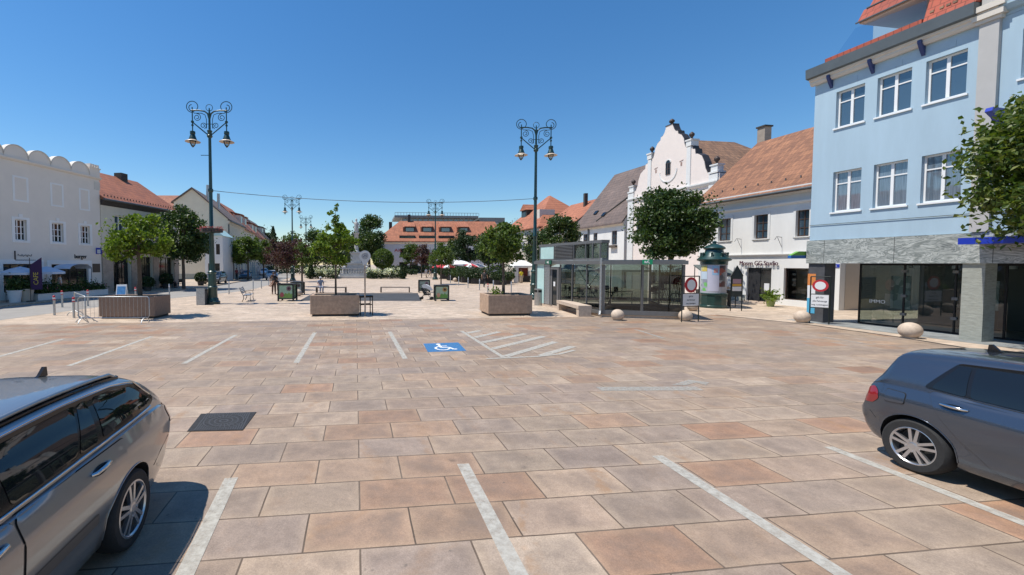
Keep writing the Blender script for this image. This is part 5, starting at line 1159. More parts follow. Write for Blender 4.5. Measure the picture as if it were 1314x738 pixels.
# plant pot at the shop door
p = G(988.5,393.5); t = thing('plant_pot','green leafy plant in a pale pot beside the dark shop doorway','plant pot',p)
MB().lathe([(.16,0),(.24,.42),(.26,.44),(.26,.5),(.001,.47)],n=16).build('pot', mat('green_glazed_pot',(.25,.32,.12),.4), t, 40); mb = MB()
for i in range(350): mb_p = (RND.gauss(0,.22),RND.gauss(0,.22),.6+RND.gauss(0,.16)); leafq(mb,mb_p,.13)
mb.build('foliage', M['leaf_bright'], t)
# ================================================================== MONUMENT, FLOWER BEDS, HEDGES
p = AT(457.5,338,74); p = Vector((p.x,p.y,0)); mo = thing('column_monument','pale stone column monument with a statue on a balustraded base','monument',p)
st = mat('weathered_limestone',(.46,.45,.43),.9,0,.15,1.5,.2,20,grime=.4)
mb = MB(); mb.box(-3.6,3.6,-3.0,3.0,0,.35); mb.box(-2.6,2.6,-2.2,2.2,.35,.8); mb.build('step', st, mo)
mb = MB(); mb.box(-1.5,1.5,-1.4,1.4,.8,2.4); mb.box(-1.65,1.65,-1.55,1.55,2.4,2.6); mb.box(-.9,.9,-.9,.9,2.6,4.2); mb.box(-1.05,1.05,-1.05,1.05,4.2,4.45); mb.build('pedestal', st, mo)
mb = MB()
for k in range(12): mb.lathe([(.09,0),(.13,.2),(.06,.6),(.1,.75)],(-2.4+k*.436,-2.1,.8),8)
mb.box(-2.55,2.55,-2.2,-2.0,1.56,1.72); mb.build('balustrade', st, mo)
MB().lathe([(.5,4.45),(.5,4.6),(.38,4.7),(.34,7.4),(.45,7.55),(.55,7.7),(.55,7.85)],n=18).build('column', st, mo, 40)
mb = MB(); mb.lathe([(.30,7.85),(.40,8.1),(.32,8.7),(.36,9.2),(.34,9.5),(.15,9.65),(.13,9.75),(.2,9.95),(.12,10.15),(.02,10.2)],n=14); mb.tube([(.3,0,9.35),(.55,-.1,9.0),(.4,-.3,8.8)],[.12,.1,.07],8); mb.tube([(-.3,0,9.35),(-.6,-.1,9.55),(-.7,-.15,9.9)],[.12,.09,.05],8); mb.build('statue', st, mo, 60)
for s in (-1,1):
    mb = MB(); mb.lathe([(.35,0),(.42,.3),(.3,.8),(.34,1.1),(.12,1.25),(.18,1.45),(.02,1.6)],(s*1.9,-1.6,2.4-1.6),10); mb.tube([(s*1.7,-1.6,1.9),(s*2.4,-1.7,2.3)],[.12,.05],6); mb.build('side_statue', st, mo, 60)
def bush(name,label,cat,loc,rx_,ry_,rz_,cz,n,size,m,core=None,group=None,trunk=None,flowers=None,fm=None,shape='ball'):
    t = thing(name,label,cat,loc,0,group); mb = MB()
    for i in range(n):
        while 1:
            v = Vector((RND.uniform(-1,1),RND.uniform(-1,1),RND.uniform(-1,1)))
            if shape=='box' or v.length<=1: break
        if shape=='ball' or shape=='cone':
            v = v.normalized()*(v.length**.3)
            k = 1.0
            if shape=='cone': k = max(.06,(1-v.z)/2)
            leafq(mb,(v.x*rx_*k,v.y*ry_*k,cz+v.z*rz_),size,.8)
        else: leafq(mb,(v.x*rx_,v.y*ry_,cz+v.z*rz_*(.8+.2*sin(v.x*7)*cos(v.y*5))),size,.8)
    mb.build('foliage', m, t)
    if trunk: MB().tube([(0,0,0),(.02,0,cz*.5),(0,.02,cz)],[trunk*1.2,trunk,trunk*.7],8).build('trunk', M['bark'], t)
    if flowers:
        mb = MB()
        for c_ in range(flowers):
            bx = RND.uniform(-.98,.98)*rx_; by = RND.uniform(-1.15,.3)*ry_; bz = cz+rz_*RND.uniform(-.1,1.2); r = RND.uniform(.22,.36)
            for i in range(26): v = Vector((RND.gauss(0,1),RND.gauss(0,1),RND.gauss(0,1))).normalized(); leafq(mb,(bx+v.x*r,by+v.y*r,bz+v.z*r*.8),.16,.8)
        mb.build('blossoms', fm, t)
    return t
Yb = 70
def atx(u,Y): return (AT(u,338,Y).x,Y,0)
bush('flower_bed','bed of cream white hydrangeas left of the monument','flower bed',atx(413,Yb),2.6,1.3,.75,.75,2200,.22,M['leaf_deep'],flowers=46,fm=M['blossom'],shape='box')
bush('flower_bed','bed of cream white hydrangeas right of the monument','flower bed',atx(495,Yb),3.1,1.3,.75,.75,2600,.22,M['leaf_deep'],flowers=56,fm=M['blossom'],shape='box')
bush('clipped_shrub','dark cone shaped shrub at the left end of the flower beds','shrub',atx(399,Yb-1.5),.95,.95,1.35,1.35,1200,.2,M['leaf_deep'],shape='cone')
bush('clipped_shrub','dark cone shaped shrub at the right end of the flower beds','shrub',atx(516.5,Yb-1.5),1.0,1.0,1.35,1.35,1200,.2,M['leaf_deep'],shape='cone')
bush('topiary_tree','round clipped ball tree right of the monument','tree',atx(491.5,75),1.9,1.9,1.75,3.3,3600,.26,M['leaf_mid'],trunk=.14)
bush('hedge','long low clipped hedge behind the monument','hedge',atx(470,80),9.5,.7,.55,.9,4200,.25,M['leaf_deep'],shape='box')
# ================================================================== CAFE TERRACE (right middle)
def parasol(lab,x,y,r,h,m,m2=None,rz=0,group='parasols of the cafe terrace',tilt=0):
    t = thing('parasol',lab,'parasol',(x,y,0),rz,group)
    MB().tube([(0,0,0),(0,0,h)],.03,6).build('pole', M['white'], t); MB().lathe([(.3,0),(.3,.08),(.05,.1)],n=12).build('foot', M['plinth'], t)
    mb = MB(); n = 8
    for k in range(n):
        mb.cur = k%2 if m2 else 0
        a0,a1 = 2*pi*k/n,2*pi*(k+1)/n; pr = [(.02,h),(r*.5,h-r*.14),(r,h-r*.36),(r,h-r*.36-.14)]
        for (ra,za),(rb,zb) in zip(pr,pr[1:]): mb.sheet([(ra*cos(a0),ra*sin(a0),za),(rb*cos(a0),rb*sin(a0),zb),(rb*cos(a1),rb*sin(a1),zb),(ra*cos(a1),ra*sin(a1),za)])
    mb.build('canopy', [m,m2] if m2 else m, t, fix=False)
    mb = MB()
    for k in range(n): a0 = 2*pi*k/n; mb.tube([(0,0,h-.55),(r*.55*cos(a0),r*.55*sin(a0),h-r*.2)],.012,4)
    mb.build('strut', M['white'], t); return t
redc = mat('red_canvas',(.50,.03,.05),.8); whc = mat('white_canvas',(.75,.75,.73),.8); bluec = mat('pale_blue_canvas',(.52,.58,.68),.85)
for u,Y,r,h,a,b,lab in ((566,70,1.5,2.45,redc,None,'red parasol at the far left end of the cafe terrace'),(578,74,2.0,3.4,whc,None,'tall white parasol behind the red ones on the terrace'),(576,64,1.3,2.4,redc,whc,'red and white parasol, second on the cafe terrace'),(592,66,1.7,3.0,whc,None,'white parasol in the middle of the cafe terrace'),(604,62,1.3,2.5,redc,whc,'red and white parasol before the dark tree'),(613,70,1.6,2.5,whc,None,'low white parasol half hidden behind the planter tree')):
    p = atx(u,Y); parasol(lab,p[0],p[1],r,h,a,b)
# terrace planting: a row of tubs with dark plants
for i,(u,Y,sz,lab) in enumerate(((569,72,.8,'low dark shrub tub at the far end of the terrace'),(578,66,.9,'dark shrub tub, second along the terrace edge'),(587,61,1.0,'bushy dark tub in front of the red and white parasol'),(596,57,1.0,'broad dark shrub tub in the middle of the terrace edge'),(607,53,1.05,'dark shrub tub beside the person in black'),(642,50,1.1,'dark shrub tub left of the gazebo post'),(650,52,1.0,'reddish brown shrub tub at the gazebo'),(572,69,1.5,'tall dark shrub behind the far terrace tubs'),(583,63,1.5,'tall dark shrub under the red parasols'),(592,59,1.4,'tall dark shrub before the white terrace parasol'),(601,56,1.5,'tall dark shrub right of the white terrace parasol'),(613,52.5,1.3,'tall dark shrub just left of the person in black'),(632,54,1.5,'tall dark shrub right of the person in black'),(645,55,1.6,'tall dark shrub tub behind the planter tree trunk'))):
    t = bush('terrace_shrub',lab,'shrub',atx(u,Y),sz*1.05,sz*.7,sz*.55,sz*.95,750,.2,M['leaf_deep'] if i%3 else M['leaf_dark'],group='shrub tubs along the cafe terrace')
    MB().box(-sz*.6,sz*.6,-sz*.35,sz*.35,0,sz*.5).build('tub', M['plinth'], t)
# cafe tables and chairs
def cafe_set(lab,x,y,rz):
    t = thing('cafe_table',lab,'table',(x,y,0),rz,'tables of the cafe terrace'); MB().lathe([(.42,.72),(.42,.75),(.001,.751)],n=16).build('top', M['woodpale'], t); MB().tube([(0,0,0),(0,0,.72)],.03,6).build('leg', M['black'], t); MB().lathe([(.25,0),(.25,.03)],n=12).build('foot', M['black'], t)
def chair(lab,x,y,rz,m,first=[]):
    if first: return dup(first[0],(x,y,0),rz,lab)
    t = thing('cafe_chair',lab,'chair',(x,y,0),rz,'chairs of the cafe terrace'); MB().box(-.21,.21,-.21,.21,.44,.47).build('seat', m, t); MB().box(-.21,.21,.19,.22,.55,.88).build('backrest', m, t)
    for sx in (-1,1):
        for sy in (-1,1): MB().tube([(sx*.2,sy*.2,0),(sx*.19,sy*.2,.44 if sy<0 else .88)],.014,5).build('leg', M['black'], t)
    first.append(t); return t
for i,(u,Y,lab) in enumerate(((592,60,'cafe table below the white terrace parasol'),(603,59,'cafe table below the red and white parasol'),(580,67,'cafe table at the far end of the terrace'),(640,56,'cafe table left of the white gazebo'))):
    p = atx(u,Y); cafe_set(lab,p[0],p[1],.2*i)
    chair('cafe chair on the left side of the '+lab.split(' ',2)[2] if False else 'chair left of the '+lab,p[0]-.7,p[1]+.1,1.4+.2*i,M['bark']); chair('chair right of the '+lab,p[0]+.7,p[1]-.1,-1.6+.1*i,M['bark'])
# tables and chairs seen through the pavilion
for i,(x,y,lab) in enumerate(((12.2,29.5,'round cafe table seen through the pavilion glass, near'),(14.2,30.6,'round cafe table seen through the pavilion glass, right'),(11.0,32.0,'round cafe table seen through the pavilion glass, far'))):
    cafe_set(lab,x,y,0)
    for k in range(3): a = k*2.1+i; chair(('first','second','third')[k]+' chair around the '+lab,x+.75*cos(a),y+.75*sin(a),a-pi/2,M['steel'])
for i,(x,y,lab) in enumerate(((12.0,31.0,'large cream parasol seen through the pavilion glass, left'),(15.2,30.0,'large cream parasol seen through the pavilion glass, right'))): parasol(lab,x,y,1.9,2.75,whc,None,.3*i,'parasols behind the pavilion')
# gazebo
p = atx(669,58); t = thing('gazebo','white canvas gazebo with peaked roof beside the street lamp','gazebo',p,.05)
mb = MB(); e = 1.4; z0,z1,zt_ = 1.95,2.2,3.05
mb.add([(-e,-e,z1),(e,-e,z1),(e,e,z1),(-e,e,z1),(-.08,-.08,zt_),(.08,-.08,zt_),(.08,.08,zt_),(-.08,.08,zt_)],[(0,1,5,4),(1,2,6,5),(2,3,7,6),(3,0,4,7),(4,5,6,7)]); mb.box(-e,e,-e,-e+.02,z0,z1); mb.box(-e,e,e-.02,e,z0,z1); mb.box(-e,-e+.02,-e+.02,e-.02,z0,z1); mb.box(e-.02,e,-e+.02,e-.02,z0,z1); mb.build('canopy', whc, t)
for x in (-e+.05,e-.05):
    for y in (-e+.05,e-.05): MB().box(x-.05,x+.05,y-.05,y+.05,0,z1-.02).build('leg', M['white'], t)
MB().box(-e+.1,-e+.6,-e+.06,-e+.08,0,z0).build('side_curtain', whc, t); MB().box(-.6,1.2,.9,.95,.2,1.9).build('back_curtain', mat('dark_red_curtain',(.16,.04,.04),.9), t); MB().box(-.4,1.1,-.4,.3,.0,.8).build('counter', M['plinth'], t)
# ================================================================== CAFE FRONT on the left
def lfp(s,y,z=0): return None
lf = Fr((lx(9),9),(lx(35.3),35.3))
def lw(u,v,off):   # point on the pavement 'off' metres in front of the scalloped facade at pixel column u
    s,_ = lf.at(u,v,-off); return lf.w(s,-off,.1)
for u,off,lab,m in ((26,1.7,'pale blue white parasol left of the purple banner','a'),(60,1.6,'pale blue white parasol between the two cafe windows','b')):
    q_ = lw(u,350,off); parasol(lab,q_.x,q_.y,1.05,2.3,bluec,None,.2,'cafe parasols on the left'); 
q_ = lw(94,350,1.2); t = thing('folding_canopy','small white hooped canopy before the right cafe window','canopy',q_,lf.rz)
mb = MB()
arcp = [(.9*cos(a),2.0+.35*sin(a)) for a in [pi*i/12 for i in range(13)]]
for (a,b) in zip(arcp,arcp[1:]): mb.sheet([(a[0],-.7,a[1]),(b[0],-.7,b[1]),(b[0],.7,b[1]),(a[0],.7,a[1])])
mb.build('canopy', bluec, t)
for x in (-.88,.88):
    for y in (-.65,.65): MB().tube([(x,y,0),(x,y,2.0)],.02,6).build('leg', M['black'], t)
q_ = lw(46,350,3.0); t = thing('feather_banner','purple feather banner with yellow lettering before the cafe','banner',q_,.69)
MB().tube([(-.28,0,0),(-.28,0,2.75)],.018,6).build('pole', M['black'], t); mb = MB(); mb.prisy([(-.26,.75),(.30,.75),(.30,2.78),(.1,2.62),(-.26,2.3)],-.008,.008); bn = mb.build('cloth', mat('purple_banner_cloth',(.035,.012,.06),.8), t)
text_obj('lettering','CAFE',.34,mat('yellow_lettering',(.5,.4,.05),.7),bn,(.17,-.012,1.05),(pi/2,-pi/2,0),.001); MB().lathe([(.22,0),(.22,.06),(.02,.07)],(-.28,0,0),10).build('foot', M['plinth'], t)
for u,r,h,lab,c in ((19,.36,.75,'white round plant tub at the cafe, left one',(.6,.62,.64)),(33,.42,.8,'beige flared plant tub at the cafe, right one',(.42,.38,.32))):
    q_ = lw(u,380,2.3); t = thing('plant_tub',lab,'plant tub',q_); MB().lathe([(r*.75,0),(r,h*.9),(r*1.08,h*.92),(r*1.08,h),(.001,h*.97)],n=20).build('tub', mat('tub_glaze',c,.6,0,.08,4), t, 40); mb = MB()
    for i in range(420): leafq(mb,(RND.gauss(0,r*.55),RND.gauss(0,r*.55),h+.3+RND.gauss(0,.22)),.14)
    mb.build('foliage', M['leaf_dark'], t)
a_,b_ = lw(49,385,2.5),lw(139,378,2.2); f = Fr(tuple(a_)[:2],tuple(b_)[:2]); t = thing('planter_box','long white planter box with dark green plants before the cafe','planter box',Vector((f.o.x,f.o.y,.1)),f.rz)
MB().box(0,f.L,0,.5,0,.42).build('box', M['white'], t); mb = MB()
for i in range(2600):
    s = RND.uniform(.1,f.L-.1); k = .45+.35*sin(s*2.1)+.25*sin(s*5.3+1); leafq(mb,(s,.25+RND.gauss(0,.16),.45+abs(RND.gauss(0,.28))*(.5+k)),.15)
mb.build('foliage', M['leaf_dark'], t)
mb = MB()
for i in range(90): s = RND.uniform(.1,f.L-.1); leafq(mb,(s,.2+RND.gauss(0,.14),.55+abs(RND.gauss(0,.2))),.1)
mb.build('blossoms', M['pinkflower'], t)
q_ = G(150,385); t = thing('pavement_sign','white pavement A board with blue picture behind the brown planter','A board',Vector((q_.x-.3,q_.y+1,0)),.3)
for s in (-1,1): MB().obox((0,s*.18,.5),.62,.03,1.05,0,s*.3).build('panel', M['signwhite'], t)
MB().obox((0,-.205,.5),.5,.01,.8,0,-.3).build('picture', mat('blue_picture',(.08,.25,.5),.5,0,.3,5), t)
# cafe bar tables under the parasols
for u,off,lab in ((27,1.6,'dark bistro table under the left blue parasol'),(61,1.5,'dark bistro table under the middle blue parasol'),(82,1.2,'dark bistro table before the right cafe window')):
    q_ = lw(u,370,off); t = thing('bistro_table',lab,'table',q_,.3); MB().box(-.35,.35,-.35,.35,.72,.76).build('top', M['bark'], t); MB().tube([(0,0,0),(0,0,.72)],.04,6).build('leg', M['black'], t)
    for s in (-1,1): c_ = chair(('left' if s<0 else 'right')+' chair at the '+lab,q_.x+.1,q_.y+s*.75,pi/2-s*pi/2,M['bark']); c_.location.z = .1
# shaded cafe corner under the dark left tree
for i,(x,y,lab) in enumerate(((-23.6,39.0,'dark cafe table in the shade of the big left tree, near'),(-23.2,43.0,'dark cafe table in the shade of the big left tree, far'))):
    cafe_set(lab,x,y,0); 
    for k in range(2): c_ = chair(('near','far')[k]+' chair at the '+lab,x+.15,y+(-.75,.75)[k],(pi,0)[k],M['bark'])
for i,(x,y,sz,lab) in enumerate(((-22.4,37.2,.7,'dark potted shrub on the shaded left pavement, nearest'),(-23.0,41.2,.8,'dark potted shrub on the shaded left pavement, middle one'),(-22.2,46.5,.8,'dark potted shrub on the shaded left pavement, farthest'))):
    t = bush('potted_shrub',lab,'shrub',(x,y,.1),sz*.8,sz*.7,sz*.7,sz*1.1,600,.2,M['leaf_deep'],group='potted shrubs on the left pavement'); MB().lathe([(sz*.35,0),(sz*.45,sz*.6),(.01,sz*.58)],n=14).build('pot',M['plinth'],t,40)
# manhole cover
q4 = [G(240,554.5),G(311.5,553),G(329,529.6),G(258,532)]; ctr_ = (q4[0]+q4[2])/2; t = thing('manhole_cover','square cast iron manhole cover with round lid in the paving','manhole cover',ctr_)
loc4 = [Vector((p.x-ctr_.x,p.y-ctr_.y,0)) for p in q4]; mb = MB(); mb.prism([(p.x,p.y) for p in loc4],.0,.014); mb.build('frame', M['iron'], t)
ex = (loc4[1]-loc4[0]).normalized(); ey = (loc4[3]-loc4[0]).normalized(); R_ = min((loc4[1]-loc4[0]).length,(loc4[3]-loc4[0]).length)/2
mb = MB()
for k in range(21):
    s = -R_+.03+k*(2*R_-.06)/20
    for side in (-1,1):
        w0 = sqrt(max(0,(R_*.86)**2-s*s)); a = ex*s+ey*(side*w0); b = ex*s+ey*(side*R_*.98)
        if w0 < R_*.95: strip(mb,a,b,.022,.017)
mb.build('ribs', mat('worn_iron',(.085,.08,.075),.5,.5), t)
MB().prism([tuple((ex*cos(2*pi*i/40)+ey*sin(2*pi*i/40))*R_*.85)[:2] for i in range(40)],.004,.0165).build('lid',M['iron'],t)
mb = MB()
for r0,r1 in ((.84,.78),(.62,.55),(.40,.34),(.2,.12)):
    n = 40
    for i in range(n):
        a0,a1 = 2*pi*i/n,2*pi*(i+1)/n; P_ = lambda r,a: tuple((ex*cos(a)+ey*sin(a))*r*R_)[:2]+(.018,)
        mb.sheet([P_(r0,a0),P_(r0,a1),P_(r1,a1),P_(r1,a0)])
for k in range(24):
    a = 2*pi*k/24; strip(mb,(ex*cos(a)+ey*sin(a))*R_*.42,(ex*cos(a)+ey*sin(a))*R_*.76,.018,.019)
mb.build('relief_pattern', bpy.data.materials['worn_iron'], t)
# ================================================================== TREES
def tree(label,loc,z0,cz,rx_,ry_,rz_,n,size,m,tr=.10,ncl=26,cr=.42,seed=1,top=0.0,name='tree',lean=0.0,up=.55,flat=0.0,hollow=.45,group=None,spread=None,limbs=9):
    """z0: trunk foot (relative), cz: crown centre height; leaves gather in clumps carried by limbs, with gaps between"""
    rn = random.Random(seed); t = thing(name,label,'tree',loc,rn.uniform(0,6.28),group)
    cl = []; so_ = Vector((seed*3.7,seed*1.3,seed*.7))
    def lob(v): d = v.normalized(); return min(1.12,1.0+.6*noise.noise(d*1.35+so_)+.18*noise.noise(d*3.1+so_))
    for k in range(ncl):
        while 1:
            v = Vector((rn.uniform(-1,1),rn.uniform(-1,1),rn.uniform(-1,1)))
            if hollow < v.length <= 1.0 and v.z > -.85+flat: break
        s = rn.uniform(.65,1.2)
        f = 1.0-.25*max(0,v.z)-.12*rn.random()
        f *= lob(v)
        cl.append((Vector((v.x*rx_*f*.82+lean*v.z, v.y*ry_*f*.82, cz+v.z*rz_*.84*(.5+.5*lob(v)))), cr*s*min(rx_,rz_)))
    if top: cl += [(Vector((rn.gauss(0,.13)*rx_,rn.gauss(0,.13)*ry_,cz+rz_*.8+(top+.2*rz_)*q)), cr*.62*rx_*(1.15-q*.55)) for q in (0,.2,.4,.6,.8,1.0)]
    tot = sum(r**2 for _,r in cl); mb = MB()
    for c,r in cl:
        for i in range(max(3,int(n*r*r/tot))):
            v = Vector((rn.gauss(0,1),rn.gauss(0,1),rn.gauss(0,1))).normalized()*(rn.random()**.42)*r*rn.uniform(.8,1.18); v.z *= .75
            leafq(mb,c+v,size,up,rn)
    # a loose scatter that frays the outline
    for i in range(n//14):
        v = Vector((rn.gauss(0,1),rn.gauss(0,1),rn.gauss(0,1))).normalized(); v = v*rn.uniform(.6,.95)*lob(v); leafq(mb,(v.x*rx_,v.y*ry_,cz+v.z*rz_),size,up,rn)
    mb.build('crown',m,t,fix=False)
    mb = MB(); fork = cz-rz_*.55; fork = max(fork,z0+.8)
    mb.tube([(0,0,z0),(.02*tr*10,.01,z0+(fork-z0)*.5),(0,.03,fork),(lean*.3,0,cz+rz_*.25),(lean*.8,.02,cz+rz_*.7+top*1.1)],[tr*1.25,tr,tr*.88,tr*.5,tr*.18],9)
    for c,r in sorted(cl,key=lambda q:-q[1])[:limbs]:
        h = rn.uniform(-.05,.6)*rz_; s = Vector((0,0,fork+max(0,h))); e = c*1.0; mid = s.lerp(e,.5)+Vector((0,0,-.12*rz_))
        mb.tube([s,mid,e],[tr*.5,tr*.32,tr*.1],6)
    mb.build('trunk',M['bark'],t,60)
    return t
c1 = f1.w(f1.L*.58,.7); c2 = f2.w(f2.L*.5,.75); c3 = f3.w(f3.L*.46,.8)
Z = Vector((0,0,.94))
tree('bright green maple in the brown planter behind the barriers',c1+Z,0,2.75,1.66,1.6,1.30,6800,.14,M['leaf_bright'],.085,52,.25,3,flat=.1,hollow=.25)
tree('thin light green young maple in the middle granite planter',c2+Z,0,2.45,1.38,1.3,1.2,4000,.14,M['leaf_bright'],.045,46,.22,5,top=.75,flat=.0,hollow=.3)
tree('mid green maple in the granite planter by the pavilion',c3+Z,0,2.55,1.52,1.45,1.15,5600,.14,M['leaf_mid'],.065,50,.25,8,flat=.0,hollow=.2)
def tg(u,Y): p = AT(u,338,Y); return Vector((p.x,p.y,0))
tree('large dark green tree behind the maple on the left pavement',tg(235,40.5)+Vector((0,0,.1)),0,5.1,2.95,2.7,3.1,13000,.22,M['leaf_dark'],.14,60,.26,21)
tree('mid green street tree in front of the row houses',tg(318,63),0,4.6,3.0,2.6,2.5,5000,.28,M['leaf_mid'],.13,40,.28,22)
tree('purple leaved plum tree behind the poster stands',tg(368,40),0,3.25,1.75,1.6,1.85,2600,.16,M['leaf_purple'],.05,44,.25,23,hollow=.1,flat=-.2)
tree('purple leaved tree to the right of the first plum, half green',tg(387,58),0,4.4,1.7,1.6,2.2,2600,.22,M['leaf_purple'],.08,20,.42,24)
tree('big rounded dark tree behind the monument',tg(474,95),0,8.2,3.9,3.6,5.2,7000,.40,M['leaf_dark'],.3,34,.40,25)
tree('second big tree left behind the monument, lower',tg(458,99),0,6.4,3.2,3.0,4.2,4200,.40,M['leaf_deep'],.25,24,.42,26)
tree('light green young tree above the sunflower poster stand',tg(566,51),0,3.55,1.95,1.8,1.7,3600,.18,M['leaf_mid'],.07,40,.26,27,hollow=.2)
tree('purple leaved tree before the long orange roof',tg(541,74),0,4.0,1.8,1.7,2.4,1900,.24,M['leaf_purple'],.08,20,.40,28)
tree('dense dark tree beside the cafe terrace',tg(600,68),0,4.9,2.9,2.7,3.3,6500,.28,M['leaf_deep'],.16,44,.29,29)
tree('dark tree behind the planter tree, over the person in black',tg(627,56),0,4.5,1.9,1.9,2.5,4200,.24,M['leaf_dark'],.13,24,.42,30)
tree('dark green tree behind the lamp at the pavilion',tg(718,43),0,5.0,2.25,2.2,2.7,6500,.22,M['leaf_dark'],.15,44,.29,31)
tree('tree further back between the lamp and the orange houses',tg(700,54),0,4.4,2.0,2.0,2.6,2600,.26,M['leaf_deep'],.15,22,.42,36)
tree('dark tree shading the middle of the cafe terrace',tg(643,65),0,5.0,2.4,2.2,2.9,4000,.27,M['leaf_deep'],.15,26,.40,51)
tree('dark tree behind the far terrace parasols',tg(584,84),0,5.2,2.6,2.4,3.0,3000,.32,M['leaf_dark'],.15,22,.40,52)
tree('brownish green small tree beside the plum, nearer the middle planter',tg(388,46),0,3.3,1.5,1.4,1.9,2200,.18,M['leaf_mid'],.06,30,.30,53,hollow=.2)
tree('dark tree between the gazebo and the pavilion lamp',tg(688,59),0,4.6,2.0,2.0,2.9,3200,.25,M['leaf_deep'],.15,22,.40,54)
tree('small street tree nearest the white corner house',tg(299,64),0,4.0,2.0,1.9,2.1,3200,.24,M['leaf_mid'],.10,34,.28,61,hollow=.2)
tree('street tree farther up the row houses, right of the first',tg(338,72),0,4.4,2.6,2.4,2.5,3800,.28,M['leaf_mid'],.12,36,.28,62,hollow=.2)
tree('dark plum tree at the road bend behind the silver car',tg(354,60),0,4.0,2.1,2.0,2.3,3000,.24,M['leaf_purple'],.09,36,.28,63,hollow=.2)
tree('dark tree covering the right end of the long orange roof',tg(622,88),0,5.6,3.0,2.8,3.6,3800,.34,M['leaf_deep'],.18,34,.30,64)
tree('green tree behind the right hydrangea bed',tg(528,92),0,4.6,2.4,2.2,2.7,2800,.32,M['leaf_mid'],.14,30,.30,65)
tree('large dense chestnut tree before the town hall gable',tg(861,28.5),0,5.1,2.95,2.8,2.75,24000,.19,M['leaf_dark'],.18,110,.23,32,hollow=.4,limbs=16)
tree('near chestnut tree overhanging from the right edge',Vector((17.35,11.0,0)),0,5.15,2.65,2.2,2.9,22000,.15,M['leaf_near'],.16,100,.23,33,hollow=.45,limbs=16)
for u,Y,cz,rxx,rzz,lab,m_,sd in ((338,118,7,5,6.5,'dark tree at the far end of the left street','leaf_deep',41),(376,112,5.5,4.5,4.6,'green tree far behind the purple trees','leaf_mid',42),(404,106,6.2,4.2,4.8,'rounded dark tree far left of the monument','leaf_dark',43),(428,112,5.6,4.5,4.4,'wide dark tree behind the young maple','leaf_deep',44),(447,118,6.4,4,5,'tree behind the hydrangea bed, pale green','leaf_mid',45)):
    tree(lab,tg(u,Y),0,cz,rxx,rxx*.9,rzz,3000,.5,M[m_],.25,22,.45,sd)
# dark conifer at the far left and a bare tree by the orange gable
p = tg(351,125); t = thing('conifer_tree','dark pointed conifer above the far roofs of the left street','tree',p); mb = MB(); rn = random.Random(5)
for i in range(2600):
    k = rn.random()**.7; r = 3.4*(1-k)*(.55+.45*abs(sin(k*26)))*rn.uniform(.5,1)+.1; a = rn.uniform(0,6.28); leafq(mb,(r*cos(a),r*sin(a),3+10.2*k),.45,.5,rn)
mb.build('crown',M['leaf_deep'],t,fix=False); MB().tube([(0,0,0),(0,0,7),(0,0,13)],[.3,.2,.05],8).build('trunk',M['bark'],t)
p = tg(662,80); t = thing('bare_tree','leafless thin tree before the orange gable house','tree',p); mb = MB(); rn = random.Random(9)
def twig(a,d,l,r,k):
    b = a+d*l; mb.tube([a,a.lerp(b,.5)+Vector((rn.gauss(0,.03),rn.gauss(0,.03),0))*l,b],[r,r*.8,r*.6],5)
    if k:
        for _ in range(3): twig(a.lerp(b,rn.uniform(.55,1)),(d+Vector((rn.gauss(0,.5),rn.gauss(0,.5),rn.uniform(-.1,.4)))).normalized(),l*.62,r*.55,k-1)
twig(Vector((0,0,0)),Vector((0,0,1)),5.4,.12,0); twig(Vector((0,0,5.3)),Vector((-.1,0,1)).normalized(),2.8,.09,4); mb.build('trunk',M['bark'],t)

bush('hedge','long dark hedge closing the square left of the monument','hedge',atx(398,92),9.5,1.0,1.0,1.2,3000,.34,M['leaf_deep'],shape='box')
bush('hedge','dark hedge closing the square right of the monument','hedge',atx(540,92),7.0,1.0,1.0,1.2,2400,.34,M['leaf_deep'],shape='box')
# ================================================================== CARS
def interp(pts,x):
    if x <= pts[0][0]: return pts[0][1]
    for i,((x0,y0),(x1,y1)) in enumerate(zip(pts,pts[1:])):
        if x <= x1:
            h = x1-x0; t = (x-x0)/h
            def sl(j):
                if j <= 0 or j >= len(pts)-1:
                    j2 = max(0,min(len(pts)-2,j-1 if j>0 else 0)); return (pts[j2+1][1]-pts[j2][1])/(pts[j2+1][0]-pts[j2][0])
                a = (pts[j][1]-pts[j-1][1])/(pts[j][0]-pts[j-1][0]); b = (pts[j+1][1]-pts[j][1])/(pts[j+1][0]-pts[j][0])
                return 0 if a*b <= 0 else 2*a*b/(a+b)
            m0,m1 = sl(i),sl(i+1); t2,t3 = t*t,t*t*t
            return (2*t3-3*t2+1)*y0+(t3-2*t2+t)*h*m0+(-2*t3+3*t2)*y1+(t3-t2)*h*m1
    return pts[-1][1]
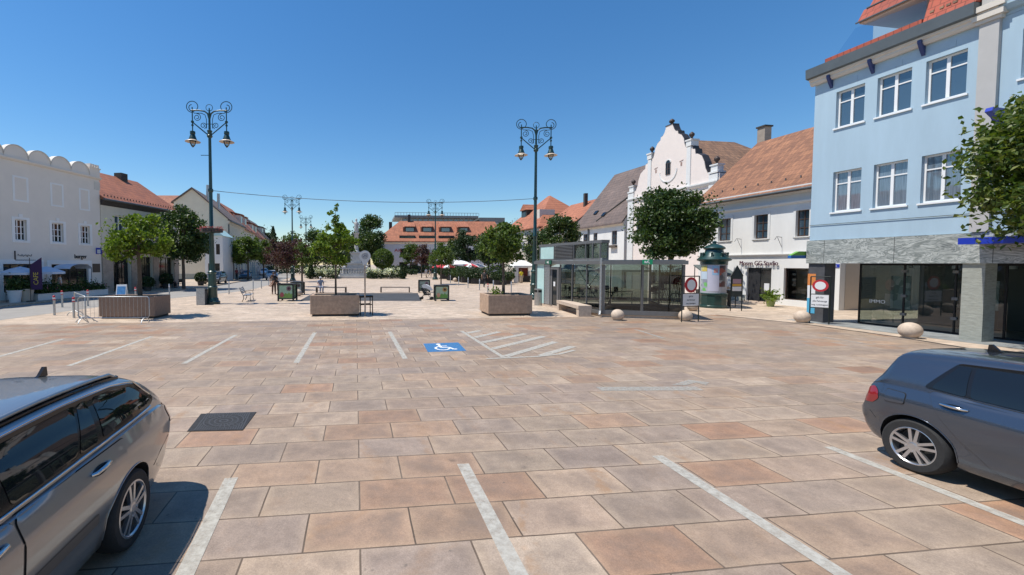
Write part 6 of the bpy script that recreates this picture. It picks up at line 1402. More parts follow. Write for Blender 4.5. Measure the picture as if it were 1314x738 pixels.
class CarShape:
    def __init__(s,zt,zb,w,zs,tumble=.42,crown=.05): s.zt,s.zb,s.w,s.zs,s.tu,s.cr = zt,zb,w,zs,tumble,crown; s.cache = {}
    def prof(s,x):
        k = round(x,4)
        if k in s.cache: return s.cache[k]
        zt,zb,w,zs = (interp(q,x) for q in (s.zt,s.zb,s.w,s.zs)); zs = min(zs,zt-.012); P = [(0,zb),(w*.5,zb),(w*.86,zb)]
        n = 15
        for i in range(n+1):
            t = i/n; z = zb+.03+(zs-zb-.03)*t
            y = w*(1-.10*(1-t)**3-.062*max(0,(t-.80)/.20)-.012*max(0,(.8-t)/.8))
            y += -.014*w*math.exp(-((t-.30)/.10)**2)          # hollow above the sill
            P.append((y,z))
        ws = P[-1][0]; h = zt-zs; r = min(.13,.62*h); inw = s.tu*max(0,h-r)
        sh = min(.028,h*.3); P.append((ws-sh*1.1,zs+sh*.35)); y0,z0 = P[-1]; z1 = zt-r
        for i in range(1,9):
            t = i/8; P.append((y0-inw*t-.0-.02*sin(pi*t)*-1*min(1,h*2), max(z0+1e-4*i, z0+(z1-z0)*t)))
        yt,zt0 = P[-1]
        for i in range(1,11):
            a = pi/2*i/10; P.append((yt*(cos(a)**.62) if i<10 else 0, zt0+r*(sin(a)**.85)))
        s.cache[k] = P; return P
    def y(s,x,z):     # side surface
        P = s.prof(x)[2:28]
        for (y0,z0),(y1,z1) in zip(P,P[1:]):
            if z <= z1: return y0+(y1-y0)*max(0,(z-z0))/max(1e-6,z1-z0)
        return P[-1][0]
    def z(s,x,y):     # upper surface
        P = s.prof(x)[18:]; y = abs(y)
        for (y0,z0),(y1,z1) in zip(P,P[1:]):
            if y >= y1: return z0+(z1-z0)*(y0-y)/max(1e-6,y0-y1) if y <= y0 else z0
        return P[-1][1]
    def body(s,L,n=110):
        xs = sorted({L*(.5-.5*cos(pi*i/n)) for i in range(n+1)}); mb = MB(); rings = []
        for x in xs:
            P = s.prof(x); rings.append([(x,y,z) for y,z in P]+[(x,-y,z) for y,z in reversed(P[1:-1])])
        m = len(rings[0]); mb.add([p for r in rings for p in r],[(i*m+k,i*m+(k+1)%m,(i+1)*m+(k+1)%m,(i+1)*m+k) for i in range(len(rings)-1) for k in range(m)]+[tuple(range(m-1,-1,-1)),tuple(range((len(rings)-1)*m,len(rings)*m))])
        return mb
def clip2d(poly,step):
    bm = bmesh.new(); f = bm.faces.new([bm.verts.new((p[0],0,p[1])) for p in poly])
    xs = [p[0] for p in poly]; zs = [p[1] for p in poly]
    for ax,lo,hi in ((0,min(xs),max(xs)),(2,min(zs),max(zs))):
        n = max(1,int((hi-lo)/step))
        for i in range(1,n):
            c = [0,0,0]; c[ax] = lo+(hi-lo)*i/n; no = [0,0,0]; no[ax] = 1
            bmesh.ops.bisect_plane(bm,geom=bm.verts[:]+bm.edges[:]+bm.faces[:],plane_co=c,plane_no=no,dist=1e-6)
    bm.verts.index_update(); V = [tuple(v.co) for v in bm.verts]; Fs = [tuple(v.index for v in f.verts) for f in bm.faces]; bm.free(); return V,Fs
def rounded(poly,r=.04,n=4):
    out = []; m = len(poly)
    for i in range(m):
        p = Vector(poly[i]); a = Vector(poly[i-1])-p; b = Vector(poly[(i+1)%m])-p; d = min(r,a.length*.4,b.length*.4); a.normalize(); b.normalize()
        q0,q1 = p+a*d,p+b*d
        for k in range(n+1): t = k/n; out.append(tuple(q0*(1-t)**2+p*2*t*(1-t)+q1*t*t))
    return out
def grow(poly,d):
    n = len(poly); A2 = sum(poly[i][0]*poly[(i+1)%n][1]-poly[(i+1)%n][0]*poly[i][1] for i in range(n)); sg = 1 if A2>0 else -1; out = []
    for i in range(n):
        p0,p,p1 = Vector(poly[i-1]),Vector(poly[i]),Vector(poly[(i+1)%n]); a = (p-p0).normalized(); b = (p1-p).normalized(); na = Vector((a.y,-a.x))*sg; nb = Vector((b.y,-b.x))*sg; m = na+nb
        m = m/max(.35,m.dot(m)/2) if m.length>1e-6 else na; out.append(tuple(p+m*d))
    return out
def sidepatch(S,poly,side,off,step=.05,thick=0.0):
    V,Fs = clip2d(poly,step); mb = MB(); mb.add([(x,side*(S.y(x,z)+off),z) for x,_,z in V],Fs); return mb
def toppatch(S,poly,off,step=.06):
    V,Fs = clip2d(poly,step); mb = MB(); mb.add([(x,y,S.z(x,y)+off) for x,_,y in V],Fs); return mb
def carpaint(name,c,metal=.75,rough=.28,dust=.42):
    m,nt_,b = newmat(name); L = nt_.links; b.inputs['Metallic'].default_value = metal; b.inputs['Roughness'].default_value = rough; b.inputs['Coat Weight'].default_value = 1; b.inputs['Coat Roughness'].default_value = .03
    tc = _n(nt_,'ShaderNodeTexCoord'); no = _n(nt_,'ShaderNodeTexNoise',i_Scale=900,i_Detail=1.0); L.new(tc.outputs['Object'],no.inputs['Vector'])
    n2 = _n(nt_,'ShaderNodeTexNoise',i_Scale=3.0,i_Detail=5.0); L.new(tc.outputs['Object'],n2.inputs['Vector'])
    mx = _n(nt_,'ShaderNodeMix',data_type='RGBA'); mx.inputs['A'].default_value = c4(mul(c,.8)); mx.inputs['B'].default_value = c4(mul(c,1.2)); L.new(no.outputs['Fac'],mx.inputs['Factor'])
    sp = _n(nt_,'ShaderNodeSeparateXYZ'); L.new(tc.outputs['Object'],sp.inputs[0]); mr = _n(nt_,'ShaderNodeMapRange'); mr.inputs['From Min'].default_value=.15; mr.inputs['From Max'].default_value=.62; mr.inputs['To Min'].default_value=dust; mr.inputs['To Max'].default_value=dust*.1; L.new(sp.outputs['Z'],mr.inputs['Value'])
    ml = _n(nt_,'ShaderNodeMath',operation='MULTIPLY'); L.new(mr.outputs['Result'],ml.inputs[0]); L.new(n2.outputs['Fac'],ml.inputs[1])
    md = _n(nt_,'ShaderNodeMix',data_type='RGBA'); L.new(ml.outputs[0],md.inputs['Factor']); L.new(mx.outputs['Result'],md.inputs['A']); md.inputs['B'].default_value=(.22,.18,.14,1); L.new(md.outputs['Result'],b.inputs['Base Color'])
    cr = _n(nt_,'ShaderNodeMath',operation='MULTIPLY_ADD'); L.new(ml.outputs[0],cr.inputs[0]); cr.inputs[1].default_value=.6; cr.inputs[2].default_value=.03; L.new(cr.outputs[0],b.inputs['Coat Roughness'])
    return m
M['carglass'] = mat('tinted_car_glass',(.008,.010,.012),.02,0,ior=1.6)
M['glossblack'] = mat('gloss_black_trim',(.01,.01,.011),.15)
M['reflgrey'] = mat('grey_painted_reflection',(.09,.085,.08),.5)  # dark reflection on the estate car's flank, painted in as plain grey
M['chrome'] = mat('chrome_trim',(.62,.63,.64),.12,1)
M['alloy'] = mat('silver_alloy_rim',(.55,.55,.56),.30,.9)
M['redlamp'] = mat('red_tail_lamp',(.22,.008,.012),.12,0,coat=.8)
M['clearlamp'] = mat('clear_head_lamp',(.5,.52,.54),.08,0,coat=1)
M['wellblack'] = mat('dark_wheel_well',(.012,.012,.012),.9)
def wheel(parent,x,y,r,side,spokes=5,twin=True,width=.21,rimr=.70):
    R_ = r*rimr; t0 = side
    mb = MB(); h = width/2; mb.lathe([(R_*.98,-h),(r*.90,-h*1.02),(r*.97,-h*.85),(r,-h*.5),(r,h*.5),(r*.97,h*.85),(r*.90,h*1.02),(R_*1.02,h),(R_*.98,h*.9)],(0,0,0),40,'y',cap=False)
    tyre = mb.build('wheel',M['rubber'],parent,40); tyre.location = (x,y,r)
    mb = MB(); f = side*h
    mb.lathe([(R_*1.01,f*.98),(R_*.95,f*1.02),(R_*.90,f*.9),(R_*.88,-f*.6)],(0,0,0),36,'y',cap=False)
    n = spokes
    for k in range(n):
        a = 2*pi*k/n+.3
        for d in ((-.19,.19) if twin else (0,)):
            ri,ro = R_*.2,R_*.93; wi,wo = (.016,.015) if twin else (.05,.035)
            ai,ao = a+d*1.9,a+d
            p0 = Vector((ri*cos(ai),0,ri*sin(ai))); p1 = Vector((ro*cos(ao),0,ro*sin(ao))); dd = (p1-p0).normalized(); nn_ = Vector((-dd.z,0,dd.x))
            y0,y1 = f*.80,f*.96
            vs = [p0+nn_*wi,p0-nn_*wi,p1-nn_*wo,p1+nn_*wo]; mb.add([(v.x,y1,v.z) for v in vs]+[(v.x*1.0,y0-f*.15,v.z) for v in vs],[(0,1,2,3),(4,7,6,5),(0,4,5,1),(1,5,6,2),(2,6,7,3),(3,7,4,0)])
    mb.lathe([(R_*.24,f*.6),(R_*.24,f*.94),(R_*.16,f*1.0),(R_*.002,f*1.0)],(0,0,0),20,'y',cap=False)
    for k in range(5): mb.lathe([(.011,f*.8),(.011,f*.99),(.001,f*.992)],(R_*.30*cos(k*1.2566+.9),0,R_*.30*sin(k*1.2566+.9)),8,'y',cap=False)
    mb.build('rim',M['alloy'],tyre,30)
    MB().lathe([(R_*.86,-f*.2),(R_*.86,f*.1),(.02,f*.12)],(0,0,0),24,'y').build('brake_disc',mat('dark_brake',(.02,.02,.02),.7) if 'brake' not in M else M['brake'],tyre,40)
    mb = MB(); mb.lathe([(R_*.13,f*1.0),(R_*.13,f*1.02),(.002,f*1.02)],(0,0,0),16,'y'); mb.build('hub_cap',M['alloy'],tyre,40)
M['brake'] = mat('dark_brake',(.02,.02,.02),.7)
def make_car(label,loc,rz,S,L,paint,axles,wr,W,glass,doors,handles,taillamp,belt,cat='car',name='parked_car',rearglass=None,windscreen=None,flap=None,rails=None,antenna=None,spokes=5,twin=True,bumper=None,headlamp=None,group=None,rimr=.70,flank_reflection=None):
    """car axes: x from tail to nose, y to the left, wheels on z = 0; loc is the ground point under the rear axle"""
    t = thing(name,label,cat,loc,rz,group); ox = axles[0]
    def B(mb,nm,m,par=None,sm=None,fix=True):
        mb.v = [(x-ox,y,z) for x,y,z in mb.v]; return mb.build(nm,m,par or t,sm,fix)
    mb = S.body(L); mb.v = [(x-ox,y,z) for x,y,z in mb.v]; bo = mb.build('body',[paint,M['wellblack']],t)
    cut = MB()
    for ax in axles:
        for sd_ in (-1,1): cut.lathe([(wr*1.13,W*.52*sd_),(wr*1.13,(W+.3)*sd_)],(ax-ox,0,wr+.005),40,'y')
    co = cut.build('cut',[M['wellblack']],None); bo2 = bo
    md = bo.modifiers.new('b','BOOLEAN'); md.operation = 'DIFFERENCE'; md.object = co; md.solver = 'EXACT'; md.material_mode = 'TRANSFER'
    co.parent = t; bpy.context.view_layer.update(); me = evald(bo); bo.modifiers.clear(); bo.data = me; bpy.data.objects.remove(co)
    me.polygons.foreach_set('use_smooth',[True]*len(me.polygons)); me.set_sharp_from_angle(angle=radians(32)); me.update()
    for ax in axles:
        for sd_ in (-1,1): wheel(t,ax-ox,sd_*(W-.125),wr,sd_,spokes,twin,.215,rimr)
    for sd_ in (-1,1):
        # wheel arch lip
        for ax in axles:
            pts = []
            for i in range(25):
                a = -.12+(pi+.24)*i/24; x = ax+wr*1.135*cos(a); z = wr+.005+wr*1.135*sin(a)
                if z > interp(S.zb,x)+.03: pts.append((x,sd_*(S.y(x,z)+.002),z))
            if len(pts) > 3: B(MB().tube(pts,.006,6),'arch_lip',paint,None,60)
        # dark window band, then the panes on it
        allp = glass['band']; bnd = B(sidepatch(S,rounded(allp,.05),sd_,.004,.05),'window_trim',M['glossblack'],None,60,False)
        for g_ in glass['panes']: B(sidepatch(S,rounded(g_,.035),sd_,.008,.05),'window',M['carglass'],None,60,False)
        if glass.get('chrome'):
            for line in glass['chrome']: B(MB().tube([(x,sd_*(S.y(x,z)+.009),z) for x,z in line],.009,6),'chrome_strip',M['chrome'],None,60)
        for d_ in doors:
            B(sidepatch(S,rounded(grow(d_,.005),.06),sd_,.002,.03),'door_gap',M['wellblack'],None,60,False)
            do = B(sidepatch(S,rounded(d_,.055),sd_,.0085,.03),'door',paint,None,60,False)
            for hx,hz in [h for h in handles if min(p[0] for p in d_)<h[0]<max(p[0] for p in d_)]:
                yy = S.y(hx,hz)
                mb = MB()
                for i,(dx,rr,oo) in enumerate(()): pass
                mb.tube([(hx-.11,sd_*(yy+.012),hz+.004),(hx-.085,sd_*(yy+.036),hz+.006),(hx,sd_*(yy+.042),hz+.003),(hx+.085,sd_*(yy+.036),hz-.001),(hx+.115,sd_*(yy+.012),hz-.003)],[.011,.016,.018,.016,.012],8); B(mb,'handle',M['chrome'],do,60)
                B(sidepatch(S,[(hx-.085+.075*cos(a)*(1),hz-.012+.036*sin(a)) if False else (hx+.095*cos(a),hz-.008+.034*sin(a)) for a in [2*pi*i/16 for i in range(16)]],sd_,.0115,.03),'handle_recess',M['wellblack'] if False else M['glossblack'],do,60,False)
        if flap and sd_==flap[4]:
            x,z,w_,h_,_ = flap; q = [(x-w_/2,z-h_/2),(x+w_/2,z-h_/2*.8),(x+w_/2*.96,z+h_/2*.9),(x-w_/2,z+h_/2)]
            B(sidepatch(S,rounded(grow(q,.005),.03),sd_,.003,.03),'flap_gap',M['wellblack'],None,60,False); B(sidepatch(S,rounded(q,.03),sd_,.009,.03),'fuel_flap',paint,None,60,False)
        for tl in taillamp: B(sidepatch(S,rounded(tl,.03),sd_,.006,.03),'tail_lamp',M['redlamp'],None,60,False)
        if headlamp: B(sidepatch(S,rounded(headlamp,.03),sd_,.006,.04),'headlamp',M['clearlamp'],None,60,False)
        if flank_reflection: B(sidepatch(S,rounded(flank_reflection,.02),sd_,.012,.06),'side_reflection',M['reflgrey'],None,60,False)  # grey patch standing for a reflection in the door paint, no fitted strip
        if bumper: B(MB().tube([(x,sd_*(S.y(x,z)+.001),z) for x,z in bumper],.003,4),'bumper_gap',M['wellblack'])
        if rails:
            x0,x1,yr = rails; n = 16; B(MB().tube([(x0+(x1-x0)*i/n,sd_*yr,S.z(x0+(x1-x0)*i/n,yr)+(.045 if 0<i<n else .0)) for i in range(n+1)],.017,8),'roof_rail',M['steel'],None,60)
            B(MB().tube([(x0+(x1-x0)*i/n,sd_*(yr-.0),S.z(x0+(x1-x0)*i/n,yr)+.006) for i in range(n+1)],.022,6),'rail_foot',M['glossblack'],None,60)
        mx_,mz = glass['mirror']; yy = S.y(mx_,mz); mb = MB(); mb.tube([(mx_,sd_*yy,mz),(mx_+.02,sd_*(yy+.10),mz+.02)],.025,6); mb.ball((mx_+.0,sd_*(yy+.16),mz+.05),.10,12,8,.75); B(mb,'wing_mirror',paint,None,60)
    if rearglass: B(toppatch(S,rearglass,.006),'rear_window',M['carglass'],None,60,False)
    if windscreen: B(toppatch(S,windscreen,.006),'windscreen',M['carglass'],None,60,False)
    if antenna: ax_ = antenna; z = S.z(ax_,0); B(MB().prisy([(ax_-.07,z-.005),(ax_+.09,z-.005),(ax_+.03,z+.02),(ax_-.035,z+.085),(ax_-.06,z+.08)],-.014,.014),'antenna_fin',M['glossblack'])
    MBp = MB(); MBp.box(-.03,.0,-.26,.26,.62,.73); MBp.v = [(x-ox,y,z) for x,y,z in MBp.v]; MBp.build('number_plate',M['signwhite'],t)
    return t
def trapz(x0,x1,hw0,hw1): return [(x0,-hw0),(x1,-hw1),(x1,hw1),(x0,hw0)]
# ---- small hatchback on the right
H_zt = [(0,.60),(.02,.655),(.07,.70),(.125,.735),(.155,.86),(.20,1.01),(.28,1.20),(.362,1.392),(.375,1.413),(.42,1.425),(.68,1.448),(.98,1.466),(1.48,1.478),(1.98,1.452),(2.33,1.38),(3.03,1.0),(3.28,.945),(3.78,.83),(4.03,.70),(4.14,.48)]
H_zb = [(0,.44),(.05,.36),(.2,.27),(.5,.205),(3.48,.2),(3.98,.22),(4.14,.38)]
H_w = [(0,.56),(.02,.665),(.06,.745),(.12,.805),(.22,.85),(.42,.885),(.85,.897),(3.18,.897),(3.68,.85),(3.98,.75),(4.14,.58)]
H_zs = [(0,.56),(.07,.665),(.125,.715),(.155,.83),(.20,.94),(.35,.975),(.68,.99),(1.48,.965),(2.98,.915),(3.78,.76),(4.14,.46)]
hS = CarShape(H_zt,H_zb,H_w,H_zs,.40)
hglass = dict(band=[(0.71,1.035),(0.92,1.365),(1.48,1.398),(2.06,1.378),(2.3,1.32),(2.88,.985),(1.88,.990)],
    panes=[[(0.78,1.05),(0.94,1.335),(1.03,1.345),(1.07,1.027)],[(1.105,1.025),(1.065,1.347),(1.58,1.362),(1.9,1.357),(1.9,1.005)],[(1.94,1.005),(1.94,1.355),(2.08,1.345),(2.3,1.285),(2.78,1.0)]],
    chrome=[],mirror=(2.66,.98))
hdoors = [[(0.78,1.02),(0.91,.76),(1.08,.55),(1.34,.30),(1.9,.28),(1.91,.98),(1.28,.995)],[(1.93,.28),(2.88,.28),(3,.55),(2.98,.93),(1.93,.98)]]
blue_grey = carpaint('blue_grey_metallic_paint',(.072,.092,.125),.7,.24,.14)
gp = G(1168.5,606)
hx = Vector((gp.x,gp.y,0)); hd = Vector((.1145,-.9934,0)); hn = Vector((.9934,.1145,0))   # heading; away from the visible flank
hatch = make_car('blue grey hatchback parked at the right, rear quarter visible','%s' if False else hx+hn*.875,atan2(hd.y,hd.x),hS,4.14,blue_grey,(.68,3.30),.318,.89,hglass,hdoors,[(1.02,.905),(2.08,.885)],
    [[(.128,.705),(.26,.715),(.335,.79),(.315,.88),(.255,.935),(.185,.90)]],None,flap=(.50,.86,.20,.15,-1),antenna=.83,rearglass=trapz(.205,.36,.68,.60),windscreen=trapz(2.38,2.98,.55,.62),headlamp=[(3.60,.62),(4.0,.58),(3.96,.68),(3.58,.76)],
    bumper=[(.02,.62),(.1,.645),(.22,.60),(.28,.52)],spokes=5,twin=True)
# ---- estate car on the left
E_zt = [(0,.60),(.03,.78),(.08,.93),(.16,1.06),(.36,1.24),(.58,1.385),(.80,1.455),(1.2,1.49),(1.8,1.51),(2.4,1.495),(2.8,1.43),(3.6,1.03),(3.9,.97),(4.5,.86),(4.8,.72),(4.9,.5)]
E_zb = [(0,.44),(.05,.36),(.3,.28),(.7,.21),(4.2,.2),(4.7,.22),(4.9,.38)]
E_w = [(0,.66),(.04,.74),(.12,.81),(.35,.875),(.75,.915),(1.2,.927),(3.8,.927),(4.4,.88),(4.75,.78),(4.9,.6)]
E_zs = [(0,.56),(.05,.76),(.15,.92),(.4,1.01),(.8,1.035),(1.6,1.02),(3.4,.955),(4.5,.80),(4.9,.48)]
eS = CarShape(E_zt,E_zb,E_w,E_zs,.40)
eglass = dict(band=[(.44,1.13),(.72,1.345),(1.1,1.415),(1.7,1.438),(2.3,1.428),(2.62,1.385),(3.42,1.015),(2.4,1.045),(.9,1.075),(.55,1.085)],
    panes=[[(.56,1.135),(.78,1.325),(1.05,1.382),(1.34,1.398),(1.42,1.09),(.75,1.10)],[(1.50,1.085),(1.41,1.40),(1.52,1.402),(1.72,1.08)],[(1.75,1.078),(1.56,1.403),(2.25,1.395),(2.36,1.39),(2.36,1.062)],[(2.44,1.06),(2.44,1.385),(2.6,1.35),(3.25,1.03)]],
    chrome=[[(.60+.10*i,1.076-.0022*i) for i in range(0,20)],[(.50,1.17),(.6,1.255),(.74,1.362),(.9,1.397),(1.1,1.43),(1.4,1.446),(1.7,1.453),(2.0,1.452),(2.3,1.443),(2.62,1.40)]],mirror=(3.1,1.02))
edoors = [[(1.22,1.012),(1.27,.86),(1.42,.66),(1.66,.36),(1.78,.29),(2.39,.29),(2.40,1.008)],[(2.42,.29),(3.4,.29),(3.5,.55),(3.45,.94),(2.42,1.008)]]
tenor = carpaint('grey_brown_metallic_paint',(.29,.29,.29),.75,.30,.22)
wp = G(172.6,699)
wx = Vector((wp.x,wp.y,0))
wagon = make_car('grey metallic estate car at the left edge, roof rails and chrome handles',wx-hn*.90,atan2(hd.y,hd.x),eS,4.9,tenor,(1.13,4.0),.333,.92,eglass,edoors,[(1.62,.93),(2.62,.915)],
    [[(.04,.72),(.26,.80),(.30,.95),(.20,1.0),(.10,.96)]],None,rails=(.78,2.75,.60),antenna=.86,rearglass=trapz(.19,.55,.55,.5),windscreen=trapz(2.85,3.55,.58,.66),headlamp=[(4.3,.64),(4.75,.60),(4.7,.72),(4.25,.80)],
    bumper=[(.02,.62),(.3,.66),(.52,.60),(.66,.50)],spokes=5,twin=True,flank_reflection=[(1.62,.50),(2.33,.50),(2.33,.60),(1.66,.60)])
# ---- cars along the left street
def far_car(lab,p,rz,col,name):
    c = dup(hatch,p,rz,lab); c['group'] = 'cars along the left street'; m_ = carpaint(name,col,.4,.35)
    for ch in c.children_recursive:
        for sl_ in ch.material_slots:
            if sl_.material == blue_grey: sl_.link = 'OBJECT'; sl_.material = m_
    return c
far_car('small blue car parked at the kerb of the row houses',Vector((-25.6,69,.02)),-1.3,(.02,.10,.20),'petrol_blue_paint')
far_car('silver car on the road behind the dark dressed man',Vector((-20.6,66,.02)),-1.25,(.45,.46,.47),'silver_paint')
far_car('white car parked further up the left street',Vector((-29.0,88,.02)),-1.25,(.6,.6,.6),'white_car_paint')
far_car('dark car parked in the shade of the left tree',Vector((-22.6,52,.12)),-1.45,(.03,.03,.035),'black_car_paint')
# ================================================================== PEOPLE
SKIN = mat('skin',(.42,.25,.18),.55,0,.06,8)
def skinmesh(V,E,Rr,lv=2,root=0):
    me = bpy.data.meshes.new('s'); me.from_pydata(V,E,[]); o = bpy.data.objects.new('s',me); COL.objects.link(o)
    sk = o.modifiers.new('s','SKIN'); sk.use_smooth_shade = True; sb = o.modifiers.new('u','SUBSURF'); sb.levels = lv; sb.render_levels = lv
    for i,r in enumerate(Rr): me.skin_vertices[0].data[i].radius = (r,r) if not isinstance(r,tuple) else r
    for i in range(len(V)): me.skin_vertices[0].data[i].use_root = (i==root)
    m = evald(o); bpy.data.objects.remove(o); return m
def mobj(name,me,m,parent):
    me.materials.clear(); me.materials.append(m); o = bpy.data.objects.new(name,me); COL.objects.link(o); o.parent = parent; return o
def person(lab,loc,rz,shirt,trouser,hair,pose='stand',h=1.74,skirt=False,hat=None):
    t = thing('person',lab,'person',loc,rz); s = h/1.74
    # joints (x: to the figure's left, y: -forward)
    if pose=='walk': J = dict(hipL=(.09,0,.90),kneeL=(.10,-.20,.50),ankL=(.10,-.12,.09),toeL=(.10,-.28,.03),hipR=(-.09,0,.90),kneeR=(-.10,.06,.48),ankR=(-.10,.34,.14),toeR=(-.10,.24,.03),elL=(.26,.12,1.14),haL=(.25,.02,.90),elR=(-.26,-.10,1.14),haR=(-.24,-.30,.98)); dz=0; lean=.04
    elif pose=='sit': J = dict(hipL=(.09,.0,.50),kneeL=(.11,-.42,.52),ankL=(.11,-.40,.09),toeL=(.11,-.58,.03),hipR=(-.09,0,.50),kneeR=(-.11,-.42,.52),ankR=(-.11,-.38,.09),toeR=(-.11,-.56,.03),elL=(.27,-.12,.80),haL=(.16,-.34,.62),elR=(-.27,-.12,.80),haR=(-.16,-.34,.62)); dz=-.40; lean=.10
    elif pose=='bend': J = dict(hipL=(.09,.05,.88),kneeL=(.10,-.02,.48),ankL=(.10,.04,.09),toeL=(.10,-.14,.03),hipR=(-.09,.05,.88),kneeR=(-.10,-.0,.48),ankR=(-.10,.06,.09),toeR=(-.10,-.12,.03),elL=(.27,-.42,1.02),haL=(.20,-.56,.80),elR=(-.27,-.42,1.02),haR=(-.20,-.58,.82)); dz=0; lean=.42
    else: J = dict(hipL=(.09,0,.90),kneeL=(.10,-.02,.49),ankL=(.11,.02,.09),toeL=(.12,-.16,.03),hipR=(-.09,0,.90),kneeR=(-.10,-.02,.49),ankR=(-.11,.02,.09),toeR=(-.12,-.16,.03),elL=(.28,.03,1.12),haL=(.27,-.08,.86),elR=(-.28,.03,1.12),haR=(-.27,-.08,.86)); dz=0; lean=.0
    zl = 1 if pose!='bend' else .93
    def tp(x,f,z): return (x,-lean*f,(z*(1 if pose!='bend' else 1)-(.10*f if pose=='bend' else 0))+dz)
    J.update(pel=(0,J['hipL'][1],.96+dz),waist=tp(0,.35,1.10),chest=tp(0,.7,1.30),neck0=tp(0,.95,1.46),neck=tp(0,1.05,1.52),head=tp(0,1.15,1.60),crownp=tp(0,1.2,1.70),shL=tp(.18,.88,1.42),shR=tp(-.18,.88,1.42),nose=(0,-lean*1.15-.095,1.60+dz-(.115 if pose=='bend' else 0)))
    order = ['pel','waist','chest','neck0','neck','head','crownp','shL','elL','haL','shR','elR','haR','hipL','kneeL','ankL','toeL','hipR','kneeR','ankR','toeR','nose']
    rad = dict(pel=.125,waist=.115,chest=.135,neck0=.07,neck=.052,head=.088,crownp=.075,shL=.065,shR=.065,elL=.042,elR=.042,haL=.03,haR=.03,hipL=.095,hipR=.095,kneeL=.06,kneeR=.06,ankL=.04,ankR=.04,toeL=.036,toeR=.036,nose=.016)
    E = [('pel','waist'),('waist','chest'),('chest','neck0'),('neck0','neck'),('neck','head'),('head','crownp'),('chest','shL'),('shL','elL'),('elL','haL'),('chest','shR'),('shR','elR'),('elR','haR'),('pel','hipL'),('hipL','kneeL'),('kneeL','ankL'),('ankL','toeL'),('pel','hipR'),('hipR','kneeR'),('kneeR','ankR'),('ankR','toeR'),('head','nose')]
    V = [tuple(c*s for c in J[k]) for k in order]; EE = [(order.index(a),order.index(b)) for a,b in E]; RR = [rad[k]*s for k in order]
    # hands: a palm with four fingers and a thumb on each arm
    for sd_,el,ha in ((1,'elL','haL'),(-1,'elR','haR')):
        a = Vector(J[el])*s; b = Vector(J[ha])*s; d = (b-a).normalized(); sidev = Vector((0,-1,0)) if abs(d.y)<.8 else Vector((sd_,0,0)); sidev = (sidev-d*sidev.dot(d)).normalized()
        pi_ = len(V); V.append(tuple(b+d*.07*s)); EE.append((order.index(ha),pi_)); RR.append(.026*s)
        for k,(o_,l_) in enumerate(((-.027,.062),(-.009,.075),(.009,.07),(.027,.052))):
            i1 = len(V); V.append(tuple(b+d*(.10+l_*.45)*s+sidev*o_*s)); RR.append(.0095*s); EE.append((pi_,i1)); V.append(tuple(b+d*(.10+l_)*s+sidev*o_*s*1.05+Vector((-sd_*.014,0,0))*s)); RR.append(.008*s); EE.append((i1,i1+1))
        i1 = len(V); V.append(tuple(b+d*.065*s-sidev*.04*s)); RR.append(.011*s); EE.append((order.index(ha),i1)); V.append(tuple(b+d*.10*s-sidev*.05*s)); RR.append(.009*s); EE.append((i1,i1+1))
    b_ = mobj('body',skinmesh(V,EE,RR,1),SKIN,t)
    def sub(keys,edges,radd,name,m):
        ks = list(keys); Vv = [tuple(c*s for c in J[k]) for k in ks]; Ee = [(ks.index(a),ks.index(b)) for a,b in edges]; return mobj(name,skinmesh(Vv,Ee,[radd.get(k,.05)*s for k in ks],2),m,t)
    J['slL'] = tuple((a*.35+b*.65) for a,b in zip(J['shL'],J['elL'])); J['slR'] = tuple((a*.35+b*.65) for a,b in zip(J['shR'],J['elR']))
    sub(['waist','pel','chest','neck0','shL','slL','shR','slR'],[('pel','waist'),('waist','chest'),('chest','neck0'),('chest','shL'),('shL','slL'),('chest','shR'),('shR','slR')],dict(pel=.15,waist=.14,chest=.16,neck0=.085,shL=.085,shR=.085,slL=.066,slR=.066),'shirt',shirt)
    sub(['pel','hipL','kneeL','ankL','hipR','kneeR','ankR'],[('pel','hipL'),('hipL','kneeL'),('kneeL','ankL'),('pel','hipR'),('hipR','kneeR'),('kneeR','ankR')],dict(pel=.145,hipL=.115,hipR=.115,kneeL=.08,kneeR=.08,ankL=.062,ankR=.062) if not skirt else dict(pel=.15,hipL=.14,hipR=.14,kneeL=.14,kneeR=.14,ankL=.10,ankR=.10),'trousers' if not skirt else 'skirt',trouser)
    hx_,hy_,hz_ = (c*s for c in J['head']); mb = MB(); mb.ball((hx_,hy_+.022*s,hz_+.055*s),.112*s,14,10,.95); mb.build('hair' if not hat else 'hat',hair,t,179)
    for sd_ in (-1,1):
        mb = MB(); mb.ball((hx_+sd_*.035*s,hy_-.078*s,hz_+.012*s),.014*s,8,6); mb.build('eye',M['ink'],t,179)
        a = Vector(J['ankL' if sd_>0 else 'ankR'])*s; b = Vector(J['toeL' if sd_>0 else 'toeR'])*s; mb = MB(); mb.tube([a+Vector((0,.05,-.02)),a.lerp(b,.4)+Vector((0,0,-.03)),b],[.05*s,.052*s,.042*s],8); mb.build('shoe',M['black'],t,60)
    MB().obox((hx_,hy_-.088*s,hz_-.045*s),.045*s,.012*s,.01*s).build('mouth',mat('lips',(.3,.1,.09),.5),t)
    return t
cl = lambda n,c: mat(n,c,.85,0,.12,10)
K_,Wh,Gy,Bl,Rd = cl('black_cloth',(.015,.015,.017)),cl('white_cloth',(.6,.6,.6)),cl('grey_blue_cloth',(.30,.33,.40)),cl('navy_cloth',(.03,.04,.08)),cl('dark_red_cloth',(.18,.03,.03)); Br = cl('brown_hair',(.06,.035,.02)); Gh = cl('grey_hair',(.45,.44,.43)); Yl = cl('yellow_vest',(.65,.55,.03)); Bg = cl('beige_cloth',(.42,.35,.26))
def pg(u,v): return G(u,v)
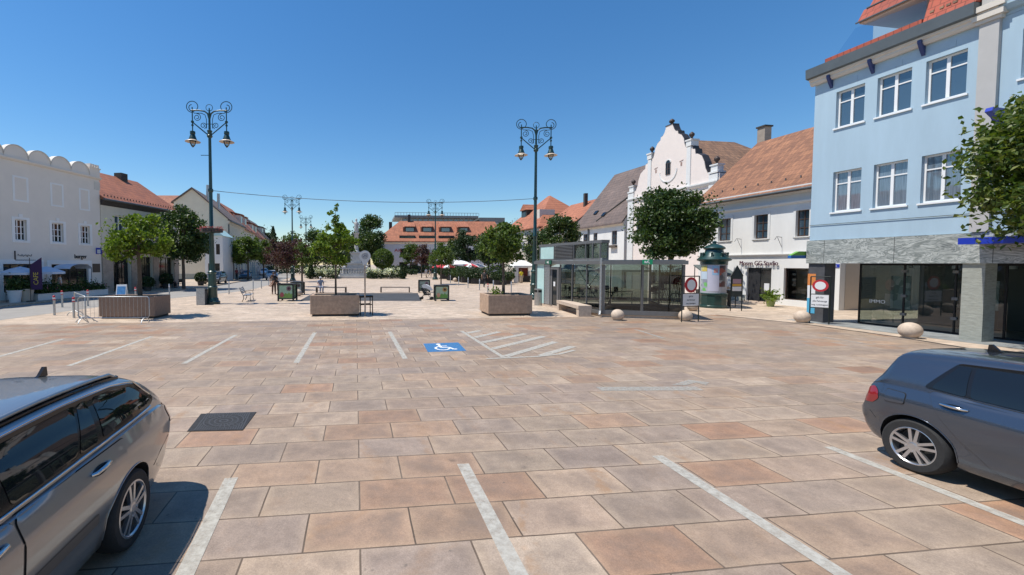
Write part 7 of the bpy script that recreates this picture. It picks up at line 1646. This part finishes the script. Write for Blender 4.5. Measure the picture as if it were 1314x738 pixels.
person('person in black with brown trousers bending behind the purple flower poster stand',pg(351.5,377.5),.4,K_,cl('brown_trousers',(.10,.06,.045)),Br,'stand',1.78)
person('person in dark clothes leaning forward beside the one in brown trousers',pg(357,378.5),-1.1,K_,K_,Br,'bend',1.72)
person('person in pale grey blue clothes and light cap sitting on the low bench',pg(410.5,375.6)+Vector((0,.15,.0)),.5,Gy,Gy,Wh,'sit',1.75,hat=True)
person('person all in black walking along the cafe terrace',pg(621.5,368.5),2.6,K_,K_,Br,'walk',1.8)
person('person in a white shirt walking on the left pavement',pg(284,360)+Vector((0,-3,0)),-2.2,Wh,Bl,Br,'walk',1.76)
person('person in dark red top standing by the row houses',Vector((-24.2,61.5,.1)),1.0,Rd,K_,Br,'stand',1.7)
person('person in white top further up the left pavement',Vector((-26.4,77,.1)),.3,Wh,Gy,Gh,'stand',1.75)
person('person in yellow vest and pale skirt standing before the gazebo',AT(669,338,54)-Vector((0,0,2.5)),.3,Yl,Bg,Br,'stand',1.7,True)
person('person sitting at the far end of the cafe terrace in a white shirt',Vector((AT(586,338,63).x,62.4,0)),.2,Wh,Bl,Br,'sit',1.75)
person('person in black sitting at the terrace under the red and white parasol',Vector((AT(608,338,60).x,59.6,0)),-.8,K_,Bl,Br,'sit',1.75)
person('person in a dark top under the left cafe parasols',lw(14,372,1.2),1.4,Bl,K_,Br,'stand',1.72)
person('person in a white top behind the left cafe planter box',lw(77,372,1.6),2.4,Wh,Bl,Br,'stand',1.7)

person('person in blue top walking between the terrace and the far trees',Vector((AT(552,338,80).x,80,0)),.6,Bl,Bg,Br,'walk',1.75)
person('person in white top walking with beige trousers by the far flower bed',Vector((AT(547,338,73).x,73,0)),-.8,Wh,Bg,Br,'walk',1.7)
person('person in grey standing under the street tree of the row houses',Vector((-25.4,66.5,.1)),.8,Gy,Bl,Gh,'stand',1.74)
person('person in red sitting in the shade of the big left tree',Vector((-23.4,38.2,.1)),1.2,Rd,Bl,Br,'sit',1.75)
person('person in white sitting in the shade of the big left tree',Vector((-23.1,42.2,.1)),1.6,Wh,K_,Br,'sit',1.75)
